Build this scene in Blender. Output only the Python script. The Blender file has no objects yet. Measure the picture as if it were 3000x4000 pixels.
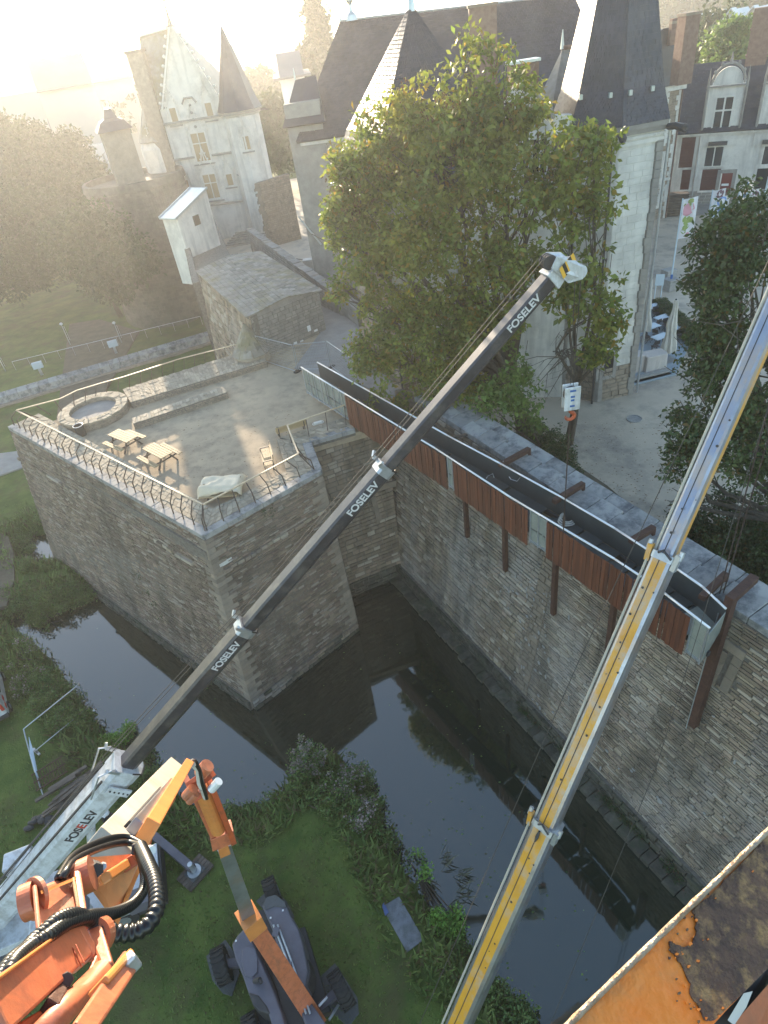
import bpy, math, random
import numpy as np
from mathutils import Vector, Matrix, noise
random.seed(7); np.random.seed(7)
C = bpy.data.collections.new("scene"); bpy.context.scene.collection.children.link(C)
S = bpy.context.scene
PI = math.pi; R = math.radians
# ------------------------------------------------------------------ camera
FOC = 2500.0; CX, CY = 1500.0, 2000.0; CAMH = 29.0
_d = np.array([2017-CX, -(5228-CY), -FOC]); _up = -_d/np.linalg.norm(_d)
_f = np.array([0, 0, -1.0]); _f = _f-(_f@_up)*_up; _f /= np.linalg.norm(_f)
RM = np.array([np.cross(_f, _up), _f, _up])
cam = bpy.data.objects.new("camera", bpy.data.cameras.new("camera")); C.objects.link(cam)
cam.matrix_world = Matrix.Translation((0, 0, CAMH)) @ Matrix(RM.tolist()).to_4x4()
cam.data.sensor_fit = 'VERTICAL'; cam.data.sensor_height = 24; cam.data.lens = 24*FOC/4000
cam.data.clip_start = 0.05; cam.data.clip_end = 20000
S.camera = cam
# ------------------------------------------------------------------ light
SUN_EL, SUN_AZ = 9.6, 104.7
sd = Vector((math.cos(R(SUN_AZ))*math.cos(R(SUN_EL)), math.sin(R(SUN_AZ))*math.cos(R(SUN_EL)), math.sin(R(SUN_EL))))
sl = bpy.data.lights.new("sun", 'SUN'); sl.energy = 4.2; sl.angle = R(0.5); sl.color = (1.0, 0.82, 0.60)
so = bpy.data.objects.new("sun", sl); C.objects.link(so)
so.rotation_euler = sd.to_track_quat('Z', 'Y').to_euler(); so.location = (0, 0, 80)
W = bpy.data.worlds.new("World"); S.world = W; W.use_nodes = True
nt = W.node_tree; bg = nt.nodes["Background"]; sk = nt.nodes.new("ShaderNodeTexSky"); sk.sky_type = 'NISHITA'
sk.sun_disc = False; sk.sun_elevation = R(SUN_EL); sk.sun_rotation = R(90-SUN_AZ)
sk.air_density = 1.0; sk.dust_density = 0.6; sk.ozone_density = 1.0
nt.links.new(sk.outputs[0], bg.inputs[0]); bg.inputs[1].default_value = 0.15
S.view_settings.view_transform = 'Standard'; S.view_settings.look = 'None'
S.view_settings.exposure = 2.0; S.view_settings.gamma = 1
S.cycles.max_bounces = 6; S.cycles.diffuse_bounces = 3; S.cycles.glossy_bounces = 3; S.cycles.transmission_bounces = 4
S.cycles.volume_bounces = 1; S.cycles.transparent_max_bounces = 6
S.cycles.caustics_reflective = False; S.cycles.caustics_refractive = False
# ------------------------------------------------------------------ pixel helpers: turn a photo pixel into a real 3D point
def ray(x, y): return RM@np.array([x-CX, -(y-CY), -FOC])
def P(x, y, z):
    r = ray(x, y); t = (z-CAMH)/r[2]; return Vector((r[0]*t, r[1]*t, z))
def D(x, y, d):            # point at depth d along the lens axis
    r = ray(x, y)/FOC*d; return Vector((r[0], r[1], CAMH+r[2]))
def H(q, x, y):            # height of the pixel on the vertical through q
    r = ray(x, y); k = math.hypot(q[0], q[1])/math.hypot(r[0], r[1]); return CAMH+r[2]*k
def PV(x, y, a, b):        # point on the vertical plane through a and b
    r = ray(x, y); n = (-(b[1]-a[1]), b[0]-a[0]); t = (n[0]*a[0]+n[1]*a[1])/(n[0]*r[0]+n[1]*r[1])
    return Vector((r[0]*t, r[1]*t, CAMH+r[2]*t))
def proj(w):
    v = RM.T@(np.array(w, float)-[0, 0, CAMH]); k = -FOC/v[2]; return (CX+v[0]*k, CY-v[1]*k)
V = Vector
def vz(p, z): return Vector((p[0], p[1], z))
def lerp(a, b, t): return a+(b-a)*t
# ------------------------------------------------------------------ materials
def _n(t, k, **kw):
    n = t.nodes.new(k)
    for a, b in kw.items(): setattr(n, a, b)
    return n
def rgb(c): return (c[0], c[1], c[2], 1)
MATS = {}
def mat(name, col, col2=None, sc=3.0, rough=.8, metal=0.0, bump=0.0, bs=25.0, isl=0.0, hue=0.0, obj=0.0, st=(1, 1, 1), dirt=None, dsc=.6, damt=.5,
        trans=0.0, coat=0.0, spec=.5, emit=None, detail=6, thr=(.35, .65), third=None, streak=None):
    m = bpy.data.materials.new(name); MATS[name] = m; m.use_nodes = True; t = m.node_tree; L = t.links.new
    b = t.nodes["Principled BSDF"]; b.inputs['Roughness'].default_value = rough; b.inputs['Metallic'].default_value = metal
    b.inputs['Specular IOR Level'].default_value = spec
    if coat: b.inputs['Coat Weight'].default_value = coat
    tc = _n(t, "ShaderNodeTexCoord"); mp = _n(t, "ShaderNodeMapping"); mp.inputs['Scale'].default_value = st; L(tc.outputs['Object'], mp.inputs[0])
    cur = None
    if col2 is not None:
        nz = _n(t, "ShaderNodeTexNoise"); nz.inputs['Scale'].default_value = sc; nz.inputs['Detail'].default_value = detail; nz.inputs['Roughness'].default_value = .62
        L(mp.outputs[0], nz.inputs[0]); cr = _n(t, "ShaderNodeValToRGB"); cr.color_ramp.elements[0].position = thr[0]; cr.color_ramp.elements[1].position = thr[1]
        cr.color_ramp.elements[0].color = rgb(col); cr.color_ramp.elements[1].color = rgb(col2); L(nz.outputs[0], cr.inputs[0]); cur = cr.outputs[0]
    else:
        v = _n(t, "ShaderNodeRGB"); v.outputs[0].default_value = rgb(col); cur = v.outputs[0]
    geo = _n(t, "ShaderNodeNewGeometry")
    if isl or hue:
        hs = _n(t, "ShaderNodeHueSaturation"); mr = _n(t, "ShaderNodeMapRange"); mr.inputs[3].default_value = 1-isl; mr.inputs[4].default_value = 1+isl
        L(geo.outputs['Random Per Island'], mr.inputs[0]); L(mr.outputs[0], hs.inputs['Value']); L(cur, hs.inputs['Color'])
        if hue:
            wn = _n(t, "ShaderNodeTexWhiteNoise", noise_dimensions='1D'); L(geo.outputs['Random Per Island'], wn.inputs['W'])
            m2 = _n(t, "ShaderNodeMapRange"); m2.inputs[3].default_value = .5-hue; m2.inputs[4].default_value = .5+hue; L(wn.outputs[0], m2.inputs[0]); L(m2.outputs[0], hs.inputs['Hue'])
        cur = hs.outputs[0]
    if third is not None:      # (colour, fraction) : some islands take a third colour
        wn = _n(t, "ShaderNodeTexWhiteNoise", noise_dimensions='1D'); ad = _n(t, "ShaderNodeMath", operation='MULTIPLY'); ad.inputs[1].default_value = 37.7
        L(geo.outputs['Random Per Island'], ad.inputs[0]); L(ad.outputs[0], wn.inputs['W'])
        gt = _n(t, "ShaderNodeMath", operation='LESS_THAN'); gt.inputs[1].default_value = third[1]; L(wn.outputs[0], gt.inputs[0])
        mx = _n(t, "ShaderNodeMix", data_type='RGBA'); L(gt.outputs[0], mx.inputs[0]); L(cur, mx.inputs[6]); mx.inputs[7].default_value = rgb(third[0]); cur = mx.outputs[2]
    if obj:
        oi = _n(t, "ShaderNodeObjectInfo"); hs = _n(t, "ShaderNodeHueSaturation"); mr = _n(t, "ShaderNodeMapRange"); mr.inputs[3].default_value = 1-obj; mr.inputs[4].default_value = 1+obj
        L(oi.outputs['Random'], mr.inputs[0]); L(mr.outputs[0], hs.inputs['Value']); L(cur, hs.inputs['Color']); cur = hs.outputs[0]
    if dirt is not None:
        nz = _n(t, "ShaderNodeTexNoise"); nz.inputs['Scale'].default_value = dsc; nz.inputs['Detail'].default_value = 8; nz.inputs['Roughness'].default_value = .7
        L(mp.outputs[0], nz.inputs[0]); cr = _n(t, "ShaderNodeValToRGB"); cr.color_ramp.elements[0].position = .48; cr.color_ramp.elements[1].position = .66
        cr.color_ramp.elements[0].color = (0, 0, 0, 1); cr.color_ramp.elements[1].color = (damt, damt, damt, 1); L(nz.outputs[0], cr.inputs[0])
        mx = _n(t, "ShaderNodeMix", data_type='RGBA'); L(cr.outputs[0], mx.inputs[0]); L(cur, mx.inputs[6]); mx.inputs[7].default_value = rgb(dirt); cur = mx.outputs[2]
    if streak is not None:     # (colour, scale, amount): run-down stains, stretched vertically
        m3 = _n(t, "ShaderNodeMapping"); m3.inputs['Scale'].default_value = (1, 1, .13); L(tc.outputs['Object'], m3.inputs[0])
        nz = _n(t, "ShaderNodeTexNoise"); nz.inputs['Scale'].default_value = streak[1]; nz.inputs['Detail'].default_value = 9; nz.inputs['Roughness'].default_value = .65; L(m3.outputs[0], nz.inputs[0])
        cr = _n(t, "ShaderNodeValToRGB"); cr.color_ramp.elements[0].position = .50; cr.color_ramp.elements[1].position = .64; cr.color_ramp.elements[0].color = (0, 0, 0, 1); cr.color_ramp.elements[1].color = (streak[2],)*3+(1,); L(nz.outputs[0], cr.inputs[0])
        mx = _n(t, "ShaderNodeMix", data_type='RGBA'); L(cr.outputs[0], mx.inputs[0]); L(cur, mx.inputs[6]); mx.inputs[7].default_value = rgb(streak[0]); cur = mx.outputs[2]
    L(cur, b.inputs['Base Color'])
    if bump:
        nz = _n(t, "ShaderNodeTexNoise"); nz.inputs['Scale'].default_value = bs; nz.inputs['Detail'].default_value = 5; L(mp.outputs[0], nz.inputs[0])
        bp = _n(t, "ShaderNodeBump"); bp.inputs['Strength'].default_value = bump; bp.inputs['Distance'].default_value = .05; L(nz.outputs[0], bp.inputs['Height']); L(bp.outputs[0], b.inputs['Normal'])
    if trans:
        tr = _n(t, "ShaderNodeBsdfTranslucent"); L(cur, tr.inputs[0]); ms = _n(t, "ShaderNodeMixShader"); ms.inputs[0].default_value = trans
        L(b.outputs[0], ms.inputs[1]); L(tr.outputs[0], ms.inputs[2]); L(ms.outputs[0], t.nodes["Material Output"].inputs[0])
    return m
M = MATS
mat('schist', (.165, .120, .088), (.27, .205, .15), sc=1.2, rough=.9, bump=.5, bs=18, isl=.32, hue=.018, third=((.34, .29, .235), .13), dirt=(.26, .225, .18), dsc=.28, damt=.45, streak=((.055, .05, .038), .55, .6))
mat('rampart_stone', (.185, .140, .10), (.32, .25, .18), sc=.8, rough=.9, bump=.5, bs=14, isl=.3, hue=.012, third=((.40, .335, .26), .16), dirt=(.36, .34, .32), dsc=.24, damt=.55, st=(1, 1, .45), streak=((.07, .066, .052), .6, .6))
mat('quoin', (.28, .225, .17), (.215, .18, .145), sc=2, rough=.9, bump=.4, bs=12, isl=.1, obj=.22, dirt=(.14, .12, .09), dsc=1.3, damt=.5)
mat('mortar', (.12, .105, .09), (.2, .18, .155), sc=6, rough=1, bump=.5)
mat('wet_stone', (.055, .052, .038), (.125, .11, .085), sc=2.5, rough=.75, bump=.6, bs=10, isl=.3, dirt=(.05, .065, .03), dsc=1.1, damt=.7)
mat('coping', (.36, .35, .33), (.27, .27, .27), sc=2.2, rough=.85, bump=.3, bs=15, obj=.15, isl=.08, dirt=(.075, .078, .085), dsc=1.1, damt=.85)
mat('coping_warm', (.36, .33, .28), (.27, .25, .22), sc=2.2, rough=.85, bump=.3, bs=15, obj=.12, isl=.15, dirt=(.15, .14, .11), dsc=1.1, damt=.6)
mat('paving', (.42, .355, .265), (.30, .26, .20), sc=2.0, rough=.9, bump=.3, bs=10, isl=.22, dirt=(.2, .17, .12), dsc=.9, damt=.4)
mat('sand_floor', (.46, .365, .25), (.37, .295, .21), sc=.8, rough=.95, bump=.25, bs=30, dirt=(.22, .185, .14), dsc=.9, damt=.75)
mat('court_gravel', (.52, .44, .34), (.42, .355, .28), sc=.35, rough=.95, bump=.4, bs=9, dirt=(.24, .215, .185), dsc=.45, damt=.8, detail=12)
mat('path_stone', (.33, .31, .285), (.27, .255, .24), sc=1.2, rough=.85, bump=.2, bs=20, dirt=(.2, .18, .16), dsc=.4, damt=.4)
mat('grass', (.055, .095, .020), (.125, .165, .038), sc=.55, rough=.95, bump=.7, bs=14, dirt=(.085, .075, .035), dsc=.35, damt=.75, detail=12, spec=.2)
mat('soil', (.09, .075, .05), (.14, .115, .08), sc=1, rough=1, bump=.6, bs=10)
mat('tufa', (.70, .67, .61), (.60, .575, .53), sc=.9, rough=.85, bump=.12, bs=6, isl=.05, dirt=(.36, .34, .31), dsc=.5, damt=.55, streak=((.33, .32, .30), .8, .55))
mat('granite', (.22, .205, .19), (.30, .28, .25), sc=1.5, rough=.85, bump=.2, isl=.15)
mat('rubble', (.30, .24, .18), (.22, .18, .145), sc=2.5, rough=.95, bump=.5, bs=8, isl=.2, dirt=(.4, .33, .24), dsc=2, damt=.5)
mat('slate', (.018, .018, .027), (.036, .035, .050), sc=.6, rough=.42, isl=.28, spec=.6, dirt=(.10, .09, .075), dsc=.5, damt=.35)
mat('slab_roof', (.19, .175, .15), (.27, .255, .225), sc=1.4, rough=.9, bump=.3, isl=.25, dirt=(.20, .175, .07), dsc=.5, damt=.7)
mat('zinc', (.42, .47, .49), (.52, .56, .57), sc=2, rough=.35, metal=.6, isl=.05)
mat('brick', (.15, .085, .062), (.20, .13, .10), sc=3, rough=.9, isl=.2)
mat('glass', (.02, .022, .028), rough=.08, spec=.9)
mat('dark', (.012, .011, .010), rough=.9)
mat('brown_paint', (.10, .03, .022), (.075, .024, .02), sc=4, rough=.6)
mat('red_door', (.16, .018, .014), rough=.5)
mat('white_joinery', (.62, .60, .55), rough=.6)
mat('tan_joinery', (.34, .24, .13), rough=.6)
mat('corten', (.095, .030, .016), (.16, .052, .023), sc=1.5, rough=.75, bump=.25, bs=30, st=(6, 6, .5), isl=.12, obj=.22, dirt=(.055, .025, .02), dsc=2.2, damt=.5, metal=.1)
mat('rusty_beam', (.06, .028, .022), (.10, .05, .035), sc=4, rough=.7, bump=.3, metal=.2)
mat('steel_rail', (.80, .81, .84), rough=.35, metal=.35)
mat('board_grey', (.19, .20, .22), (.14, .15, .17), sc=4, rough=.85, bump=.2, dirt=(.08, .09, .07), dsc=2, damt=.6)
mat('galv', (.42, .44, .47), (.52, .54, .56), sc=6, rough=.4, metal=.7)
mat('rail_sunlit_tan', (.56, .44, .29), (.44, .34, .22), sc=8, rough=.5)  # sunlit tan of the handrail put into its colour, paler than the balusters
mat('baluster_paint', (.10, .065, .045), (.065, .045, .035), sc=8, rough=.6)
mat('deck_black', (.045, .052, .054), (.062, .07, .072), sc=1.4, rough=.32, bump=.05, dirt=(.07, .075, .07), dsc=1.2, damt=.3)
mat('pale_glass', (.22, .24, .22), (.28, .30, .27), sc=3, rough=.25)
mat('timber', (.42, .31, .17), (.33, .235, .125), sc=2, rough=.7, bump=.2, st=(1, 8, 8), isl=.15, obj=.15)
mat('old_timber', (.085, .065, .05), (.15, .12, .10), sc=2, rough=.85, bump=.3, isl=.25, obj=.3)
mat('tarp', (.72, .61, .44), (.62, .52, .38), sc=2, rough=.5, bump=.2, bs=5)
mat('cover', (.50, .45, .42), (.44, .40, .37), sc=2, rough=.7, bump=.15)
mat('orange', (.56, .17, .082), (.50, .145, .062), sc=3, rough=.42, bump=.06, bs=40, coat=.2, dirt=(.30, .09, .05), dsc=5.5, damt=.7, streak=((.22, .10, .06), 6.0, .45))
mat('orange_dark', (.52, .10, .03), (.40, .08, .03), sc=3, rough=.5, dirt=(.12, .05, .03), dsc=2.5, damt=.6)
mat('orange_amber', (.70, .26, .07), (.62, .22, .06), sc=2, rough=.4, coat=.2, dirt=(.45, .17, .06), dsc=2.5, damt=.5)
mat('cream', (.50, .46, .385), (.42, .39, .32), sc=2, rough=.5, dirt=(.28, .25, .21), dsc=1.4, damt=.6)
mat('hose', (.012, .012, .013), rough=.32)
mat('machine_grey', (.105, .10, .125), (.13, .123, .15), sc=1.5, rough=.5, bump=.02, dirt=(.075, .07, .085), dsc=1.1, damt=.6)
mat('machine_dark', (.035, .033, .036), (.05, .048, .05), sc=4, rough=.6)
mat('mat_pad', (.085, .088, .095), (.12, .125, .13), sc=3, rough=.9, bump=.3, dirt=(.04, .045, .03), dsc=3, damt=.6)
mat('tyre', (.020, .020, .021), (.035, .034, .033), sc=5, rough=.85, bump=.2)
mat('crane_white', (.66, .68, .70), (.58, .60, .63), sc=1.2, rough=.4, coat=.2, dirt=(.30, .29, .27), dsc=3.0, damt=.6, streak=((.28, .26, .23), 3.0, .4))
mat('crane_black', (.022, .022, .028), (.042, .042, .052), sc=1.4, rough=.30, spec=.6, dirt=(.11, .10, .09), dsc=2.2, damt=.7, st=(1, 1, 1))
mat('crane_yellow', (.72, .36, .03), (.62, .29, .03), sc=1.2, rough=.35, coat=.3, dirt=(.42, .40, .38), dsc=1.4, damt=.6)
mat('bare_steel', (.44, .45, .49), (.30, .30, .33), sc=1.5, rough=.28, metal=.75, dirt=(.5, .32, .2), dsc=1.2, damt=.45)
mat('hazard_yellow', (.75, .42, .04), rough=.5)
mat('black_paint', (.015, .015, .016), rough=.5)
mat('white_paint', (.75, .75, .75), rough=.5)
mat('letter_white', (.60, .60, .60), rough=.6)
mat('letter_black', (.03, .03, .035), rough=.6)
mat('letter_red', (.50, .05, .03), rough=.6)
mat('blue_paint', (.04, .12, .35), rough=.4)
mat('rope', (.05, .045, .04), rough=.8)
mat('chain', (.07, .05, .045), rough=.6, metal=.4)
mat('pole_blue', (.50, .58, .64), rough=.5)
mat('terrace_blue', (.26, .32, .37), (.22, .27, .31), sc=2, rough=.8)
mat('granite_block', (.34, .33, .31), (.27, .26, .25), sc=6, rough=.9, isl=.1)
mat('canvas', (.60, .57, .51), (.50, .47, .42), sc=3, rough=.8, bump=.3, bs=8)
mat('bark', (.075, .062, .048), (.12, .10, .08), sc=4, rough=.95, bump=.6, st=(3, 3, .6))
mat('leaf_ash', (.115, .175, .028), (.24, .27, .045), sc=.5, rough=.5, isl=.4, hue=.014, third=((.30, .21, .03), .08), trans=.45, dirt=(.32, .25, .035), dsc=.24, damt=.36)
mat('leaf_seed', (.11, .055, .022), (.16, .085, .035), sc=2, rough=.8, isl=.3, trans=.2)
mat('leaf_dark', (.036, .070, .018), (.075, .11, .028), sc=.6, rough=.5, isl=.35, hue=.012, third=((.13, .085, .022), .05), trans=.25)
mat('leaf_bright', (.085, .16, .03), (.16, .23, .045), sc=.8, rough=.5, isl=.3, hue=.01, trans=.35)
mat('leaf_shrub', (.085, .155, .036), (.17, .24, .065), sc=.9, rough=.6, isl=.35, hue=.012, third=((.11, .10, .045), .10), trans=.25)
mat('leaf_lime', (.17, .34, .05), (.26, .44, .08), sc=1.5, rough=.55, isl=.25, trans=.3)
mat('leaf_far', (.028, .055, .016), (.055, .085, .026), sc=.3, rough=.7, isl=.2, trans=.25)
mat('ivy', (.035, .065, .018), (.06, .09, .03), sc=1.5, rough=.6, isl=.3, third=((.14, .05, .03), .08), trans=.2)
mat('blade', (.085, .15, .030), (.18, .23, .06), sc=.7, rough=.7, isl=.35, third=((.14, .12, .05), .16), trans=.3)
mat('flower', (.40, .33, .30), (.30, .24, .22), sc=2, rough=.8, isl=.25)
mat('reed', (.20, .21, .15), (.28, .28, .2), sc=2, rough=.8, isl=.2)
mat('city_wall', (.42, .41, .39), (.34, .33, .32), sc=.05, rough=.9, obj=.25)
mat('city_roof', (.12, .12, .13), (.18, .17, .17), sc=.1, rough=.7, obj=.3)
mat('city_white', (.62, .63, .64), rough=.8)
mat('shed_metal', (.5, .5, .5), (.42, .43, .44), sc=.5, rough=.3, metal=.5)
mat('stain_white', (.34, .33, .32), (.25, .245, .235), sc=2, rough=.9)
mat('cloth_dark', (.02, .022, .03), rough=.9)
mat('hivis', (.55, .16, .02), rough=.8)
mat('skin', (.42, .25, .17), rough=.6)
mat('sign_blue', (.08, .12, .28), rough=.5)
def water_mat():
    m = bpy.data.materials.new('water'); M['water'] = m; m.use_nodes = True; t = m.node_tree; b = t.nodes["Principled BSDF"]
    b.inputs['Base Color'].default_value = (.012, .020, .013, 1); b.inputs['Roughness'].default_value = .035; b.inputs['IOR'].default_value = 1.6
    b.inputs['Specular IOR Level'].default_value = 1.0
    tc = _n(t, "ShaderNodeTexCoord"); nz = _n(t, "ShaderNodeTexNoise"); nz.inputs['Scale'].default_value = 1.6; nz.inputs['Detail'].default_value = 4
    t.links.new(tc.outputs['Object'], nz.inputs[0]); bp = _n(t, "ShaderNodeBump"); bp.inputs['Strength'].default_value = .05; bp.inputs['Distance'].default_value = .02
    t.links.new(nz.outputs[0], bp.inputs['Height']); t.links.new(bp.outputs[0], b.inputs['Normal'])
water_mat()
# ------------------------------------------------------------------ mesh builder
class MB:
    def __init__(s): s.v = []; s.f = []; s.mi = []; s.cur = 0
    def add(s, vs, fs, mi=None):
        o = len(s.v); s.v += [tuple(p) for p in vs]; s.f += [tuple(i+o for i in f) for f in fs]; s.mi += [s.cur if mi is None else mi]*len(fs); return s
    def hexa(s, p, mi=None):    # 8 points: bottom 4 ccw, top 4 ccw
        return s.add(p, [(0, 3, 2, 1), (4, 5, 6, 7), (0, 1, 5, 4), (1, 2, 6, 5), (2, 3, 7, 6), (3, 0, 4, 7)], mi)
    def box(s, c, d, rz=0, mi=None):   # centre, full sizes
        ca, sa = math.cos(rz), math.sin(rz); x, y, z = d[0]/2, d[1]/2, d[2]/2
        pts = [(c[0]+a*x*ca-b*y*sa, c[1]+a*x*sa+b*y*ca, c[2]+e*z) for e in (-1, 1) for a, b in ((-1, -1), (1, -1), (1, 1), (-1, 1))]
        return s.hexa(pts, mi)
    def beam(s, a, b, w, h, up=(0, 0, 1), w2=None, h2=None, mi=None):   # box from a to b
        a, b = V(a), V(b); d = (b-a).normalized(); u = V(up)
        x = d.cross(u)
        if x.length < 1e-4: x = d.cross(V((1, 0, 0)))
        x.normalize(); u = x.cross(d).normalized(); w2 = w if w2 is None else w2; h2 = h if h2 is None else h2
        q = [a-x*w/2-u*h/2, a+x*w/2-u*h/2, b+x*w2/2-u*h2/2, b-x*w2/2-u*h2/2, a-x*w/2+u*h/2, a+x*w/2+u*h/2, b+x*w2/2+u*h2/2, b-x*w2/2+u*h2/2]
        return s.hexa(q, mi)
    def prism(s, poly, z0, z1, mi=None, top=None):
        n = len(poly); b = [(p[0], p[1], z0) for p in poly]; t = [(p[0], p[1], z1) for p in (top or poly)]
        return s.add(b+t, [tuple(range(n-1, -1, -1)), tuple(range(n, 2*n))]+[(i, (i+1) % n, (i+1) % n+n, i+n) for i in range(n)], mi)
    def poly(s, pts, mi=None): return s.add(pts, [tuple(range(len(pts)))], mi)
    def slab(s, pts, off, mi=None):   # planar polygon thickened by vector off
        n = len(pts); off = V(off); t = [V(p)+off for p in pts]
        return s.add(list(pts)+t, [tuple(range(n-1, -1, -1)), tuple(range(n, 2*n))]+[(i, (i+1) % n, (i+1) % n+n, i+n) for i in range(n)], mi)
    def rings(s, rs, cap=True, mi=None):
        n = len(rs[0]); vs = [p for r in rs for p in r]; fs = []
        for k in range(len(rs)-1):
            for i in range(n): fs.append((k*n+i, k*n+(i+1) % n, (k+1)*n+(i+1) % n, (k+1)*n+i))
        if cap: fs += [tuple(range(n-1, -1, -1)), tuple(range((len(rs)-1)*n, len(rs)*n))]
        return s.add(vs, fs, mi)
    def tube(s, pts, r, n=8, cap=True, mi=None):
        pts = [V(p) for p in pts]; rr = r if isinstance(r, (list, tuple)) else [r]*len(pts); rings = []; u = None
        for i, p in enumerate(pts):
            d = (pts[min(i+1, len(pts)-1)]-pts[max(i-1, 0)])
            if d.length < 1e-6: d = V((0, 0, 1))
            d.normalize()
            if u is None: u = d.orthogonal().normalized()
            u = (u-d*u.dot(d)); u = u.normalized() if u.length > 1e-6 else d.orthogonal().normalized(); w = d.cross(u)
            rings.append([p+(u*math.cos(2*PI*k/n)+w*math.sin(2*PI*k/n))*rr[i] for k in range(n)])
        return s.rings(rings, cap, mi)
    def cyl(s, a, b, r, r2=None, n=16, mi=None): return s.tube([a, b], [r, r if r2 is None else r2], n, True, mi)
    def lathe(s, c, prof, n=16, mi=None):   # prof: (r,z)
        return s.rings([[(c[0]+r*math.cos(2*PI*k/n), c[1]+r*math.sin(2*PI*k/n), c[2]+z) for k in range(n)] for r, z in prof], True, mi)
    def ball(s, c, r, n=8, mi=None):
        pr = [(r[0]*math.sin(PI*k/n), -r[2]*math.cos(PI*k/n)) for k in range(n+1)]
        k0 = r[1]/r[0]; nn = 2*n
        return s.rings([[(c[0]+max(a, .001)*math.cos(2*PI*k/nn), c[1]+max(a, .001)*k0*math.sin(2*PI*k/nn), c[2]+z) for k in range(nn)] for a, z in pr], True, mi)
def _mesh(name, mb, origin, mats, smooth):
    me = bpy.data.meshes.new(name); o = V(origin)
    me.from_pydata([(p[0]-o[0], p[1]-o[1], p[2]-o[2]) for p in mb.v], [], mb.f)
    for m in mats: me.materials.append(m)
    if len(mats) > 1: me.polygons.foreach_set('material_index', mb.mi)
    if smooth: me.polygons.foreach_set('use_smooth', [True]*len(me.polygons))
    me.update(); return me
def setp(o, **k):
    for a, b in k.items():
        if b is not None: o[a] = b
def wloc(o):
    l = V(o.location)
    while o.parent: o = o.parent; l += V(o.location)
    return l
def build(name, mb, m, parent=None, smooth=False, label=None, cat=None, group=None, kind=None, origin=None, bev=0):
    mats = [M[x] if isinstance(x, str) else x for x in (m if isinstance(m, (list, tuple)) else [m])]
    if origin is None:
        if parent is None and mb.v:
            a = np.array(mb.v); lo, hi = a.min(0), a.max(0); origin = V(((lo[0]+hi[0])/2, (lo[1]+hi[1])/2, lo[2]))
        else: origin = V((0, 0, 0)) if not parent else wloc(parent)
    if kind == 'structure': origin = V((0, 0, 0))
    me = _mesh(name, mb, origin, mats, smooth); o = bpy.data.objects.new(name, me); C.objects.link(o)
    if parent: o.parent = parent; o.location = V(origin)-wloc(parent)
    else: o.location = origin
    setp(o, label=label, category=cat, group=group, kind=kind)
    if bev:
        b = o.modifiers.new("bevel", 'BEVEL'); b.width = bev; b.segments = 2; b.limit_method = 'ANGLE'
    return o
def thing(name, label, cat, loc=(0, 0, 0), rz=0, group=None):
    o = bpy.data.objects.new(name, None); C.objects.link(o); o.location = loc; o.rotation_euler = (0, 0, rz); o.empty_display_size = .3
    setp(o, label=label, category=cat, group=group); return o
def kids(o): return [c for c in C.objects if c.parent == o]
def dup(root, loc, rz=0, label=None, group=None, sc=None):
    def rec(o, par):
        c = o.copy(); C.objects.link(c); c.parent = par
        for k in list(o.children): rec(k, c)
        return c
    r = rec(root, None); r.location = loc; r.rotation_euler = (0, 0, rz)
    if sc: r.scale = (sc,)*3 if not isinstance(sc, tuple) else sc
    if label: r['label'] = label
    if group: r['group'] = group
    return r
def fastmesh(name, v, f4, mats, origin=(0, 0, 0)):   # v (n,3), f4 (m,4) or (m,3)
    me = bpy.data.meshes.new(name); n, m, k = len(v), len(f4), f4.shape[1]
    v = np.asarray(v, np.float32)-np.array(origin, np.float32)
    me.vertices.add(n); me.vertices.foreach_set('co', v.ravel())
    me.loops.add(m*k); me.loops.foreach_set('vertex_index', np.asarray(f4, np.int32).ravel())
    me.polygons.add(m); me.polygons.foreach_set('loop_start', np.arange(0, m*k, k, dtype=np.int32))
    for x in mats: me.materials.append(M[x])
    me.update(calc_edges=True); me.validate(); return me
def link(name, me, parent=None, loc=(0, 0, 0), **k):
    o = bpy.data.objects.new(name, me); C.objects.link(o)
    if parent: o.parent = parent; o.location = V(loc)-wloc(parent)
    else: o.location = loc
    setp(o, **{('category' if a == 'cat' else a): b for a, b in k.items()}); return o
# ------------------------------------------------------------------ foliage: many leaf faces clustered into twigs
def leaves(centers, rads, per, size, droop=.0, aspect=1.9, rng=None):
    rng = rng or np.random; n = len(centers)*per
    c = np.repeat(np.asarray(centers, float), per, 0); rr = np.repeat(np.asarray(rads, float), per)
    d = rng.normal(size=(n, 3)); d /= np.linalg.norm(d, axis=1)[:, None]; rad = rng.random(n)**.5
    p = c+d*(rr*rad)[:, None]*np.array([1, 1, .75])
    a = rng.normal(size=(n, 3)); a[:, 2] -= droop; a += d*.8; a /= np.linalg.norm(a, axis=1)[:, None]
    b = rng.normal(size=(n, 3)); b = np.cross(a, b); b /= np.linalg.norm(b, axis=1)[:, None]
    s = size*(.6+.8*rng.random(n)); L = (a*s[:, None]); Wd = b*(s/aspect/2)[:, None]
    nn = np.cross(a, b)*(s*.12)[:, None]
    v = np.stack([p, p+L*.5+Wd+nn, p+L, p+L*.5-Wd+nn], 1).reshape(-1, 3)
    f = np.arange(n*4).reshape(-1, 4); return v, f
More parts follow.
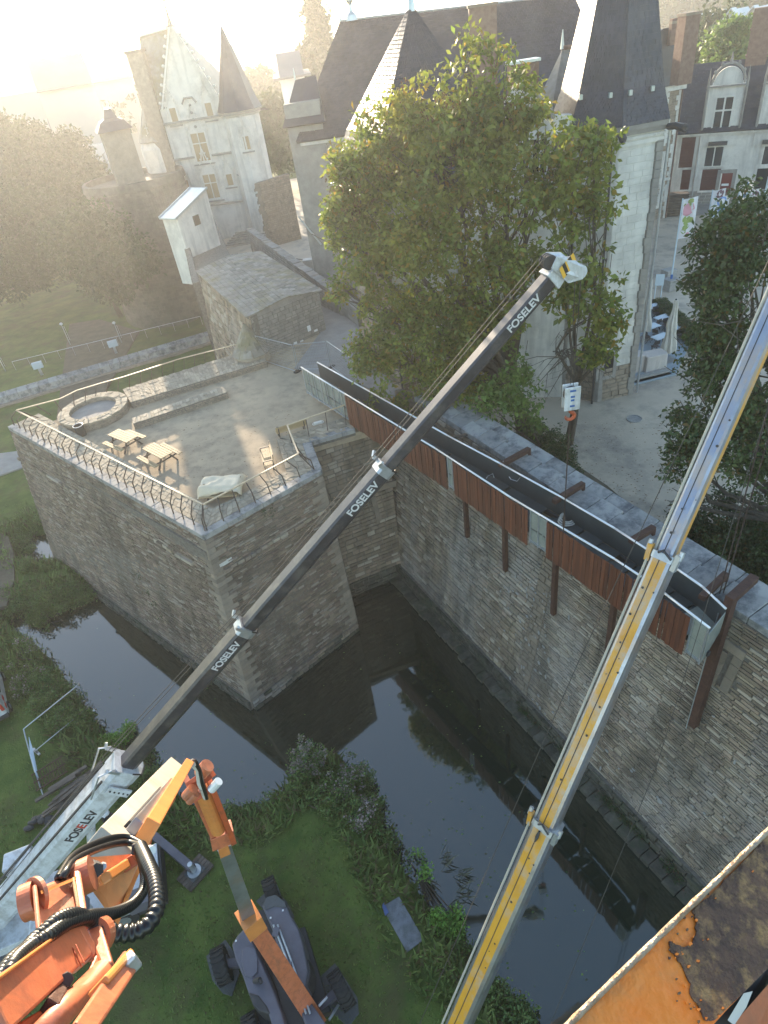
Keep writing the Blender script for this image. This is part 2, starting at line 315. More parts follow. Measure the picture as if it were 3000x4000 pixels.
def lobes_points(lobes, dens, shell=.35, rng=None):
    """twig centres in a union of ellipsoid lobes, denser near the skin, with holes"""
    rng = rng or np.random; out = []
    for (c, r) in lobes:
        r = np.array(r, float)
        n = int(dens*(r[0]*r[1]*r[2])**(2/3)*6); d = rng.normal(size=(n, 3)); d /= np.linalg.norm(d, axis=1)[:, None]
        k = shell+(1.08-shell)*rng.random(n)**.6
        k *= 1+.16*np.sin(d[:, 0]*5+c[0])*np.cos(d[:, 1]*6+c[1])+.10*np.sin(d[:, 2]*9+d[:, 0]*4)
        out.append(np.array(c)+d*k[:, None]*r)
    p = np.concatenate(out)
    keep = np.array([noise.noise(V(q)*.40)+.55*noise.noise(V(q)*1.3) > -.13 for q in p]); return p[keep]
def tree(name, label, cat, base, lobes, dens=9, per=22, size=.28, twig=.55, leafmat='leaf_ash', trunk=.45, group=None, droop=.5, extra=None, limbs=True, seed=1, lean=None):
    rng = np.random.RandomState(seed); t = thing(name, label, cat, base, 0, group); base = V(base)
    pts = lobes_points(lobes, dens, rng=rng); v, f = leaves(pts, twig*(.6+.7*rng.random(len(pts))), per, size, droop, rng=rng)
    link('crown', fastmesh('crown', v, f, [leafmat], base), t, base)
    mb = MB(); cc = np.mean([l[0] for l in lobes], 0); top = V(cc); fork = base.lerp(V((top[0], top[1], top[2])), .38); fork[0] += (base[0]-top[0])*.2
    mb.tube([base-V((0, 0, .3)), base.lerp(fork, .5)+V((.15, .1, 0)), fork], [trunk*1.25, trunk, trunk*.8], 9)
    build('trunk', mb, 'bark', t, smooth=True)
    if limbs:
        k = 0
        for c, r in lobes:
            c = V(c)
            if c[2] < fork[2]+.5: continue
            k += 1; mid = fork.lerp(c, .55)+V(rng.normal(size=3)*.35); mid[2] -= .1*(c-fork).length; mb = MB()
            mb.tube([fork, mid, c], [trunk*.5, trunk*.3, trunk*.12], 6)
            for j in range(7):
                e = c+V(rng.normal(size=3)*np.array(r)*.55); s0 = mid.lerp(c, .2+.8*rng.random()); mb.tube([s0, s0.lerp(e, .5)+V(rng.normal(size=3)*.2), e], [trunk*.13, trunk*.08, .015], 4)
            build('limb', mb, 'bark', t, smooth=True)
    return t, pts
def shrub(name, label, cat, lobes, dens=14, per=16, size=.14, twig=.28, leafmat='leaf_shrub', group=None, seed=1, flowers=0, stem=True):
    rng = np.random.RandomState(seed); lo = min(l[0][2]-l[1][2] for l in lobes); b = V((lobes[0][0][0], lobes[0][0][1], lo))
    pts = lobes_points(lobes, dens*1.9, .2, rng); pts = pts[pts[:, 2] > lo-.1]; v, f = leaves(pts, np.full(len(pts), twig), per, size, 0, rng=rng)
    t = thing(name, label, cat, b, 0, group)
    link('foliage', fastmesh('foliage', v, f, [leafmat], b), t, b)
    if stem:
        mb = MB()
        for c, r in lobes[:5]:
            for j in range(4): mb.tube([b, V(c)+V(rng.normal(size=3)*.3*np.array(r))], [.04, .012], 4)
        build('stem', mb, 'bark', t)
    if flowers:
        hi = pts[pts[:, 2] > np.percentile(pts[:, 2], 55)]; q = hi[rng.randint(0, len(hi), flowers)]
        v, f = leaves(q, np.full(len(q), .16), 10, .10, 0, 1.1, rng=rng); link('blossom', fastmesh('blossom', v, f, ['flower'], b), t, b)
    return t
# ------------------------------------------------------------------ masonry
def masonry(name, quad, m, parent, ch=.14, lw=(.25, .6), gap=.015, depth=.05, single=0, backing='mortar', skip=None, vary=.35, seed=3, jit=.02, wetmat=None, wetz=0):
    """quad = (bottom left, bottom right, top right, top left) seen from outside; every stone is its own block"""
    rng = random.Random(seed); bl, br, tr, tl = [V(p) for p in quad]
    n = (br-bl).cross(tl-bl).normalized(); hgt = ((tl-bl).length+(tr-br).length)/2
    def at(u, v): return lerp(lerp(bl, br, u), lerp(tl, tr, u), v)
    st = []; v = 0.0; k = 0
    while v < 1-1e-4:
        h = ch*(1+rng.uniform(-vary, vary))/hgt; v1 = min(1, v+h); wid = (at(1, v)-at(0, v)).length; u = -rng.uniform(0, lw[0])/wid
        if 1-v1 < .3*h: v1 = 1
        while u < 1-1e-4:
            w = rng.uniform(*lw)*(1.9 if rng.random() < .06 else 1)/wid; u0 = max(0, u); u1 = min(1, u+w)
            if 1-u1 < .12/wid: u1 = 1
            if u1-u0 > .05/wid:
                c = at((u0+u1)/2, (v+v1)/2)
                if not (skip and skip(c)): st.append((u0, u1, v, v1, wid, c))
            u = u+w if u1 < 1 else 2
        v = v1
    def stone(mb, s):
        u0, u1, a, b, wid, c = s; gu = gap/wid; gv = gap/hgt; o = depth*rng.uniform(.35, 1.2)
        e = [rng.uniform(-jit, jit) for _ in range(8)]
        ps = [(u0+gu, a+gv), (u1-gu, a+gv), (u1-gu, b-gv), (u0+gu, b-gv)]
        bk = [at(x, y)-n*.01 for x, y in ps]; fr = []
        for i, (x, y) in enumerate(ps):
            cxx = (u0+u1)/2; cyy = (a+b)/2; fr.append(at(lerp(x, cxx, .06), lerp(y, cyy, .14)+e[i]*.3/hgt)+n*(o+e[i+4]*.5))
        mb.add(bk+fr, [(4, 5, 6, 7), (0, 1, 5, 4), (1, 2, 6, 5), (2, 3, 7, 6), (3, 0, 4, 7)])
    if single:
        key = sorted(st, key=lambda s: -(((s[1]-s[0])*s[4])*((s[3]-s[2])*hgt))/max(4, (s[5]-V((0, 0, CAMH))).length)**2)[:single]
        ks = set(id(s) for s in key)
        for s in key:
            mb = MB(); stone(mb, s); build('stone', mb, (wetmat if wetmat and s[5][2] < wetz else m), parent)
        st = [s for s in st if id(s) not in ks]
    A, B = MB(), MB()
    for s in st: stone(B if wetmat and s[5][2] < wetz+rng.uniform(-.3, .3) else A, s)
    if A.f: build(name, A, m, parent, kind='stuff')
    if B.f: build('wet_stonework', B, wetmat, parent, kind='stuff')
    if backing:
        b = MB(); b.add([bl-n*.02, br-n*.02, tr-n*.02, tl-n*.02, bl-n*.5, br-n*.5, tr-n*.5, tl-n*.5], [(0, 1, 2, 3), (7, 6, 5, 4), (3, 2, 6, 7), (0, 4, 5, 1), (1, 5, 6, 2), (0, 3, 7, 4)]); build('wall_core', b, backing, parent)
def quoins(p0, p1, da, db, parent, n=26, lo=.35, hi=.62, m='quoin', proud=.05, seed=1, name='quoin', alt=True, half=None):
    """corner stones: p0 bottom, p1 top of the arris, da/db unit vectors along the two faces away from the corner"""
    rng = random.Random(seed); p0, p1, da, db = V(p0), V(p1), V(da).normalized(), V(db).normalized(); L = (p1-p0).length
    na = (da+db).normalized(); cs = []; v = 0
    while v < L-.05:
        h = min(L-v, rng.uniform(.24, .40)*L/(n*.32) if False else L/n*rng.uniform(.8, 1.2)); cs.append((v, min(L, v+h))); v += h
    for i, (a, b) in enumerate(cs):
        la, lb = (hi, lo) if i % 2 else (lo, hi); la *= rng.uniform(.85, 1.25); lb *= rng.uniform(.85, 1.25)
        A = p0.lerp(p1, (a+.008)/L); B = p0.lerp(p1, (b-.008)/L); out = -(da+db)*proud
        mb = MB(); q = []
        for z in (A, B): q += [z+out, z+da*la-db*proud, z+da*la+db*.15, z+db*lb+da*.15, z+db*lb-da*proud]
        mb.add(q, [(4, 3, 2, 1, 0), (5, 6, 7, 8, 9)]+[(k, (k+1) % 5, (k+1) % 5+5, k+5) for k in range(5)]); build(name, mb, m, parent)
# ================================================================== GROUND AND WATER
K = 4000/2212.0
def DP(x, y, z): return P(x*K, y*K, z)
shore = [DP(x, y, 0) for x, y in ((28, 1345), (100, 1398), (165, 1478), (200, 1540), (258, 1598), (330, 1650), (420, 1722), (480, 1745), (560, 1735), (612, 1692), (650, 1642), (690, 1612), (735, 1612), (775, 1655), (810, 1720), (850, 1790), (885, 1870), (930, 1935), (975, 1995), (1015, 2060), (1060, 2105), (1100, 2160), (1130, 2212))]
moat = [(p[0], p[1]) for p in shore]+[(7, 2), (11, -16), (34, -16), (20, 6), (2.5, 33.5), (-3, 32.5), (-6.8, 25.5), (-20.5, 36.5)]+[tuple(DP(x, y, 0)[:2]) for x, y in ((212, 1292), (160, 1312), (95, 1322), (45, 1325))]
pond = [tuple(DP(x, y, 0)[:2]) for x, y in ((60, 1165), (105, 1158), (135, 1172), (150, 1205), (100, 1213), (78, 1208), (50, 1190))]
def sdist(px, py, poly):
    px = px.ravel(); py = py.ravel(); d = np.full(px.shape, 1e9); ins = np.zeros(px.shape, bool); n = len(poly)
    for i in range(n):
        x0, y0 = poly[i]; x1, y1 = poly[(i+1) % n]; ex, ey = x1-x0, y1-y0
        t = np.clip(((px-x0)*ex+(py-y0)*ey)/(ex*ex+ey*ey+1e-9), 0, 1); d = np.minimum(d, np.hypot(px-x0-t*ex, py-y0-t*ey))
        c = ((y0 > py) != (y1 > py)) & (px < (x1-x0)*(py-y0)/((y1-y0) if y1 != y0 else 1e-9)+x0); ins ^= c
    return np.where(ins, -d, d)
def axis(lo, hi, st, far, g=1.18):
    a = list(np.arange(lo, hi+.001, st)); s = st; x = hi
    while x < far: s *= g; x += s; a.append(x)
    s = st; x = lo; b = []
    while x > -far: s *= g; x -= s; b.append(x)
    return np.array(b[::-1]+a)
gx = axis(-46, 14, .33, 6000); gy = axis(-6, 60, .33, 6000)
GX, GY = np.meshgrid(gx, gy); dd = np.minimum(sdist(GX, GY, moat), sdist(GX, GY, pond)).reshape(GX.shape)
t_ = np.clip((dd+.5)/1.7, 0, 1); gz = -.8+1.65*(t_*t_*(3-2*t_))
near = (abs(GX+15) < 60) & (abs(GY-27) < 70)
nz_ = np.zeros(GX.shape)
for i, j in zip(*np.where(near)): nz_[i, j] = noise.noise(V((GX[i, j]*.45, GY[i, j]*.45, 3)))*.14+noise.noise(V((GX[i, j]*1.7, GY[i, j]*1.7, 9)))*.05
gz += nz_*(t_ > .3)
def ground_z(x, y):
    d = min(sdist(np.array([x]), np.array([y]), moat)[0], sdist(np.array([x]), np.array([y]), pond)[0]); t = min(1, max(0, (d+.5)/1.7))
    return -.8+1.65*(t*t*(3-2*t))+(noise.noise(V((x*.45, y*.45, 3)))*.14+noise.noise(V((x*1.7, y*1.7, 9)))*.05)*(t > .3)
nx, ny = len(gx), len(gy); idx = np.arange(nx*ny).reshape(ny, nx)
ff = np.stack([idx[:-1, :-1], idx[:-1, 1:], idx[1:, 1:], idx[1:, :-1]], -1).reshape(-1, 4)
gm = fastmesh('ground', np.stack([GX, GY, gz], -1).reshape(-1, 3), ff, ['grass']); gm.polygons.foreach_set('use_smooth', [True]*len(gm.polygons)); link('ground', gm, kind='structure')
mb = MB(); mb.poly([(-48, -25, 0), (36, -25, 0), (36, 50, 0), (-48, 50, 0)]); build('moat_water', mb, 'water', kind='structure')
def sheet(name, pts, m, th=.06):
    mb = MB(); mb.slab(pts, (0, 0, -th)); return build(name, mb, m, kind='structure')
# gravel paths on the far lawn
sheet('gravel_path', [vz(DP(x, y, .95), .99) for x, y in ((-40, 985), (60, 972), (110, 990), (-40, 1040))], 'path_stone', .3)
sheet('dirt_path', [vz(DP(x, y, .95), 1.04) for x, y in ((-30, 1140), (18, 1160), (30, 1195), (32, 1255), (15, 1310), (-30, 1320))], 'soil', .3)
sheet('promenade', [vz(DP(x, y, 1), 1.02) for x, y in ((150, 700), (215, 690), (300, 715), (205, 885), (120, 920))], 'soil', .3)
# ================================================================== CURTAIN WALL (right)
WN = V((.9095, .4157, 0)); WT = V((.4157, -.9095, 0))    # outward-in normal and direction along the wall
def WP(n, t, z): return vz(WN*n+WT*t, z)
wall = thing('curtain_wall', 'long battered grey stone rampart rising from the moat below the rusty gangway', 'wall', WP(13.1, -10, 0))
T0, T1, TSPL = -28.9, 9.0, -19.3
def wn(z): return 13.1+.19*z
TOPZ = 12.15
slit = WP(wn(6.2), -5.55, 7.2); sp_ = P(2840, 2600, 0); 
def wpt(x, y):  # pixel -> point on battered face
    z = 5.0
    for _ in range(20):
        p = P(x, y, z); z += ((WN.dot(V(p)))-wn(z))*.8
    return P(x, y, z)
slit = wpt(2838, 2600)
pil0 = -21.4+1.15
def skipslit(c): return abs((c-slit).dot(WT)) < .42 and abs(c[2]-slit[2]) < .95
# upper left half: bigger regular courses; right half: thin slaty courses
masonry('masonry', (WP(wn(1.0), T0-.6, 1.0), WP(wn(1.0), -16.2, 1.0), WP(wn(TOPZ), -16.2, TOPZ), WP(wn(TOPZ), T0-.6, TOPZ)), 'rampart_stone', wall, ch=.24, lw=(.35, .95), single=120, seed=11, depth=.07, gap=.02)
masonry('masonry', (WP(wn(1.0), -15.4, 1.0), WP(wn(1.0), T1, 1.0), WP(wn(TOPZ), T1, TOPZ), WP(wn(TOPZ), -15.4, TOPZ)), 'rampart_stone', wall, ch=.125, lw=(.3, .75), single=110, seed=12, depth=.05, gap=.014, skip=skipslit)
masonry('masonry', (WP(wn(1.0)-.02, -16.2, 1.0), WP(wn(1.0)-.02, -15.4, 1.0), WP(wn(TOPZ)-.02, -15.4, TOPZ), WP(wn(TOPZ)-.02, -16.2, TOPZ)), 'quoin', wall, ch=.3, lw=(.38, .8), seed=13, depth=.06)
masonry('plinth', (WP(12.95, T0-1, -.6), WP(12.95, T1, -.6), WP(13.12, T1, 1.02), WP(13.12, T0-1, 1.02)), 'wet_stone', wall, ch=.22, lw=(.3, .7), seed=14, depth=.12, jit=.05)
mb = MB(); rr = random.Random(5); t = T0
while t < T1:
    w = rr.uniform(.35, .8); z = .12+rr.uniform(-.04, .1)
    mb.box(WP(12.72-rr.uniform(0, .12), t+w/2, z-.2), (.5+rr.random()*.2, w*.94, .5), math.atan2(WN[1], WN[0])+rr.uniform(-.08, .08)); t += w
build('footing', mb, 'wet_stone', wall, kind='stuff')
# arrow slit with dressed surround
for a, b, c, d in ((-.42, -.09, -.95, -.5), (-.42, -.09, -.5, 0), (-.42, -.09, 0, .5), (.09, .42, -.95, -.35), (.09, .42, -.35, .25), (.09, .42, .25, .6), (-.42, .42, .6, .95)):
    mb = MB(); q = [slit+WT*x+vz((0, 0), y)*1 for x, y in ((a+.01, c+.01), (b-.01, c+.01), (b-.01, d-.01), (a+.01, d-.01))]
    q = [vz(p+WN*(.19*(p[2]-slit[2])), p[2]) for p in q]; mb.slab([p-WN*.07 for p in q], WN*.3); build('slit_stone', mb, 'quoin', wall)
mb = MB(); mb.box(slit+WN*.22, (.1, .2, 1.5), math.atan2(WN[1], WN[0])); build('slit_recess', mb, 'dark', wall)
# lime streaks: crusts of calcite on the face
rr = random.Random(8); mb = MB()
for i in range(110):
    x, y = (rr.gauss(2075, 60), rr.uniform(2230, 2900)) if i < 90 else (rr.gauss(2560, 200), rr.gauss(3020, 120))
    c = wpt(x, y)
    if c[2] < 1 or c[2] > 9: continue
    a = rr.uniform(.02, .12); b = rr.uniform(.05, .2); mb.slab([c-WN*.085+WT*(a*math.cos(k*PI/3)*rr.uniform(.5, 1.2))+V((0, 0, b*math.sin(k*PI/3)*rr.uniform(.5, 1.2))) for k in range(6)], WN*.03)
build('lime_crust', mb, 'stain_white', wall, kind='stuff')
# coping stones
CZ = 12.5; t = -27.5; rr = random.Random(4)
NF, NB = 15.42, 17.0
while t < T1:
    w = rr.uniform(1.0, 1.35); mid = rr.uniform(.45, .62)
    for n0, n1 in ((NF, lerp(NF, NB, mid)), (lerp(NF, NB, mid), NB)) if rr.random() < .8 else ((NF, NB),):
        mb = MB(); g = .012; dz = rr.uniform(-.015, .02); mb.hexa([WP(n0+g, t+g, TOPZ), WP(n1-g, t+g, TOPZ), WP(n1-g, t+w-g, TOPZ), WP(n0+g, t+w-g, TOPZ), WP(n0+g, t+g, CZ-.05+dz), WP(n1-g, t+g, CZ+.08+dz), WP(n1-g, t+w-g, CZ+.08+dz), WP(n0+g, t+w-g, CZ-.05+dz)])
        build('coping_stone', mb, 'coping', wall, bev=.025)
    t += w
mb = MB(); mb.hexa([WP(15.4, -27.5, 3), WP(16.95, -27.5, 3), WP(16.95, T1, 3), WP(15.4, T1, 3), WP(15.5, -27.5, TOPZ-.01), WP(16.95, -27.5, TOPZ-.01), WP(16.95, T1, TOPZ-.01), WP(15.5, T1, TOPZ-.01)]); build('wall_core', mb, 'mortar', wall)
# ================================================================== BASTION
bast = thing('stone_bastion', 'angular battered stone bastion with a sunlit terrace on top', 'bastion', (-8.8, 24, 0))
tip, lft, rc, rci = P(796, 2089, 11), P(34, 1664, 11), P(1251, 1835, 11), P(1209, 1724, 11)
nose, rb = vz((-8.8, 22.21), 0), vz((-2.69, 26.81), 0); lb = vz((-24.75, 37.9), 0); rcb = vz((-2.75, 30.2), 0)
def down(a, b, k, z=-.6):   # extend a battered arris below water
    return V(a)+(V(a)-V(b))*(k/ (b[2]-a[2]))
tm = 10.72
def atz(a, b, z): return V(a).lerp(V(b), (z-a[2])/(b[2]-a[2]))
Z1, ZS = .55, 8.6
for (a0, a1), (b0, b1), sg, sd_ in (((lb, lft), (nose, tip), 150, 21), ((nose, tip), (rb, rc), 130, 22)):
    masonry('masonry', (atz(a0, a1, Z1), atz(b0, b1, Z1), atz(b0, b1, ZS), atz(a0, a1, ZS)), 'schist', bast, ch=.115, lw=(.22, .6), single=sg, seed=sd_, depth=.05)
    masonry('masonry', (atz(a0, a1, ZS+.22), atz(b0, b1, ZS+.22), atz(b0, b1, tm), atz(a0, a1, tm)), 'schist', bast, ch=.115, lw=(.22, .6), seed=sd_+5, depth=.05)
    masonry('string_course', (atz(a0, a1, ZS), atz(b0, b1, ZS), atz(b0, b1, ZS+.22), atz(a0, a1, ZS+.22)), 'rampart_stone', bast, ch=.3, lw=(.3, .6), seed=sd_+6, depth=.16, vary=0)
    nf = (V(b0)-V(a0)).cross(V(a1)-V(a0)).normalized()*.18
    masonry('plinth', (atz(a0, a1, -.6)+nf, atz(b0, b1, -.6)+nf, atz(b0, b1, Z1)+nf*.5, atz(a0, a1, Z1)+nf*.5), 'wet_stone' if sd_ == 21 else 'rampart_stone', bast, ch=.24, lw=(.3, .7), seed=sd_+7, depth=.1, jit=.04, wetmat='wet_stone', wetz=.2)
masonry('masonry', (vz((-2.75, 26.9), -.6), vz((-3.2, 31.8), -.6), vz((-3.5, 31.8), tm), atz(rb, rc, tm)), 'schist', bast, ch=.14, lw=(.25, .6), seed=31, depth=.05)
quoins(atz(nose, tip, .1), atz(nose, tip, tm), V(lb)-V(nose), V(rb)-V(nose), bast, 40, .38, .75, proud=.075, seed=2)
quoins(atz(rb, rc, .1), atz(rb, rc, tm), V(nose)-V(rb), V((-3, 31.8, 0))-V((-2.7, 26.8, 0)), bast, 38, .35, .8, proud=.075, seed=3)
# scattered pale dressed blocks and a ragged repair seam on the left face
def facept(x, y, a0, a1, b0, b1):
    n = (V(b0)-V(a0)).cross(V(a1)-V(a0)).normalized(); r = V(ray(x, y)); o = V((0, 0, CAMH)); t = n.dot(V(a0)-o)/n.dot(r); return o+r*t, n
rr = random.Random(6)
for x, y, w, h in [(1195, 1925, .62, .18), (915, 1975+105, .3, .2), (1005, 2105, .35, .2), (880, 2195, .7, .2), (925, 2130, .25, .2), (1085, 2255, .3, .2), (1010, 2290, .35, .2), (960, 2330, .4, .22)]:
    c, n = facept(x, y, nose, tip, rb, rc); u = (V(rb)-V(nose)).normalized(); up = (V(rc)-V(rb)).normalized(); mb = MB(); mb.slab([c+n*.075-u*w/2-up*h/2, c+n*.075+u*w/2-up*h/2, c+n*.075+u*w/2+up*h/2, c+n*.075-u*w/2+up*h/2], -n*.1); build('pale_block', mb, 'tufa' if w > .5 else 'quoin', bast)
for i in range(26):
    tt = i/25; x = lerp(510, 595, tt)+rr.uniform(-5, 5); y = lerp(2085, 2330, tt); c, n = facept(x, y, lb, lft, nose, tip); u = (V(nose)-V(lb)).normalized(); up = (V(tip)-V(nose)).normalized(); w = rr.uniform(.18, .42); h = .2; mb = MB()
    mb.slab([c+n*.08-u*w/2-up*h/2, c+n*.08+u*w/2-up*h/2, c+n*.08+u*w/2+up*h/2, c+n*.08-u*w/2+up*h/2], -n*.1); build('seam_stone', mb, 'quoin', bast)
# terrace: floor, banded parapet, coping
back0 = P(472, 1512, 11); back1 = P(930, 1385, 11); gh_l = P(1015, 1390, 11)
inner = [P(x, y, 10.7) for x, y in ((330, 1655), (560, 1790), (790, 1945), (830, 1955), (1225, 1790))]
DECK = [tip, rc, rci, P(1385, 1672, 11), P(1620, 1560, 11), P(1500, 1330, 11), P(1270, 1275, 11), back1, back0, lft]
sheet('terrace_floor', [vz(p, 10.7) for p in [tip.lerp(rc, .02)+V((0, .5, 0)), rc+V((-.4, .2, 0)), rci+V((-.4, 0, 0)), P(1385, 1672, 11), P(1640, 1600, 11), P(1560, 1300, 11), P(1390, 1228, 11), P(1270, 1275, 11), P(1010, 1340, 11), P(500, 1520, 11), lft+V((1, -.6, 0))]], 'sand_floor', .5)
mb = MB(); mb.prism([vz(p, 0) for p in (nose+V((.1, 1.6, 0)), rb+V((-.6, .9, 0)), V((-3.9, 33, 0)), V((-2, 40, 0)), back1, back0, lb+V((1.2, 1.2, 0)))], -1, 10.1); build('fill', mb, 'mortar', bast)
def flags(name, a, b, c, d, m, parent, n1, n2, seed=1, th=.12, jit=.28):   # irregular flagstones between edges a-b and d-c
    rng = random.Random(seed); a, b, c, d = [V(p) for p in (a, b, c, d)]
    gp = [[None]*(n2+1) for _ in range(n1+1)]
    for i in range(n1+1):
        for j in range(n2+1):
            u = (i+(rng.uniform(-jit, jit) if 0 < i < n1 else 0))/n1; v = (j+(rng.uniform(-jit, jit) if 0 < j < n2 else 0))/n2; gp[i][j] = lerp(lerp(a, b, u), lerp(d, c, u), v)
    A = MB()
    for i in range(n1):
        for j in range(n2):
            q = [gp[i][j], gp[i+1][j], gp[i+1][j+1], gp[i][j+1]]; cc = (q[0]+q[1]+q[2]+q[3])/4; k = rng.uniform(.9, .95); z = rng.uniform(-.015, .02)
            top = [lerp(cc, p, k)+V((0, 0, z)) for p in q]
            if rng.random() < .35:
                A.slab([top[0], top[1], top[2]], (0, 0, -th)); A.slab([lerp(cc, q[0], k*.97)+V((0, 0, z-.01)), lerp(cc, q[2], k*.97)+V((0, 0, z-.01)), top[3]], (0, 0, -th))
            else: A.slab(top, (0, 0, -th))
    build(name, A, m, parent, kind='stuff'); mb = MB(); mb.slab([p-V((0, 0, .03)) for p in (a, b, c, d)], (0, 0, -.45)); build('bed', mb, 'mortar', parent)
def off(a, b, c, w): return None
Li = P(330, 1640, 11); Ti = P(800, 1935, 11)
cw = .42; uL = (lft-tip).normalized(); uR = (rc-tip).normalized(); nL = V((uL[1], -uL[0], 0)); nR = V((-uR[1], uR[0], 0))
if nL.dot(V((0, 1, 0))) < 0: nL = -nL
if nR.dot(V((0, 1, 0))) < 0: nR = -nR
mitre = (nL+nR).normalized()/((nL+nR).normalized().dot(nL))
fl_in, ti_in = lft-uL*.2+nL*2.0, tip+mitre*1.55
flags('flagstones', lft+nL*cw-uL*.1, tip+mitre*cw, ti_in, fl_in, 'paving', bast, 62, 5, 1)
flags('flagstones', tip+mitre*cw, rc+nR*cw-uR*.2, rc+nR*1.35-uR*1.0, ti_in, 'paving', bast, 22, 4, 2)
sR = (rci-rc).normalized(); nS = V((-sR[1], sR[0], 0)); nS = -nS if nS[0] > 0 else nS
flags('flagstones', rc+nS*cw, rci+nS*cw+sR*.3, rci+nS*1.7+sR*1.2, rc+nS*1.7, 'paving', bast, 9, 4, 3)
ra = P(1385, 1672, 11)
flags('flagstones', rci+nS*.4, ra, ra+V((-.5, 1.4, 0)), rci+nS*1.5+sR*1.3, 'paving', bast, 12, 4, 4)
def coping(a, b, w, nin, m, parent, z0=10.72, z1=11.0, step=1.0, over=.09, seed=1):
    rng = random.Random(seed); L = (b-a).length; u = (b-a)/L; t = 0
    while t < L-.02:
        s = min(L-t, step*rng.uniform(.8, 1.25)); s = L-t if L-t-s < .3 else s; mb = MB(); p, q = a+u*(t+.008), a+u*(t+s-.008)
        mb.prism([p-nin*over, q-nin*over, q+nin*w, p+nin*w], z0, z1+rng.uniform(-.008, .012)); build('coping_stone', mb, m, parent, bev=.02); t += s
coping(lft, tip, cw, nL, 'coping', bast); coping(tip, rc, cw-.02, nR, 'coping', bast, seed=2); coping(rc, rci, cw, nS, 'coping', bast, seed=3)
coping(rci, ra, cw-.05, V((-.35, .93, 0)), 'coping', bast, seed=4)
# back parapet walk: raised band between outer edge and the terrace, plus the ledge bench and the ring
def band(name, pts_out, pts_in, z, parent, m='paving', h=.5, n=(30, 4), seed=5, face='rubble_face'):
    a, b = pts_out; d, c = pts_in
    flags('flagstones', vz(a, z), vz(b, z), vz(c, z), vz(d, z), m, parent, n[0], n[1], seed)
    A, B = vz(d, z-h), vz(c, z-h); masonry('masonry', (A, B, vz(c, z-.06), vz(d, z-.06)), 'rubble', parent, ch=.12, lw=(.15, .4), seed=seed, depth=.03, backing=None)
par = thing('parapet_walk', 'broad raised stone parapet along the back edge of the terrace', 'parapet', P(700, 1450, 10.7))
band('p', (P(478, 1520, 11.15), P(1015, 1352, 11.15)), (P(510, 1572, 11.15), P(1040, 1410, 11.15)), 11.15, par, n=(46, 5))
A_, B_, c_, d_ = [P(x, y, 11.1) for x, y in ((478, 1520), (1015, 1352), (1040, 1410), (510, 1572))]
bo = [vz(p, 0) for p in (back0-V((1.5, .5, 0)), back1+V((3, .9, 0)))]
masonry('masonry', (vz(B_, 0), vz(A_, 0), vz(A_, 11), vz(B_, 11)), 'schist', par, ch=.3, lw=(.3, .8), seed=9)
led = thing('ledge_wall', 'low free-standing stone ledge with a sunlit top on the terrace', 'ledge', P(700, 1590, 10.7))
lq = [P(x, y, 11.12) for x, y in ((515, 1633), (871, 1508), (886, 1532), (520, 1655))]
flags('flagstones', lq[0], lq[1], lq[2], lq[3], 'paving', led, 26, 2, 8)
masonry('masonry', (vz(lq[3], 10.68), vz(lq[2], 10.68), vz(lq[2], 11.05), vz(lq[3], 11.05)), 'rubble', led, ch=.11, lw=(.15, .35), seed=2, depth=.03, backing=None)
masonry('masonry', (vz(lq[2], 10.68), vz(lq[1], 10.68), vz(lq[1], 11.05), vz(lq[2], 11.05)), 'rubble', led, ch=.11, lw=(.15, .35), seed=3, depth=.03, backing=None)
masonry('masonry', (vz(lq[1], 10.68), vz(lq[0], 10.68), vz(lq[0], 11.05), vz(lq[1], 11.05)), 'rubble', led, ch=.11, lw=(.15, .35), seed=4, depth=.03, backing=None)
ring = thing('stone_ring', 'round drystone ring basin at the left corner of the terrace', 'basin', P(360, 1605, 10.7))
rc0 = P(362, 1592, 11.25); ri, ro = 1.5, 2.25; mb = MB(); mi_ = MB(); rr = random.Random(3)
for k in range(46):
    for q, (r0, r1) in enumerate(((ri, (ri+ro)/2), ((ri+ro)/2, ro))):
        a0 = (k+.5*q+.04)/46*2*PI; a1 = (k+.5*q+.96)/46*2*PI; z = rr.uniform(-.015, .02)
        mb.slab([rc0+V((r*math.cos(a), r*math.sin(a), z)) for r, a in ((r0+.01, a0), (r1-.01, a0), (r1-.01, a1), (r0+.01, a1))], (0, 0, -.1))
build('rim_stones', mb, 'paving', ring, kind='stuff')
mb = MB()
for row in range(5):
    for k in range(52):
        for r0, r1 in ((ri+.02, ri+.25), (ro-.25, ro-.02)):
            a0 = (k+.5*(row % 2)+.05)/52*2*PI; a1 = a0+.9/52*2*PI; z0 = 10.68+row*.1
            mb.prism([rc0+V((r*math.cos(a), r*math.sin(a), 0)) for r, a in ((r0, a0), (r1+rr.uniform(-.02, .02), a0), (r1, a1), (r0, a1))], z0, z0+.088)
build('ring_masonry', mb, 'rubble', ring, kind='stuff')
mb = MB(); mb.cyl(vz(rc0, 10.6), vz(rc0, 10.95), ri+.05, n=40); build('basin_floor', mb, 'path_stone', ring)
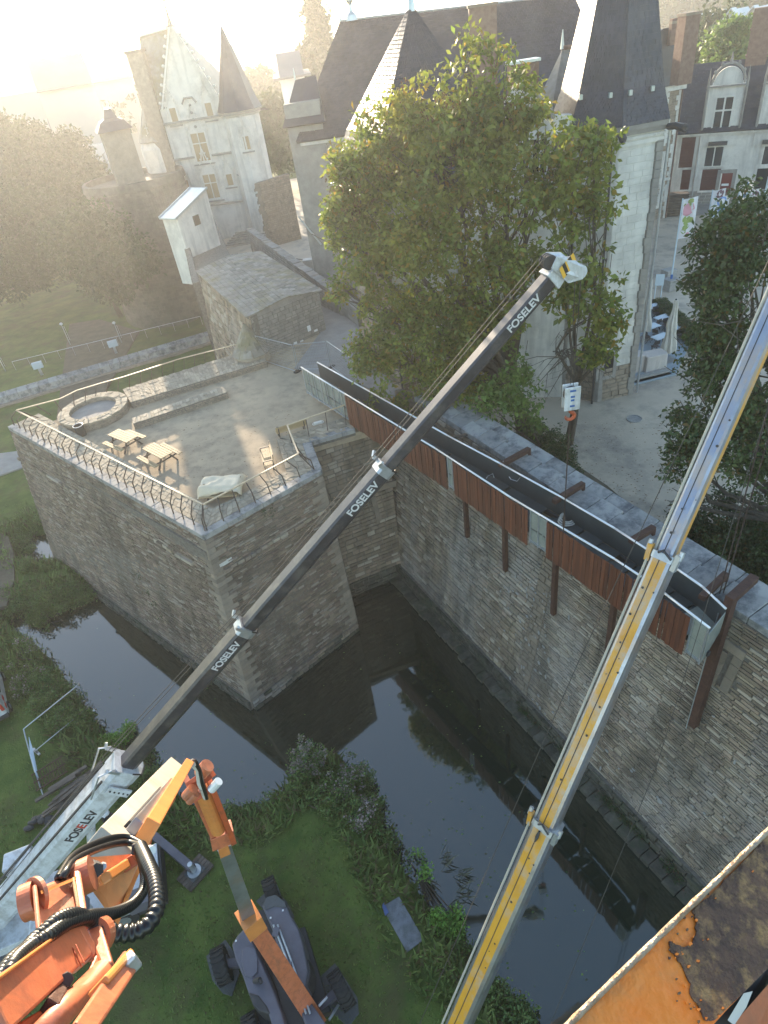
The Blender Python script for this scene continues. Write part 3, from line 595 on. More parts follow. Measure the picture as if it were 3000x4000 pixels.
# back curtain between bastion and right wall, with blocked doorway
rcw = thing('return_wall', 'shaded stone curtain wall closing the inner corner of the moat', 'wall', (-1.4, 30.2, 0))
bw0, bw1 = V((-3.6, 29.4, -.6)), V((0.6, 30.85, -.6)); tb = .16*11.3
nb = V((-(bw1-bw0)[1], (bw1-bw0)[0], 0)).normalized()
masonry('masonry', (bw0+V((0, 0, 1.7)), bw1+V((0, 0, 1.7)), vz(bw1+nb*tb, 10.9)+V((.9, .3, 0)), vz(bw0+nb*tb, 10.9)), 'rampart_stone', rcw, ch=.25, lw=(.35, .8), single=100, seed=41, depth=.05)
masonry('plinth', (bw0, bw1, bw1+V((0, 0, 1.72)), bw0+V((0, 0, 1.72))), 'wet_stone', rcw, ch=.25, lw=(.35, .8), seed=42, depth=.07)
def rp(x, y):
    z = 6.0
    for _ in range(25):
        p = P(x, y, z); z += (nb.dot(p-vz(bw0, 0))-.16*(z+.6))*.9
    return P(x, y, z)
q = [rp(1440, 1925), rp(1530, 1905), rp(1530, 1945), rp(1462, 1960)]
mb = MB(); mb.slab([p-nb*.08 for p in (q[0], q[1], q[2], q[3])], nb*.06); build('door_recess', mb, 'dark', rcw)
mb = MB(); mb.beam(rp(1440, 1905)-nb*.12, rp(1540, 1880)-nb*.12, .35, .42); build('lintel', mb, 'quoin', rcw)
mb = MB(); mb.beam(rp(1452, 1935)-nb*.1, rp(1475, 2030)-nb*.1, .3, .3); build('jamb', mb, 'quoin', rcw)
# ================================================================== GUARDHOUSE on the rampart
gh = thing('guardhouse', 'squat stone guardhouse with a mossy stone slab roof behind the terrace', 'guardhouse', P(1140, 1330, 10.7))
g1 = vz((-2.2, 47.7), 0); g0 = vz((-7.0, 44.1), 0); gd = (P(1015, 1000, 13.7)-P(1232, 1140, 13.7)); gd[2] = 0; GL = gd.length; gd.normalize()
ge = GL+1.5; ez0, ez1 = 14.0, 13.75; rz_ = H(g0.lerp(g1, .52), 1108, 1162)
gm0 = g0.lerp(g1, .52)
mb = MB(); mb.add([vz(g0, -1), vz(g1, 10), vz(g1, ez1), vz(gm0, rz_), vz(g0, ez0)], [(0, 1, 2, 3, 4)])
masonry('front_masonry', (vz(g0, 10.4), vz(g1, 10.4), vz(g1, ez1), vz(g0, ez1)), 'granite', gh, ch=.26, lw=(.3, .75), single=60, seed=51, depth=.04)
mb = MB(); mb.slab([vz(g0, ez1-.02), vz(g1, ez1-.02), vz(gm0, rz_-.05), vz(g0, ez0)], gd*.4); build('gable', mb, 'granite', gh)
lf = V((-gd[1], gd[0], 0)); lf = -lf if lf.dot(g0-g1) < 0 else lf
g0b = g0+gd*ge; g1b = g1+gd*ge
masonry('side_masonry', (vz(g0b, 0)+lf*1.2, vz(g0, 0)+lf*1.2, vz(g0, ez0-.05), vz(g0b, ez0-.05)), 'rampart_stone', gh, ch=.34, lw=(.5, 1.3), single=60, seed=52, depth=.1, jit=.05)
masonry('side_masonry', (vz(g1, 8), vz(g1b, 8), vz(g1b, ez1-.05), vz(g1, ez1-.05)), 'granite', gh, ch=.3, lw=(.4, .9), seed=53)
mb = MB(); mb.prism([g0+gd*.5, g1+gd*.5, g1b, g0b], 0, 13.6); build('core', mb, 'mortar', gh)
# slab roof in rows of stones
def slabs(a, b, c, d, m, parent, rows, cols, seed=1, single=0, th=.08, name='roof_slabs'):
    """a-b eave, d-c ridge; courses overlap like real slabs"""
    rng = random.Random(seed); a, b, c, d = [V(p) for p in (a, b, c, d)]; n = (b-a).cross(d-a).normalized(); mb = MB(); cnt = 0
    if n[2] < 0: n = -n
    for j in range(rows):
        v0, v1 = j/rows, (j+1.25)/rows; o = .5*(j % 2)
        for i in range(-1, cols+1):
            u0 = (i+o+rng.uniform(-.12, .12))/cols; u1 = (i+1+o-.06)/cols; u0, u1 = max(0, u0), min(1, u1)
            if u1-u0 < .2/cols: continue
            e = rng.uniform(0, .02)*(th/.08); f = lambda u, v: lerp(lerp(a, b, u), lerp(d, c, u), min(v, 1))
            q = [f(u0, v0)+n*(th+e), f(u1, v0)+n*(th+e), f(u1, v1)+n*(.02+e), f(u0, v1)+n*(.02+e)]
            tgt = MB() if cnt < single else mb; tgt.slab(q, -n*th)
            if cnt < single: build('roof_slab', tgt, m, parent)
            cnt += 1
    build(name, mb, m, parent, kind='stuff')
ov = -gd*.15; rgp0, rgp1 = vz(gm0, rz_)+ov, vz(gm0+gd*ge, rz_)
slabs(vz(g0, ez0-.12)+lf*.3+ov, vz(g0b, ez0-.12)+lf*.3, rgp1, rgp0, 'slab_roof', gh, 9, 26, 1, 120)
slabs(vz(g1b, ez1-.05)-lf*.25, vz(g1, ez1-.05)-lf*.25+ov, rgp0, rgp1, 'slab_roof', gh, 7, 26, 2)
# corner turret of slabs
ct = vz(g0+lf*.5+gd*.2, 0); mb = MB(); rr = random.Random(2)
mb.lathe(vz(ct, 0), [(1.9, 0), (1.25, 9.8), (1.2, 11.4)], 10); build('turret_wall', mb, 'rampart_stone', gh)
mb = MB()
for j in range(5):
    for i in range(9): a0 = (i+.5*(j % 2))/9*2*PI; a1 = a0+2*PI/9*.95; r0, r1 = 1.42-.26*j, 1.42-.26*(j+1)-.05; mb.slab([vz(ct, 11.4+j*.38)+V((r*math.cos(a), r*math.sin(a), h)) for r, a, h in ((r0, a0, 0), (r0, a1, 0), (max(r1, .05), a1, .45), (max(r1, .05), a0, .45))], (0, 0, .07))
build('turret_slabs', mb, 'slab_roof', gh, kind='stuff')
# notices on the guardhouse front
for x, y, w, h in ((1205, 1282, .28, .42), (1232, 1290, .3, .14), (1152, 1339, .28, .16), (1177, 1333, .28, .16), (1184, 1350, .2, .42)):
    c = PV(x, y, g0, g1); u = (g1-g0).normalized(); nn = V((u[1], -u[0], 0)); mb = MB(); mb.slab([c+nn*.09-u*w/2-V((0, 0, h/2)), c+nn*.09+u*w/2-V((0, 0, h/2)), c+nn*.09+u*w/2+V((0, 0, h/2)), c+nn*.09-u*w/2+V((0, 0, h/2))], -nn*.04); build('notice', mb, 'white_paint', gh)
# white rendered head house on the roof with a metal roof
wb = thing('stair_head_house', 'small white rendered hut with a shiny metal lean-to roof on the rampart', 'hut', vz(g0b, 13))
w_r = P(845, 893, 14.2); w_l = P(720, 945, 14.2); hb = (w_r-w_l).length
hz = lambda b, x, y: H(b, x, y)
wr_top = hz(w_r, 808, 738); wl_top = hz(w_l, 683, 858); uu = (w_r-w_l).normalized(); bk = V((-uu[1], uu[0], 0)); bk = -bk if bk[1] < 0 else bk
w4 = [w_l, w_r, w_r+bk*2.2, w_l+bk*2.2]
mb = MB(); mb.add([vz(p, 10) for p in w4]+[vz(w_l, wl_top), vz(w_r, wr_top), vz(w4[2], wr_top), vz(w4[3], wl_top)], [(0, 1, 5, 4), (1, 2, 6, 5), (2, 3, 7, 6), (3, 0, 4, 7), (4, 5, 6, 7)]); build('wall', mb, 'tufa', wb)
a, b, c, d = vz(w_l, wl_top)-uu*.3-bk*.15, vz(w_r, wr_top)+uu*.1-bk*.15, vz(w4[2], wr_top)+uu*.1+bk*.1, vz(w4[3], wl_top)-uu*.3+bk*.1
mb = MB(); mb.slab([a, b, c, d], (0, 0, .12)); build('roof', mb, 'zinc', wb)
for e0, e1 in ((a, b), (d, c)): mb = MB(); mb.beam(e0+V((0, 0, .17)), e1+V((0, 0, .17)), .1, .1); build('roof_edge', mb, 'zinc', wb)
c = PV(768, 860, w_l, w_r); mb = MB(); mb.slab([c-bk*.03+uu*x+V((0, 0, z)) for x, z in ((-.4, -.45), (.4, -.45), (.4, .45), (-.4, .45))], bk*.05); build('window', mb, 'dark', wb)
# path wall with rough coping, running from the guardhouse towards the palace
pwll = thing('path_wall', 'low rough stone wall beside the ramp behind the guardhouse', 'wall', P(1200, 1120, 11))
a, b = P(965, 900, 12.0), P(1392, 1212, 12.0); uw = (b-a).normalized(); nw = V((-uw[1], uw[0], 0)); nw = nw if nw[1] > 0 else -nw
masonry('masonry', (vz(a, 9), vz(b, 9), b, a), 'granite', pwll, ch=.25, lw=(.3, .7), seed=60)
L = (b-a).length; t = 0; rr = random.Random(9)
while t < L: s = rr.uniform(.35, .7); mb = MB(); mb.prism([a+uw*t-nw*(.08+rr.random()*.06), a+uw*(t+s*.95)-nw*(.08+rr.random()*.06), a+uw*(t+s*.95)+nw*.7, a+uw*t+nw*.7], 11.95, 12.12+rr.uniform(-.04, .06)); build('coping_stone', mb, 'granite', pwll); t += s
mb = MB(); mb.prism([vz(p, 0) for p in (a+nw*.05, b+nw*.05, b+nw*.6, a+nw*.6)], 6, 11.94); build('wall_core', mb, 'mortar', pwll)
# ================================================================== TERRACE FURNITURE
def rail_run(name, label, cat, base, top, nposts, m='rail_sunlit_tan', bend=True, group=None, skip_ends=False, r=.022, rr_=.03, mid=.55):
    """base/top: polylines of equal length; bent posts rise vertical then lean to the rail"""
    t = thing(name, label, cat, base[0], 0, group)
    for i in range(len(top)-1):
        mb = MB(); mb.beam(top[i], top[i+1], .085, .05); build('handrail', mb, m, t)
    segl = [(base[i+1]-base[i]).length for i in range(len(base)-1)]; T = sum(segl)
    for k in range(nposts):
        s = T*k/(nposts-1); i = 0
        while i < len(segl)-1 and s > segl[i]: s -= segl[i]; i += 1
        u = min(1, s/segl[i]); b = base[i].lerp(base[i+1], u); tp = top[i].lerp(top[i+1], u); mb = MB()
        if bend:
            kn = V((lerp(b[0], tp[0], .12), lerp(b[1], tp[1], .12), lerp(b[2], tp[2], mid))); mb.beam(b-V((0, 0, .03)), kn, .06, .045, (1, 0, 0)); mb.beam(kn, tp, .06, .045, (1, 0, 0))
        else: mb.beam(b, tp, .06, .045, (1, 0, 0))
        build('baluster', mb, 'baluster_paint', t)
    return t
RZ = 12.08
tp0, tp1, tp2, tp3, tp4 = P(64, 1603, RZ), P(792, 1971, RZ), P(1165, 1772, RZ), P(1122, 1661, RZ), P(1345, 1582, RZ)
bs0, bs1 = lft+nL*.25+uL*-.3, tip+mitre*.22
rail_run('terrace_railing', 'long bent-post railing along the left edge of the bastion terrace', 'railing', [bs0, bs1], [tp0, tp1], 25, group=None)
bs2 = rc+nR*.2+nS*.2
rail_run('terrace_railing', 'railing along the right face of the bastion terrace, beyond the bench', 'railing', [bs1+V((.1, 0, 0)), bs2], [tp1, tp2], 8)
bs3 = rci+nS*1.2+sR*.9; bs3 = vz(tp3, 11); bs4 = P(1352, 1660, 11)
rail_run('terrace_railing', 'short railing from the terrace corner to the rusty gangway', 'railing', [bs2, bs3, bs4], [tp2, tp3, tp4], 7, bend=False)
bk = [P(x, y, 11.1) for x, y in ((150, 1632), (262, 1606), (300, 1590), (390, 1545), (480, 1520), (700, 1448), (960, 1362))]
bt = [P(x, y, 12.15) for x, y in ((64, 1602), (236, 1557), (300, 1525), (400, 1495), (480, 1473), (700, 1402), (955, 1338))]
rail_run('terrace_railing', 'sunlit handrail curving round the stone ring along the back parapet', 'railing', bk, bt, 20, 'rail_sunlit_tan', bend=False)
# picnic tables ------------------------------------------------------
def picnic(name, label, c, rz, tarp=False):
    t = thing(name, label, 'picnic table', c, rz, 'picnic tables on the terrace')
    c0 = V(c); o = V((0, 0, 0)); t.location = (0, 0, 0); t.rotation_euler = (0, 0, 0)
    def bx(nm, p, d, m='timber'): mb = MB(); mb.box(p, d); return build(nm, mb, m, t, bev=.006)
    for i in range(5): bx('top_plank', (0, -.32+.16*i, .74), (2.0, .145, .045))
    for s in (-1, 1):
        for j in range(2): bx('seat_plank', (0, s*.78+(j-.5)*.15, .45), (2.0, .135, .045))
        for e in (-1, 1): mb = MB(); mb.beam((e*.7, s*.2, .7), (e*.7, s*.62, 0), .07, .09); build('leg', mb, 'old_timber', t)
    for e in (-1, 1): bx('crossbar', (e*.7, 0, .40), (.06, 1.75, .09), 'old_timber'); bx('bearer', (e*.7, 0, .69), (.06, .75, .07), 'old_timber')
    t.location = c0; t.rotation_euler = (0, 0, rz); return t
DZ = 10.7
def qd(a, b): v = P(*b)-P(*a); return math.atan2(v[1], v[0])
p1 = P(478, 1702, DZ+.74); p2 = P(615, 1760, DZ+.74)
a1 = qd((450, 1664, DZ+.74), (551, 1704, DZ+.74)); a2 = qd((591, 1713, DZ+.74), (660, 1757, DZ+.74))
t1 = picnic('picnic_table', 'weathered wooden picnic table nearest the stone ring', vz(p1, DZ), a1)
t2 = picnic('picnic_table', 'wooden picnic table casting a long shadow, between the ring and the covered table', vz(p2, DZ), a2+R(4))
ptp = P(862, 1885, DZ+.7); at_ = qd((800, 1890, DZ+.7), (905, 1915, DZ+.7))
t3 = picnic('picnic_table', 'picnic table under a crumpled cream tarpaulin by the terrace tip', vz(ptp, DZ), R(-8))
mb = MB(); n1, n2 = 26, 20; rr = random.Random(4); g = []
for i in range(n1+1):
    for j in range(n2+1):
        x = (i/n1-.5)*2.5; y = (j/n2-.5)*1.75; dx = max(0, abs(x)-1.0); dy = max(0, abs(y)-.42); z = .80-.75*min(.55, dx*1.4+dy*.75)
        z += .07*math.sin(x*2.2+y*7)*(.3+min(1, dy*3+dx*2))+noise.noise(V((x*2.5, y*3, 1)))*.10
        g.append((x-.3*dx*(1 if x > 0 else -1), y-.2*dy*(1 if y > 0 else -1), z))
mb.add(g, [(i*(n2+1)+j, (i+1)*(n2+1)+j, (i+1)*(n2+1)+j+1, i*(n2+1)+j+1) for i in range(n1) for j in range(n2)])
tp = build('tarpaulin', mb, 'tarp', smooth=True, label='crumpled cream tarpaulin thrown over the picnic table at the terrace tip', cat='tarpaulin', origin=V((0, 0, 0))); tp.location = vz(ptp, DZ+.02); tp.rotation_euler = (0, 0, R(-8))
s_ = tp.modifiers.new('thickness', 'SOLIDIFY'); s_.thickness = .01
def bench(label, c, rz):
    t = thing('park_bench', label, 'bench', (0, 0, 0), 0, 'slatted benches on the terrace')
    for i in range(5): mb = MB(); mb.box((0, -.2+.1*i, .44), (1.8, .085, .03)); build('seat_slat', mb, 'timber', t)
    for i in range(4): mb = MB(); mb.box((0, .27+.03*i, .55+.1*i), (1.8, .03, .085)); build('back_slat', mb, 'timber', t)
    for e in (-1, 1):
        mb = MB(); mb.beam((e*.75, -.22, 0), (e*.75, -.2, .42), .05, .05, (1, 0, 0)); mb.beam((e*.75, .2, 0), (e*.75, .36, .92), .05, .05, (1, 0, 0)); mb.beam((e*.75, -.22, .40), (e*.75, .25, .40), .05, .05); mb.beam((e*.75, -.22, .62), (e*.75, .3, .62), .05, .04); mb.beam((e*.75, -.22, .42), (e*.75, -.22, .62), .05, .05, (1, 0, 0)); build('frame', mb, 'machine_dark', t)
    t.location = c; t.rotation_euler = (0, 0, rz); return t
bc = P(1040, 1785, DZ+.44); ab = qd((1020, 1757, DZ+.44), (1036, 1823, DZ+.44))
bench('sunlit slatted bench facing away from the right edge of the terrace', vz(bc, DZ), ab)
bc = P(1133, 1665, DZ+.6); ab = qd((1074, 1678, DZ+.7), (1200, 1640, DZ+.7))
bench('shaded dark brown bench behind the corner railing near the gangway', vz(bc, DZ)+V((0, .1, 0)), ab+PI)
# bin by the ring
c = P(322, 1700, DZ); t = thing('litter_bin', 'dark round litter bin with a pale rim against the stone ring', 'bin', c)
mb = MB(); mb.lathe(c, [(.26, 0), (.3, .7), (.27, .7), (.24, .1)], 16); build('body', mb, 'machine_dark', t, smooth=False)
mb = MB(); mb.tube([c+V((.3*math.cos(a*PI/12), .3*math.sin(a*PI/12), .71)) for a in range(25)], .025, 6); build('rim', mb, 'galv', t)
c = P(1243, 1655, 11.0); t = thing('drain_cap', 'pale metal cap with curled handles lying on the parapet flagstones', 'metal cap', c)
mb = MB(); mb.box(c+V((0, 0, .06)), (.45, .26, .1), .2); build('body', mb, 'tufa', t, bev=.02)
for s in (-1, 1): mb = MB(); mb.tube([c+V((s*.2+.12*math.cos(a), s*.05+.14*math.sin(a), .05)) for a in np.linspace(0, 2*PI, 12)], .025, 5); build('handle', mb, 'tufa', t)
# mobile fence panels at the terrace gate
def site_fence(label, a, b, h, zb):
    a, b = V(a), V(b); t = thing('site_fence', label, 'barrier', a.lerp(b, .5), 0, 'mobile fence panels by the gangway')
    mb = MB(); mb.tube([a, a+V((0, 0, h)), b+V((0, 0, h)), b, a+V((0, 0, .15))], .022, 6); build('frame', mb, 'galv', t)
    mb = MB(); n = int((b-a).length/.11)
    for i in range(1, n): p = a.lerp(b, i/n); mb.tube([p+V((0, 0, .15)), p+V((0, 0, h))], .003, 3)
    for k in range(1, 9): z = .15+(h-.15)*k/9; mb.tube([a+V((0, 0, z)), b+V((0, 0, z))], .003, 3)
    build('mesh_infill', mb, 'galv', t)
    for e in (a, b): mb = MB(); mb.box(e+V((0, 0, .06)), (.6, .22, .12), .9); build('foot', mb, 'machine_dark', t)
f0, f1, f2, f3 = P(1022, 1412, DZ), P(1160, 1452, DZ), P(1290, 1440, DZ), P(1395, 1512, DZ)
f1 = P(1163, 1452, DZ)
hh = H(f1, 1138, 1348)-DZ
site_fence('mobile mesh fence panel leaning towards the guardhouse front', f0, f1, hh, DZ)
site_fence('mobile mesh fence panel in the middle, in front of the dark notices', f1+V((.1, .05, 0)), f2, hh, DZ)
site_fence('mobile mesh fence panel nearest the tree, beside the gangway mouth', f2+V((.1, .05, 0)), f3, hh, DZ)
# ================================================================== GANGWAY
gw = thing('rusty_gangway', 'rust-clad walkway with bright steel handrails bolted outside the rampart', 'gangway', P(2067, 1987, 10))
GZ, FZ = 12.95, 12.0
nr = [P(x, y, GZ) for x, y in ((1176, 1434), (1346, 1537), (1700, 1751), (1995, 1943), (2400, 2183), (2509, 2255), (2589, 2312), (2773, 2454))]
fr_ = [P(x, y, GZ) for x, y in ((1239, 1415), (1420, 1516), (1746, 1700), (1953, 1810), (2198, 1945), (2400, 2063), (2631, 2213), (2743, 2291), (2836, 2378))]
def along(pl, x):   # point on polyline whose image x matches
    for i in range(len(pl)-1):
        a, b = proj(pl[i]), proj(pl[i+1])
        if x <= b[0] or i == len(pl)-2:
            t = (x-a[0])/(b[0]-a[0])
            for _ in range(4):
                q = proj(pl[i].lerp(pl[i+1], t)); t += (x-q[0])/(b[0]-a[0])
            return pl[i].lerp(pl[i+1], t)
for pl in (nr, fr_):
    for i in range(len(pl)-1): mb = MB(); mb.tube([pl[i], pl[i+1]], .042, 8); build('handrail', mb, 'steel_rail', gw, smooth=True)
gtop = along(nr, 2067); ZB = H(gtop, 2064, 2128); print('panel bottom', ZB)
gn = -(fr_[0]-nr[0]).normalized()
def sidepanels(x0, x1, m, zt, zb, w=.17, name='cladding_panel', skew=0, seed=1, out=.05):
    a, b = along(nr, x0), along(nr, x1); L = (b-a).length; u = (b-a)/L; n = max(1, int(L/w)); nn = V((u[1], -u[0], 0)); nn = nn if nn[0] < 0 else -nn; rr = random.Random(seed)
    for i in range(n):
        p, q = a+u*L*i/n, a+u*(L*(i+1)/n-rr.choice((.006, .012, .03))); o = nn*(out+rr.uniform(-.03, .03)); zz = zb+rr.uniform(-.015, .015); k = skew*(i+1)/n if i == n-1 else 0
        mb = MB(); mb.slab([vz(p, zz)+o, vz(q-u*skew*(1 if i >= n-4 else 0)*(i-(n-5))/4, zz)+o, vz(q, zt)+o+nn*.01, vz(p, zt)+o], -nn*.03); build(name, mb, m, gw)
sidepanels(1347, 1742, 'corten', GZ-.1, ZB, seed=1); sidepanels(1768, 2066, 'corten', GZ-.1, ZB, seed=2); sidepanels(2141, 2706, 'corten', GZ-.1, ZB, seed=3, skew=.0)
# glazed or pale sections between the rusty cladding
for x0, x1, n in ((1178, 1345, 7), (1746, 1764, 1), (2072, 2137, 2), (2712, 2768, 1)):
    sidepanels(x0, x1, 'pale_glass', GZ-.12, ZB+.35 if n > 2 else ZB+.25, w=.38 if n > 2 else .7, name='side_pane', out=-.02)
    a, b = along(nr, x0), along(nr, x1)
    for k in range(n+1): p = a.lerp(b, k/n); mb = MB(); mb.beam(vz(p, ZB+.15), vz(p, GZ-.05), .05, .05, (1, 0, 0)); build('upright', mb, 'galv', gw)
    mb = MB(); mb.beam(vz(a, ZB+.28), vz(b, ZB+.28), .08, .08); build('bottom_rail', mb, 'galv', gw)
# far side panels (dark inner face), floor boards
for i in range(len(fr_)-1):
    a, b = fr_[i], fr_[i+1]; mb = MB(); u = (b-a).normalized(); nn = V((-u[1], u[0], 0)); mb.slab([vz(a, FZ), vz(b, FZ), vz(b, GZ-.06), vz(a, GZ-.06)], nn*.03); build('inner_panel', mb, 'deck_black', gw)
xs = np.linspace(1185, 2700, 22)
for i in range(21):
    a, b = along(nr, xs[i]), along(nr, xs[i+1]-5); rr = random.Random(i); fa, fb = [min(((lerp(fr_[j], fr_[j+1], t)) for j in range(len(fr_)-1) for t in np.linspace(0, 1, 25)), key=lambda q: (q-p).length) for p in (a, b)]
    tilt = rr.uniform(-.04, .04) if i > 8 else 0
    if i in (12, 16): fa = a.lerp(fa, .55); 
    mb = MB(); mb.slab([vz(a, FZ+tilt), vz(b, FZ), vz(fb, FZ+rr.uniform(0, .03)), vz(fa, FZ-tilt)], (0, 0, -.05)); build('floor_plate', mb, 'deck_black', gw)
mb = MB(); a, b, c, d = along(nr, 2640), nr[-1], fr_[-1], fr_[-2]; mb.slab([vz(a, FZ+.03), vz(b, FZ+.03), vz(c, FZ+.03), vz(d, FZ+.03)], (0, 0, -.04)); build('end_plate', mb, 'pale_glass', gw)
mb = MB(); e0, e1 = vz(nr[-1], ZB+.3), vz(fr_[-1], ZB+.9); mb.slab([e0, e1, vz(fr_[-1], GZ-.15), vz(nr[-1], GZ-.25)], (nr[-1]-nr[-2]).normalized()*.03); build('end_panel', mb, 'pale_glass', gw)
mb = MB()
dv_ = (fr_[0]-nr[0]).normalized()*.3
for i in range(len(nr)-1): mb.beam(vz(nr[i]+dv_, ZB+.5), vz(nr[i+1]+dv_, ZB+.5), .12, .2)
for i in range(len(fr_)-1): mb.beam(vz(fr_[i], FZ-.2), vz(fr_[i+1], FZ-.2), .12, .2)
build('under_frame', mb, 'machine_dark', gw)
sp = P(2440, 2290, 0)
for (x0, y0, x1, y1) in ((1829, 1950, 1835, 2092), (1985, 2060, 1984, 2224), (2178, 2190, 2171, 2392), (2402, 2400, 2385, 2540)):
    q = wpt(x1, y1); ztop = 11.0; mb = MB(); mb.beam(q+V(WN)*-.15, vz(q-V(WN)*.15, ztop), .2, .2, WN); build('hanging_post', mb, 'rusty_beam', gw)
for (x0, y0, x1, y1) in ((1991, 1797, 2067, 1755), (2202, 1936, 2278, 1890), (2494, 2097, 2553, 2061), (2773, 2304, 2836, 2243)):
    a, b = P(x0, y0, 12.85), P(x1, y1, 12.85); mb = MB(); mb.beam(a-(b-a)*.5, b, .22, .2); build('cross_beam', mb, 'rusty_beam', gw)
    mb = MB(); mb.beam(vz(b, 12.85), vz(b, 12.3), .2, .12, (1, 0, 0)); build('cross_beam_end', mb, 'rusty_beam', gw)
bp = thing('rusty_bracket', 'tall rust-brown steel bracket hooked over the coping past the gangway end', 'bracket', P(2857, 2340, 12.6))
a, b = P(2857, 2338, 13.2), P(2946, 2257, 13.2); mb = MB(); mb.beam(a, b, .28, .24); build('arm', mb, 'rusty_beam', bp)
lo = wpt(2722, 2822)-WN*.2; mb = MB(); mb.beam(lo, vz(a, 13.32), .27, .27, WN); build('post', mb, 'rusty_beam', bp)
mb = MB(); mb.tube([lo+V(WN)*-.2+V((-.12, 0, 0)), vz(a, 12.6)+V((-.3, 0, 0))], .02, 5); build('edge_cable', mb, 'galv', bp)
# loose grey cables drooping from the handrail
for pts, lab in ((((1930, 1865), (1925, 1850), (1905, 1860), (1900, 1868)), 'short grey cable tied over the inner handrail of the gangway'), (((1965, 1800), (1975, 1840), (1995, 1872), (2020, 1880), (2040, 1855)), 'grey cable loop drooping inside the gangway near the tree')):
    mb = MB(); zz = [GZ+.05]+[FZ+.5]*(len(pts)-2)+[GZ+.02]; ps = [P(x, y, z) for (x, y), z in zip(pts, zz)]; mb.tube(ps, .018, 5); build('cable', mb, 'galv', label=lab, cat='cable')
c = P(1825, 1705, 12.2); mb = MB(); mb.beam(c+V((-.7, -.1, .1)), c+V((.9, .25, .1)), .22, .1, (0, .3, 1)); build('loose_plank', mb, 'old_timber', label='splintered wooden plank jammed between the gangway rail and the tree', cat='plank')
c = P(2215, 2035, FZ+.1); mb = MB()
for k in range(3): mb.tube([c+V(((.35-.06*k)*math.cos(a), .3*math.sin(a)+.05*k, .05*k)) for a in np.linspace(0, 5.4, 16)], .03, 6)
build('rope_coil', mb, 'canvas', label='coil of pale rope lying on the black gangway floor under the hook', cat='rope coil')
# ================================================================== BLACK BOOM CRANE
def text(name, s, m, c, right, up, size, parent, ext=.006):
    cu = bpy.data.curves.new(name, 'FONT'); cu.body = s; cu.size = size; cu.align_x = 'CENTER'; cu.align_y = 'CENTER'; cu.extrude = ext; cu.offset = size*.022
    o = bpy.data.objects.new(name, cu); C.objects.link(o); bpy.context.view_layer.update()
    me = bpy.data.meshes.new_from_object(o.evaluated_get(bpy.context.evaluated_depsgraph_get())); bpy.data.objects.remove(o)
    r = V(right).normalized(); u = V(up); u = (u-r*u.dot(r)).normalized(); n = r.cross(u); mt = Matrix((r, u, n)).transposed().to_4x4(); mt.translation = V(c)-wloc(parent)
    me.transform(mt); me.materials.clear(); me.materials.append(M[m]); o = bpy.data.objects.new(name, me); C.objects.link(o); o.parent = parent; return o
def boomsec(mb, a, b, w, h, prof=None, cols=None, up=(0, 0, 1)):
    """closed rounded box section from a to b; returns side vectors"""
    a, b = V(a), V(b); d = (b-a).normalized(); x = d.cross(V(up)).normalized(); u = x.cross(d).normalized()
    prof = prof or [(-.5, .38), (-.38, .5), (.38, .5), (.5, .38), (.5, -.2), (.36, -.42), (.15, -.5), (-.15, -.5), (-.36, -.42), (-.5, -.2)]
    n = len(prof); vs = [p+x*(q[0]*w)+u*(q[1]*h) for p in (a, b) for q in prof]; fs = [(i, (i+1) % n, (i+1) % n+n, i+n) for i in range(n)]
    o = len(mb.v); mb.v += [tuple(p) for p in vs]; mb.f += [tuple(i+o for i in f) for f in fs]+[tuple(o+i for i in range(n-1, -1, -1)), tuple(o+n+i for i in range(n))]
    mb.mi += list(cols or [0]*n)+[0, 0]; return x, u, d
hookfoot = P(2196, 2150, FZ); headz = H(hookfoot, 2249, 1060); head = vz(hookfoot, headz)
dH = float((V(head)-V((0, 0, CAMH))).dot(V((RM@np.array([0, 0, -1.0])).tolist())))
TIP = D(2153, 1085, dH+.15); BASE = P(60, 3490, 4.0)
bc_ = thing('mobile_crane', 'black and white telescopic mobile crane with its boom reaching over the moat', 'crane', vz(BASE, .9))
def onax(x, y, a=None, b=None):  # closest axis point to a pixel
    a = a or BASE; b = b or TIP; lo, hi = -.2, 1.2
    for _ in range(40):
        m1, m2 = lerp(lo, hi, .4), lerp(lo, hi, .6); f = lambda t: (lambda q: (q[0]-x)**2+(q[1]-y)**2)(proj(V(a).lerp(V(b), t)))
        if f(m1) < f(m2): hi = m2
        else: lo = m1
    return V(a).lerp(V(b), lo)
J = [onax(478, 2965), onax(945, 2430), onax(1495, 1815)]
ax = (TIP-BASE).normalized()
secs = [(J[0], J[1], .56, .64), (J[1], J[2], .49, .56), (J[2], TIP, .42, .48)]
for a, b, w, h in secs:
    mb = MB(); X, U, A = boomsec(mb, a-ax*.5, b, w, h, cols=[1, 1, 1, 0, 0, 0, 0, 0, 0, 0]); build('boom_section', mb, ['crane_black', 'crane_black'], bc_)
mb = MB(); boomsec(mb, BASE-ax*2.2, J[0], .92, 1.08); build('boom_base', mb, 'crane_white', bc_)
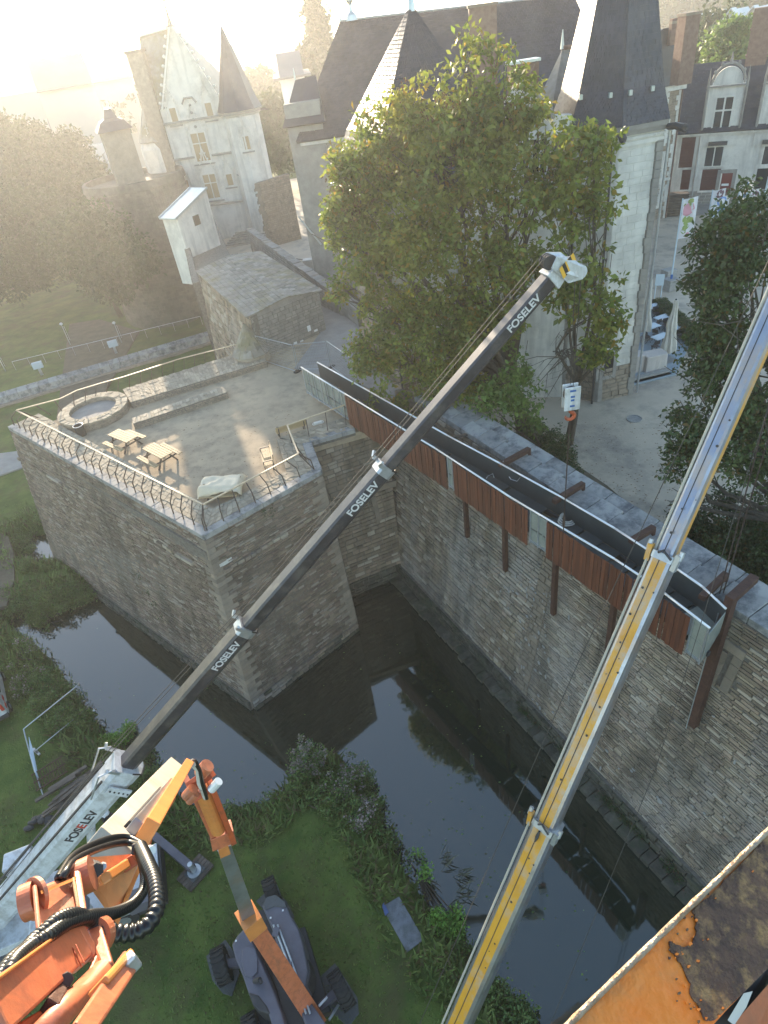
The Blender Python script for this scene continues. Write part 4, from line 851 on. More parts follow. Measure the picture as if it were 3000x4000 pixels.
# collars and pads at each telescope joint
for k, (j, w, h) in enumerate(((J[0], .97, 1.14), (J[1], .62, .70), (J[2], .54, .61))):
    mb = MB(); boomsec(mb, j-ax*(.25 if k else .55), j+ax*.08, w, h); build('collar', mb, 'crane_white' if k == 0 else 'galv', bc_)
    for s in (-1, 1): mb = MB(); mb.beam(j+X*s*w*.5+U*h*.3, j+X*s*w*.5+U*(h*.75), .07, .12, A); mb.beam(j+X*s*w*.5+U*(h*.75), j+X*s*(w*.5+.12)+U*(h*.8)+A*.15, .08, .08, U); build('guide_bracket', mb, 'galv', bc_)
    mb = MB(); mb.tube([j+A*.08+X*(w*.5)-U*h*.1, j+A*.1+X*w*.45-U*h*.4, j+A*.12-U*h*.52], .03, 5); build('hose_loop', mb, 'hose', bc_)
    if k == 0:
        mb = MB(); mb.box((0, 0, 0), (.1, .1, .1)); 
        mb = MB(); q = [j-A*.6+X*.56+U*.35, j-A*.6+X*.56-U*.5, j-A*.95+X*.56-U*.5, j-A*.95+X*.56+U*.35]; mb.slab(q, X*.06); build('wear_pad_plate', mb, 'crane_white', bc_)
        for m_ in range(5): mb = MB(); c = j-A*.78+X*.62+U*(.25-.17*m_); mb.cyl(c, c+X*.03, .035, n=8); build('bolt', mb, 'machine_dark', bc_)
        for s in (-1, 1): mb = MB(); mb.tube([j-A*1.4+X*s*.55+U*.6, j-A*.2+X*s*.6+U*1.0, j+A*.1+X*s*.5+U*.7], .035, 6); build('guard_bar', mb, 'galv', bc_)
mb = MB(); mb.beam(BASE+X*.42+U*.66, J[0]-A*.6+X*.42+U*.66, .08, .06, U); mb.beam(BASE-X*.42+U*.66, J[0]-A*.6-X*.42+U*.66, .08, .06, U); build('cable_tray', mb, 'machine_dark', bc_)
for i, (j, f) in enumerate(((J[1], 0), (J[2], 0), (TIP, 0))):
    w, h = secs[i][2:]; c = j-A*(1.25 if i == 2 else 1.2)+X*(w*.5+.006)+U*.08*h
    text('lettering', 'FOSELEV', 'letter_white', c, A, U, .36 if i < 2 else .33, bc_)
c = BASE.lerp(J[0], .62)+X*.468+U*.05
text('lettering', 'FOS', 'letter_black', c-A*.50, A, U, .46, bc_); text('lettering', 'E', 'letter_red', c+A*.015, A, U, .46, bc_); text('lettering', 'LEV', 'letter_black', c+A*.53, A, U, .46, bc_)
# head with sheaves, hazard plate
mb = MB(); mb.beam(TIP-A*.1, TIP+A*.6, .5, .62, U, .36, .45); build('head_block', mb, 'crane_white', bc_, bev=.03)
hx = (head-TIP); hd = vz(hx, 0).normalized()
for s in (-1, 1): mb = MB(); mb.slab([TIP+A*.1+X*s*.25+U*.4, TIP+A*.4+X*s*.25+U*.52, TIP+A*.7+X*s*.25+U*.15, head+X*s*.2+V((0, 0, .16)), head+X*s*.2-V((0, 0, .16)), TIP+A*.2+X*s*.25-U*.38], X*s*.04); build('cheek_plate', mb, 'crane_white', bc_)
for i in range(5):
    c = TIP+A*.42+X*.36+U*.08; q = []
    t0, t1 = -.5+i*.2, -.5+(i+1)*.2; mb = MB(); q = [c+A*t0*.55-U*.17, c+A*t1*.55-U*.17, c+A*(t1*.55+.08)+U*.17, c+A*(t0*.55+.08)+U*.17]; mb.slab(q, X*.01); build('hazard_stripe', mb, 'hazard_yellow' if i % 2 == 0 else 'black_paint', bc_)
for k in (-1, 0, 1): mb = MB(); c = TIP+A*.2+U*.46+X*.1*k; mb.cyl(c-X*.03, c+X*.03, .21, n=20); build('top_sheave', mb, 'machine_dark', bc_)
for k in (-1, 1): mb = MB(); c = head+X*.1*k; mb.cyl(c-X*.04, c+X*.04, .2, n=20); build('nose_sheave', mb, 'crane_white', bc_)
for k in (-1, 1): mb = MB(); mb.tube([BASE+U*.75+X*.1*k, J[0]+U*.95+X*.1*k, J[1]+U*.66+X*.1*k, J[2]+U*.58+X*.1*k, TIP+A*.2+U*.68+X*.1*k], .014, 5); build('hoist_rope', mb, 'rope', bc_)
blockz = H(hookfoot, 2226, 1505)
for k in (-1, 1): mb = MB(); mb.tube([head+X*.14*k-V((0, 0, .25)), vz(head, blockz)+X*.08*k], .012, 5); build('hoist_rope', mb, 'rope', bc_)
# hook block
zb2 = H(hookfoot, 2226, 1595); hbk = thing('hook_block', 'white crane hook block with a red hook hanging in front of the big tree', 'hook block', vz(head, zb2))
hh_ = blockz-zb2; hc = vz(head, (blockz+zb2)/2)
for s in (-1, 1): mb = MB(); mb.box(hc+V((0, s*.13, 0)), (.52, .05, hh_)); build('side_plate', mb, 'crane_white', hbk, bev=.02)
mb = MB(); mb.cyl(hc+V((0, -.1, .1)), hc+V((0, .1, .1)), .25, n=18); build('sheave', mb, 'machine_dark', hbk)
for z, w in ((.35, .2), (.1, .14), (-.05, .12), (-.3, .16)): mb = MB(); mb.box(hc+V((0, -.157, z*hh_)), (w, .006, .07)); build('worn_marking', mb, 'blue_paint', hbk)
mb = MB(); c = vz(head, zb2-.28); mb.tube([c+V((.0, 0, .3)), c+V((0, 0, .14))]+[c+V((.15*math.sin(a), 0, .0+.13*math.cos(a))) for a in np.linspace(.2, 4.9, 12)], [.06, .06]+[.06]*10+[.045, .02], 8); build('hook', mb, 'orange_dark', hbk, smooth=True)
mb = MB(); mb.tube([vz(head, zb2-.4), vz(head, FZ+1.6)], .022, 5); mb.tube([vz(head, FZ+1.7), vz(head, FZ+1.2)], .05, 6); mb.tube([vz(head, FZ+1.2), hookfoot+V((.1, .1, .02))], .02, 5); build('lifting_sling', mb, 'chain', label='thin rusty lifting sling running from the red hook down into the gangway', cat='sling')
# crane carrier, cab, counterweight, outrigger
mb = MB(); ux = vz(ax, 0).normalized(); uy = V((-ux[1], ux[0], 0)); b0 = vz(BASE, 0); yaw = math.atan2(ux[1], ux[0])
def cb(nm, f, s, z, d, m, bev=.03, rz=0, par=None):
    mb = MB(); mb.box(vz(b0+ux*f+uy*s, z), d, yaw+rz); return build(nm, mb, m, par or bc_, bev=bev)
cb('turntable', -.6, 0, 2.4, (3.2, 2.3, .5), 'crane_white'); cb('counterweight', -3.1, 0, 3.0, (1.3, 2.6, 1.5), 'crane_white'); cb('winch_house', -1.9, -.5, 3.0, (1.2, 1.0, .9), 'machine_dark')
cb('chassis', .2, -.2, 1.5, (9.5, 2.3, .6), 'machine_dark'); cb('deck_plate', .2, -.2, 1.85, (9.3, 2.5, .08), 'galv')
for f in (-3.6, -2.2, 1.6, 3.2):
    for s in (-1.25, 1.05):
        mb = MB(); c = vz(b0+ux*f+uy*s, 1.45); mb.cyl(c-uy*.18, c+uy*.18, .6, n=20); w = build('wheel', mb, 'tyre', bc_); mb = MB(); mb.cyl(c-uy*.2, c+uy*.2, .28, n=14); build('hub', mb, 'galv', w)
cb('operator_cab', 1.4, -1.25, 3.0, (1.9, .95, 1.5), 'crane_white', .12); cb('cab_glass', 1.6, -1.25, 3.3, (1.7, .99, .75), 'glass', .08); cb('cab_roof_glass', 1.6, -1.25, 3.77, (1.2, .7, .03), 'glass', 0)
cb('lift_cylinder_foot', 2.6, 0, 2.6, (.5, .4, .8), 'crane_white'); mb = MB(); mb.cyl(vz(b0+ux*2.4, 2.4), BASE.lerp(J[0], .55)-U*.6, .17, n=12); build('lift_cylinder', mb, 'crane_white', bc_)
cb('tool_box', 4.2, -1.3, 2.3, (1.0, .7, .6), 'machine_grey'); cb('white_box', -.4, 1.9, 3.1, (1.1, .8, .7), 'crane_white', .06); cb('hydraulic_unit', -.5, 1.2, 2.2, (1.5, .6, .5), 'machine_dark')
for k in range(5): mb = MB(); rr = random.Random(k); c = vz(b0+ux*(-1.2+k*.5)+uy*(1.2+rr.random()), 2.4); mb.tube([c, c+V((.3, .3, .5)), c+V((.7, -.1, .1))], .04, 6); build('hydraulic_hose', mb, 'hose', bc_)
orig = P(606, 3269, 1.4); ore = P(752, 3392, 1.35)
mb = MB(); mb.beam(orig+(orig-ore)*.9, ore, .34, .3); build('outrigger_beam', mb, 'machine_grey', bc_, bev=.02)
mb = MB(); mb.cyl(vz(ore, 1.0), vz(ore, 1.75), .11, n=12); mb.cyl(vz(ore, 1.05), vz(ore, 1.12), .3, n=16); build('outrigger_jack', mb, 'galv', bc_)
ang = math.atan2((ore-orig)[1], (ore-orig)[0]); pt = thing('outrigger_pad', 'stack of grey timber planks under the crane outrigger foot', 'timber pad', vz(ore, .9))
for k in range(5): mb = MB(); o = V((math.cos(ang), math.sin(ang), 0))*(-.38+.19*k); mb.box(vz(ore, .95)+o, (.175, 1.3, .12), ang+R(-32)+R(30)); build('plank', mb, 'old_timber', pt, bev=.01)
mb = MB(); mb.box(vz(ore, 1.04), (.62, .7, .05), ang); build('steel_plate', mb, 'mat_pad', pt)
# ================================================================== YELLOW BOOM CRANE (right)
Qy = P(2815, 2329, 12.6); py_ = 639; TY = vz(Qy, H(Qy, 3271, 639)); BY = P(1796, 4000, 4.6); ay = (TY-BY).normalized()
mat('blue_steel', (.40, .41, .46), (.26, .30, .42), sc=1.3, rough=.3, metal=.6, dirt=(.55, .38, .24), dsc=.9, damt=.7, st=(1, 1, 1))
yc = thing('yellow_crane_boom', 'yellow telescopic crane boom with worn bare steel flank crossing the right side', 'crane', BY)
Jy = [onax(2125, 3200, BY, TY), onax(2604, 2161, BY, TY)]
prof = [(-.5, .30), (-.40, .47), (-.30, .5), (.28, .5), (.42, .46), (.5, .30), (.5, -.1), (.42, -.4), (.2, -.5), (-.2, -.5), (-.42, -.4), (-.5, -.1)]
cols = [1, 1, 0, 1, 1, 1, 1, 0, 0, 0, 1, 1]
for a, b, w, h in ((BY-ay*5, Jy[0], .70, .74), (Jy[0], Jy[1], .58, .61), (Jy[1], TY, .46, .48)):
    mb = MB(); X, U, A = boomsec(mb, a-ay*.4, b, w, h, prof, cols if w > .5 else [1, 1, 2, 1, 2, 0, 0, 0, 0, 0, 1, 1]); build('boom_section', mb, ['crane_yellow', 'bare_steel', 'blue_steel'], yc)
    mb = MB(); mb.tube([a-X*w*.55+U*h*.42, b-X*w*.55+U*h*.42], .035, 6); build('edge_pipe', mb, 'cream', yc)
    mb = MB(); mb.beam(a+U*(h*.5+.006)-X*.04*w, b+U*(h*.5+.006)-X*.04*w, .018, .012, U); build('seam', mb, 'machine_dark', yc)
for j, w, h in ((Jy[0], .76, .79), (Jy[1], .63, .66)):
    mb = MB(); boomsec(mb, j-A*.16, j+A*.02, w, h, prof); build('collar', mb, 'galv', yc)
    for s in (-1, 1): mb = MB(); mb.beam(j+X*s*w*.52+U*.3*h-A*.3, j+X*s*w*.56+U*.42*h+A*.12, .12, .16, U); build('collar_bracket', mb, 'crane_yellow' if s < 0 else 'galv', yc); mb = MB(); mb.cyl(j+X*s*w*.62+U*.4*h, j+X*s*w*.62+U*.4*h+A*.22, .06, n=10); build('roller', mb, 'galv', yc)
    mb = MB(); mb.tube([j+U*h*.55-X*.1, j+U*h*.6+A*.1, j+U*h*.56+X*.25-A*.05], .03, 6); build('clamp_hose', mb, 'machine_dark', yc)
mb = MB(); mb.tube([Jy[0]-A*.15+U*.43, Jy[0]-A*.35+U*.43], [.03, .05], 8); mb.tube([Jy[0]-A*.35+U*.43, Jy[0]-A*.5+U*.43], [.05, .02], 8); build('pull_eye', mb, 'machine_dark', yc)
rr = random.Random(3)
for k in range(26): mb = MB(); c = BY.lerp(TY, rr.uniform(.1, .8)); w = .8; c = c+U*(.375 if c[2] < 12 else .325)+X*rr.uniform(-.2, .2); mb.cyl(c, c+U*.012, rr.uniform(.012, .035), n=7); build('paint_chip', mb, 'machine_dark', yc)
for (x0, y0, x1, y1), z in (((1850, 3900, 2170, 3150), 0), ((2350, 2900, 2430, 2640), 0)): pass
ya, yb = Jy[0]-X*.95, None
mb = MB(); mb.tube([BY-ay*5-X*1.0+U*.5, BY.lerp(TY, .5)-X*.75+U*.6, TY-X*.3+U*.5], .011, 4); build('hoist_rope', mb, 'rope', yc)
mb = MB(); mb.tube([BY-ay*4+X*2.6+U*.5, BY.lerp(TY, .45)+X*1.9+U*.6, TY+X*.2+U*.5], .008, 4); build('hoist_rope', mb, 'rope', yc)
mb = MB(); n = 90; a, b = vz(Qy, TY[2]-.5), vz(Qy, 12.75)
for s, sd_n in ((-.06, 'left'), (.06, 'right')):
    mb = MB()
    for i in range(n):
        p = a.lerp(b, i/n); q = a.lerp(b, (i+1.15)/n); o = V((s*(1+2*(1-i/n)), 0, 0)); mb.beam(p+o, q+o, .045, .012, (1, 0, 0) if i % 2 else (0, 1, 0))
    build('lifting_chain', mb, 'chain', label='rusty lifting chain, '+sd_n+' one of the pair reaching the coping near the tall bracket', cat='chain', group='rusty chains hanging from the yellow crane')
# ================================================================== CASTLE YARD
def AR(px, py, r):     # pixel + horizontal distance -> point
    q = ray(px, py); k = r/math.hypot(q[0], q[1]); return V((q[0]*k, q[1]*k, CAMH+q[2]*k))
YZ = 8.0
yard = [WP(16.9, 12, 0), WP(16.9, -27.6, 0), (0.4, 40.9), (-1.2, 50), (-2.2, 60), (-7, 70), (-14, 80), (-30, 96), (-26, 130), (110, 130), (120, 40), (60, -10)]
mb = MB(); mb.prism([(p[0], p[1]) for p in yard], 2, YZ); build('castle_yard', mb, 'court_gravel', kind='structure')
sheet('ramp', [vz(p, z) for p, z in ((P(1270, 1275, 10.72), 10.76), (P(1385, 1228, 10.72), 10.76), (P(1440, 1400, 10.72), 10.76), (P(1640, 1610, 10.72), 10.76), (P(1400, 1500, 10.72), 10.76), (P(1150, 1440, 10.72), 10.76))], 'path_stone', .1)
sheet('ramp_slope', [P(1265, 1285, 10.74), P(1385, 1228, 10.74), V((-.4, 62, 8.1)), V((-6, 70, 8.1))], 'path_stone', .4)
sheet('planting_bed', [vz(WP(17.0, t, 0), 8.3) for t in (-28, 9)]+[vz(WP(19.2, t, 0), 8.3) for t in (9, -8)]+[vz(WP(20.6, -14, 0), 8.3), vz(WP(21.6, -19, 0), 8.3), vz(WP(22, -25, 0), 8.3), vz(WP(20, -28, 0), 8.3)], 'soil', .5)
c = P(2478, 1637, YZ); mb = MB(); mb.tube([c+V((.42*math.cos(a*PI/12), .42*math.sin(a*PI/12), .02)) for a in range(25)], .04, 4); mb.cyl(c, c+V((0, 0, .02)), .38, n=20); build('manhole_cover', mb, 'granite_block', label='round manhole cover in the pale castle yard', cat='manhole cover')
# ------------------------------------------------------------------ helpers for facades
def fw(parent, a, b, px, py, w, h, style='cross', fr='white_joinery', gl='glass', sur='tufa', prd=.06, name='window', surw=.22, z=None):
    """window centred on the pixel of the vertical plane a-b"""
    c = PV(px, py, a, b); u = (V(b)-V(a)); u[2] = 0; u.normalize(); n = V((u[1], -u[0], 0)); n = n if n.dot(-V((c[0], c[1], 0))) > 0 else -n
    def q(x0, x1, z0, z1, o, d=.05): return [c+u*x0+n*o+V((0, 0, z0)), c+u*x1+n*o+V((0, 0, z0)), c+u*x1+n*o+V((0, 0, z1)), c+u*x0+n*o+V((0, 0, z1))]
    w_ = None
    if sur:
        mb = MB(); s = surw
        for e in ((-w/2-s, -w/2, -h/2-s, h/2+s), (w/2, w/2+s, -h/2-s, h/2+s), (-w/2, w/2, h/2, h/2+s), (-w/2, w/2, -h/2-s, -h/2)): mb.slab(q(*e, prd), -n*(prd+.02))
        w_ = build(name, mb, sur, parent)
    mb = MB(); mb.slab(q(-w/2, w/2, -h/2, h/2, .012), -n*.03)
    g = build('pane' if w_ else name, mb, gl, w_ or parent); host = w_ or g
    if style:
        mb = MB(); t = .07 if w > .9 else .05
        bars = [(-w/2, -w/2+t, -h/2, h/2), (w/2-t, w/2, -h/2, h/2), (-w/2+t, w/2-t, h/2-t, h/2), (-w/2+t, w/2-t, -h/2, -h/2+t)]
        if 'cross' in style: bars += [(-t/2*1.6, t/2*1.6, -h/2+t, h/2-t), (-w/2+t, -t*.8, h*.12, h*.12+t*1.6), (t*.8, w/2-t, h*.12, h*.12+t*1.6)]
        if 'grid' in style: bars += [(-.02, .02, -h/2+t, h/2-t)]+[(x0, x1, -h/2+h*k/5, -h/2+h*k/5+.035) for k in range(1, 5) for x0, x1 in ((-w/2+t, -.02), (.02, w/2-t))]
        for e in bars: mb.slab(q(*e, .05), -n*.045)
        build('frame', mb, fr, host)
    return c, u, n, host
def pinn(mb, c, h, w=.12): mb.tube([c, c+V((0, 0, h*.6)), c+V((0, 0, h))], [w, w*.7, .01], 5); mb.box(c+V((0, 0, h*.66)), (w*3, w*.8, w*.7)); mb.box(c+V((0, 0, h*.66)), (w*.8, w*3, w*.7))
def gothic(parent, a, b, px, py, w, h, big=True, gl='tan_joinery'):
    c, u, n, host = fw(parent, a, b, px, py, w, h, 'cross' if big else '', 'white_joinery', gl, 'tufa', .1, surw=.18)
    mb = MB(); o = n*.16; top = c+V((0, 0, h/2+.2)); hw = w/2+.28; H_ = w*1.1+.9
    arc = [top+u*(hw*math.sin(k/6*PI/2))*s+V((0, 0, H_*.5*(1-math.cos(k/6*PI/2))*1.0))+o for s in (1,) for k in range(7)]
    for s in (-1, 1):
        pts = [top+u*s*hw*(1-k/6)**1.0+V((0, 0, H_*(k/6)**1.6))+o for k in range(7)]; mb.tube(pts, .07, 5)
        for k in (1, 2, 3, 4, 5): mb.ball(pts[k]+u*s*.12+V((0, 0, .08)), (.1, .1, .1), 4)
        pc = c+u*s*(hw+.05)+o; mb.tube([pc-V((0, 0, h*.2)), pc+V((0, 0, h/2+.5)), pc+V((0, 0, h/2+1.2))], [.08, .08, .01], 5)
        if big: mb.beam(top+u*s*(hw+.35)+o+V((0, 0, .1)), top+u*s*(hw-.1)+o+V((0, 0, .25)), .1, .15)
    mb.tube([top+V((0, 0, H_))+o, top+V((0, 0, H_+.9))+o], [.09, .015], 5); mb.box(top+V((0, 0, H_+.45))+o, (.4, .12, .1)); build('carved_hood', mb, 'tufa', host)
    mb = MB(); s = c-V((0, 0, h/2+.28)); mb.beam(s-u*(w/2+.4)+n*.1, s+u*(w/2+.4)+n*.1, .25, .14); build('sill', mb, 'granite', host)
def slates(parent, a, b, c, d, rows, cols, m='slate', seed=1, tri=False): slabs(a, b, c, d, m, parent, rows, cols, seed, 0, .035, 'slates')
def rowroof(parent, a, b, c, d, m='slate', name='roof_slope', th=.12):
    n = (V(b)-V(a)).cross(V(d)-V(a)).normalized(); n = n if n[2] > 0 else -n; mb = MB(); q = [V(a), V(b), V(c)]+([V(d)] if (V(c)-V(d)).length > .05 else []); mb.slab(q, -n*th); return build(name, mb, m, parent)
def box4(parent, name, a, b, depth, z0, z1, m, front=True, single=False):
    a, b = vz(a, 0), vz(b, 0); u = (b-a).normalized(); n = V((-u[1], u[0], 0)); n = n if n[1] > 0 else -n; mb = MB(); mb.prism([a, b, b+n*depth, a+n*depth], z0, z1); return build(name, mb, m, parent), n, u
# ------------------------------------------------------------------ STAIR TOWER
st = thing('stair_tower', 'tall pale octagonal stair tower with a steep slate spire beside the big tree', 'tower', (12.5, 38.5, YZ))
c2 = P(2441, 1546, YZ)
def hitv(o, azd, x, y):   # from o along azimuth to the vertical seen at pixel x,y
    d = V((math.cos(R(azd)), math.sin(R(azd)), 0)); r = ray(x, y); det = d[0]*r[1]-d[1]*r[0]; k = (r[0]*o[1]-r[1]*o[0])/det; return V((o[0]+d[0]*k, o[1]+d[1]*k, o[2]))
c1 = hitv(c2, 3, 2426, 480); c0 = hitv(c1, -42, 2212, 470); sl_ = ((c2-c1).length+(c1-c0).length)/2; az = R(3); Rr = sl_/2/math.sin(PI/8); ap = Rr*math.cos(PI/8)
cen = c1.lerp(c2, .5)+V((-math.sin(az), math.cos(az), 0))*ap; ze = H(c1, 2428, 492)
a1_ = math.atan2((c1-cen)[1], (c1-cen)[0]); oc = [cen+V((Rr*math.cos(a1_+k*PI/4), Rr*math.sin(a1_+k*PI/4), 0)) for k in range(8)]; oc[2] = oc[1]+V((math.cos(R(76)), math.sin(R(76)), 0))*sl_; oc[3] = oc[2]+V((math.cos(R(108)), math.sin(R(108)), 0))*sl_
lo_, hi_ = 24, 60
for _ in range(40):
    m_ = (lo_+hi_)/2; y_ = proj((cen[0], cen[1], m_))[1]
    if y_ > -850 and y_ < 2000: lo_ = m_
    else: hi_ = m_
za = lo_; print('stair tower', cen, 'R', Rr, 'eave', ze, 'apex', za)
for k in range(-2, 3):
    a, b = oc[k % 8], oc[(k+1) % 8]
    if k < 0 or k > 0: pass
    masonry('ashlar', (vz(a, YZ+2.2), vz(b, YZ+2.2), vz(b, ze-.9), vz(a, ze-.9)), 'tufa', st, ch=.36, lw=(.6, 1.1), single=0, seed=70+k, depth=.006, gap=.003, jit=.001, vary=.1, backing='tufa')
    masonry('base_masonry', (vz(a, YZ-.1), vz(b, YZ-.1), vz(b, YZ+2.2), vz(a, YZ+2.2)), 'rubble', st, ch=.3, lw=(.4, .9), seed=80+k, depth=.05)
mb = MB(); mb.prism([lerp(cen, p, .97) for p in oc], YZ, ze-.3); build('core', mb, 'tufa', st)
for k, w in ((1, .38), (0, .25), (7, .3)):
    p = oc[k]; d1 = (oc[(k+1) % 8]-p).normalized(); d0 = (oc[(k-1) % 8]-p).normalized(); z = YZ; rr = random.Random(k); out = (p-cen).normalized()*.12
    while z < (ze-.9 if k != 0 else YZ+4.6):
        h = .42; mb = MB(); ww = w*rr.uniform(.8, 1.2); mb.prism([p+out, p+out+d1*ww, p+d1*ww-out*2, p+d0*ww-out*2, p+out+d0*ww], z+.008, min(z+h, ze-.9)-.008); build('corner_stone', mb, 'granite' , st); z += h
for k in range(-2, 3):
    a, b = oc[k % 8], oc[(k+1) % 8]
    for z0, z1, s, m in ((ze-.95, ze-.75, 1.03, 'tufa'), (ze-.75, ze-.45, 1.01, 'tufa'), (ze-.45, ze-.25, 1.06, 'granite'), (ze-.25, ze-.02, 1.09, 'granite')):
        mb = MB(); mb.prism([vz(lerp(cen, a, s), 0), vz(lerp(cen, b, s), 0), vz(lerp(cen, b, .9), 0), vz(lerp(cen, a, .9), 0)], z0, z1); build('cornice', mb, m, st)
    mb = MB()
    for j in range(22): q = lerp(a, b, (j+.5)/22); mb.box(vz(lerp(cen, q, 1.035), ze-.6), (.09, .09, .12), az)
    build('dentils', mb, 'tufa', st, kind='stuff')
for k in range(8):
    a, b = oc[k], oc[(k+1) % 8]; s0, s1, s2 = 1.09, .90, .06; P0 = [(s0, ze-.02), (s1, ze+1.5), (s2, za-.3)]
    for (sa, zaa), (sb, zbb), rows in ((P0[0], P0[1], 12), (P0[1], P0[2], 46)):
        if k in (7, 0, 1, 6, 2): slabs(vz(lerp(cen, a, sa), zaa), vz(lerp(cen, b, sa), zaa), vz(lerp(cen, b, sb), zbb), vz(lerp(cen, a, sb), zbb), 'slate', st, rows, 15, k, 0, .03, 'slates')
        rowroof(st, vz(lerp(cen, a, sa), zaa-.03), vz(lerp(cen, b, sa), zaa-.03), vz(lerp(cen, b, sb), zbb-.03), vz(lerp(cen, a, sb), zbb-.03))
for (k, dx) in ((0, 0), (1, 0)):
    p = vz(lerp(cen, oc[k], 1.08), ze-.35); o = (oc[k]-cen).normalized(); mb = MB(); mb.tube([p, p+o*.4+V((0, 0, .05)), p+o*.8-V((0, 0, .05)), p+o*1.05-V((0, 0, .2))], [.16, .17, .2, .08], 7); mb.ball(p+o*.9, (.18, .16, .17), 5); build('gargoyle', mb, 'machine_dark', st)
def pipe(parent, base, x, y0z, y1z, r=.06, m='machine_dark'): mb = MB(); mb.tube([vz(base, y0z), vz(base, y1z)], r, 6); return build('drainpipe', mb, m, parent)
pipe(st, lerp(cen, oc[0], 1.06)-V((.35, -.05, 0)), 0, YZ, ze-1.0); pipe(st, lerp(cen, oc[1], 1.05)+V((.3, .2, 0)), 0, YZ, ze-.5, .07, 'galv')
for k, (x, y) in enumerate(((2268, 380), (2384, 372), (2462, 362), (2548, 345))):
    a, b = (oc[7], oc[0]) if k < 2 else (oc[0], oc[1]); p = PV(x, y, lerp(cen, a, .97), lerp(cen, b, .97)); mb = MB(); mb.box(p, (.16, .2, .22)); build('roof_hook', mb, 'zinc', st)
fw(st, oc[0], oc[1], 2368, 1425, .9, 1.5, '', sur='granite', gl='dark')
# ------------------------------------------------------------------ PALACE pavilion with flared hipped roof (behind the tree)
pv_ = thing('palace_pavilion', 'hipped palace pavilion whose left roof slope glares white in the sun', 'palace wing', (5, 44, YZ))
q3 = V((.6, 41.5, 0)); q0 = V((2.45, 35.8, 0)); q1 = q0+V((.951, .309, 0))*7.2; q2 = q3+V((.951, .309, 0))*7.2; ez = 22.0; apx = V((5.25, 39.8, 29.32))
mb = MB(); mb.prism([lerp(q0, q2, .01), lerp(q1, q3, .01), lerp(q2, q0, .01), lerp(q3, q1, .01)], YZ, ez-.05); build('wall_core', mb, 'tufa', pv_)
masonry('ashlar', (vz(q0, 13), vz(q1, 13), vz(q1, ez), vz(q0, ez)), 'tufa', pv_, ch=.38, lw=(.6, 1.1), seed=90, depth=.02, gap=.01, jit=.004, vary=.1, backing=None)
masonry('lower_masonry', (vz(q0, YZ), vz(q1, YZ), vz(q1, 13), vz(q0, 13)), 'schist', pv_, ch=.2, lw=(.3, .7), seed=91, depth=.05, backing=None)
masonry('ashlar', (vz(q3, YZ), vz(q0, YZ), vz(q0, ez), vz(q3, ez)), 'rampart_stone', pv_, ch=.3, lw=(.5, 1), seed=92, depth=.03, gap=.01, vary=.1, backing=None)
qc = (q0+q1+q2+q3)/4; ee = [lerp(qc, q, 1.13) for q in (q0, q1, q2, q3)]; mdd = [lerp(vz(qc, 0), q, .83) for q in (q0, q1, q2, q3)]
for i in range(4):
    a, b = ee[i], ee[(i+1) % 4]; c, d = mdd[(i+1) % 4], mdd[i]; z1 = ez+2.3
    slabs(vz(a, ez-.3), vz(b, ez-.3), vz(c, z1), vz(d, z1), 'slate', pv_, 14, 34, i, 0, .04, 'slates'); rowroof(pv_, vz(a, ez-.34), vz(b, ez-.34), vz(c, z1-.04), vz(d, z1-.04))
    t0 = apx+(vz(c, 0)-vz(d, 0)).normalized()*.05; slabs(vz(d, z1), vz(c, z1), apx+V((.02, 0, 0)), apx, 'slate', pv_, 30, 24, i+7, 0, .04, 'slates'); rowroof(pv_, vz(d, z1-.04), vz(c, z1-.04), apx, apx)
mb = MB(); mb.tube([apx-V((0, 0, .3)), apx+V((0, 0, .5)), apx+V((0, 0, 1.2))], [.22, .1, .02], 8); build('finial', mb, 'zinc', pv_)
mb = MB(); a, b = vz(ee[3], ez-.3), vz(ee[0], ez-.3); mb.tube([a, b], .09, 6); build('gutter', mb, 'galv', pv_)
pipe(pv_, q0+V((-.12, -.1, 0)), 0, YZ+2, ez-.2)
# gable wing between pavilion and stair tower
gwg = thing('gable_wing', 'white stone gable with one dark window between the tree and the stair tower', 'palace wing', (9, 38.6, YZ))
ga, gb = V((7.0, 38.4, 0)), V((13.6, 36.4, 0)); pts = [PV(x, y, ga, gb) for x, y in ((2035, 283), (2165, 458), (2235, 448), (2240, 700))]
g_l = PV(1930, 470, ga, gb); mb = MB(); un = V((-(gb-ga)[1], (gb-ga)[0], 0)).normalized(); un = un if un[1] > 0 else -un
base_r = vz(pts[3], YZ); base_l = vz(g_l, YZ); mb.slab([base_l, base_r, pts[2], pts[1]+V((0, 0, .05)), pts[0], vz(g_l, g_l[2])], un*.6); build('gable_wall', mb, 'tufa', gwg)
mzl = [vz(g_l, YZ+3), vz(pts[1], YZ+3), vz(pts[1], pts[1][2]-.2), vz(g_l, pts[1][2]-.2)]; masonry('ashlar', mzl, 'tufa', gwg, ch=.36, lw=(.6, 1.1), seed=95, depth=.02, gap=.008, jit=.004, vary=.1, backing=None)
mb = MB(); mb.beam(pts[0], pts[1], .75, .14, un.cross(pts[1]-pts[0])); build('gable_coping', mb, 'granite', gwg)
masonry('corbel_masonry', [PV(x, y, ga-un*.3, gb-un*.3) for x, y in ((2185, 690), (2255, 670), (2232, 520), (2160, 535))], 'schist', gwg, ch=.2, lw=(.3, .6), seed=96, depth=.05)
fw(gwg, ga-un*.05, gb-un*.05, 2108, 610, .8, 1.7, 'cross', sur='tufa', gl='glass')
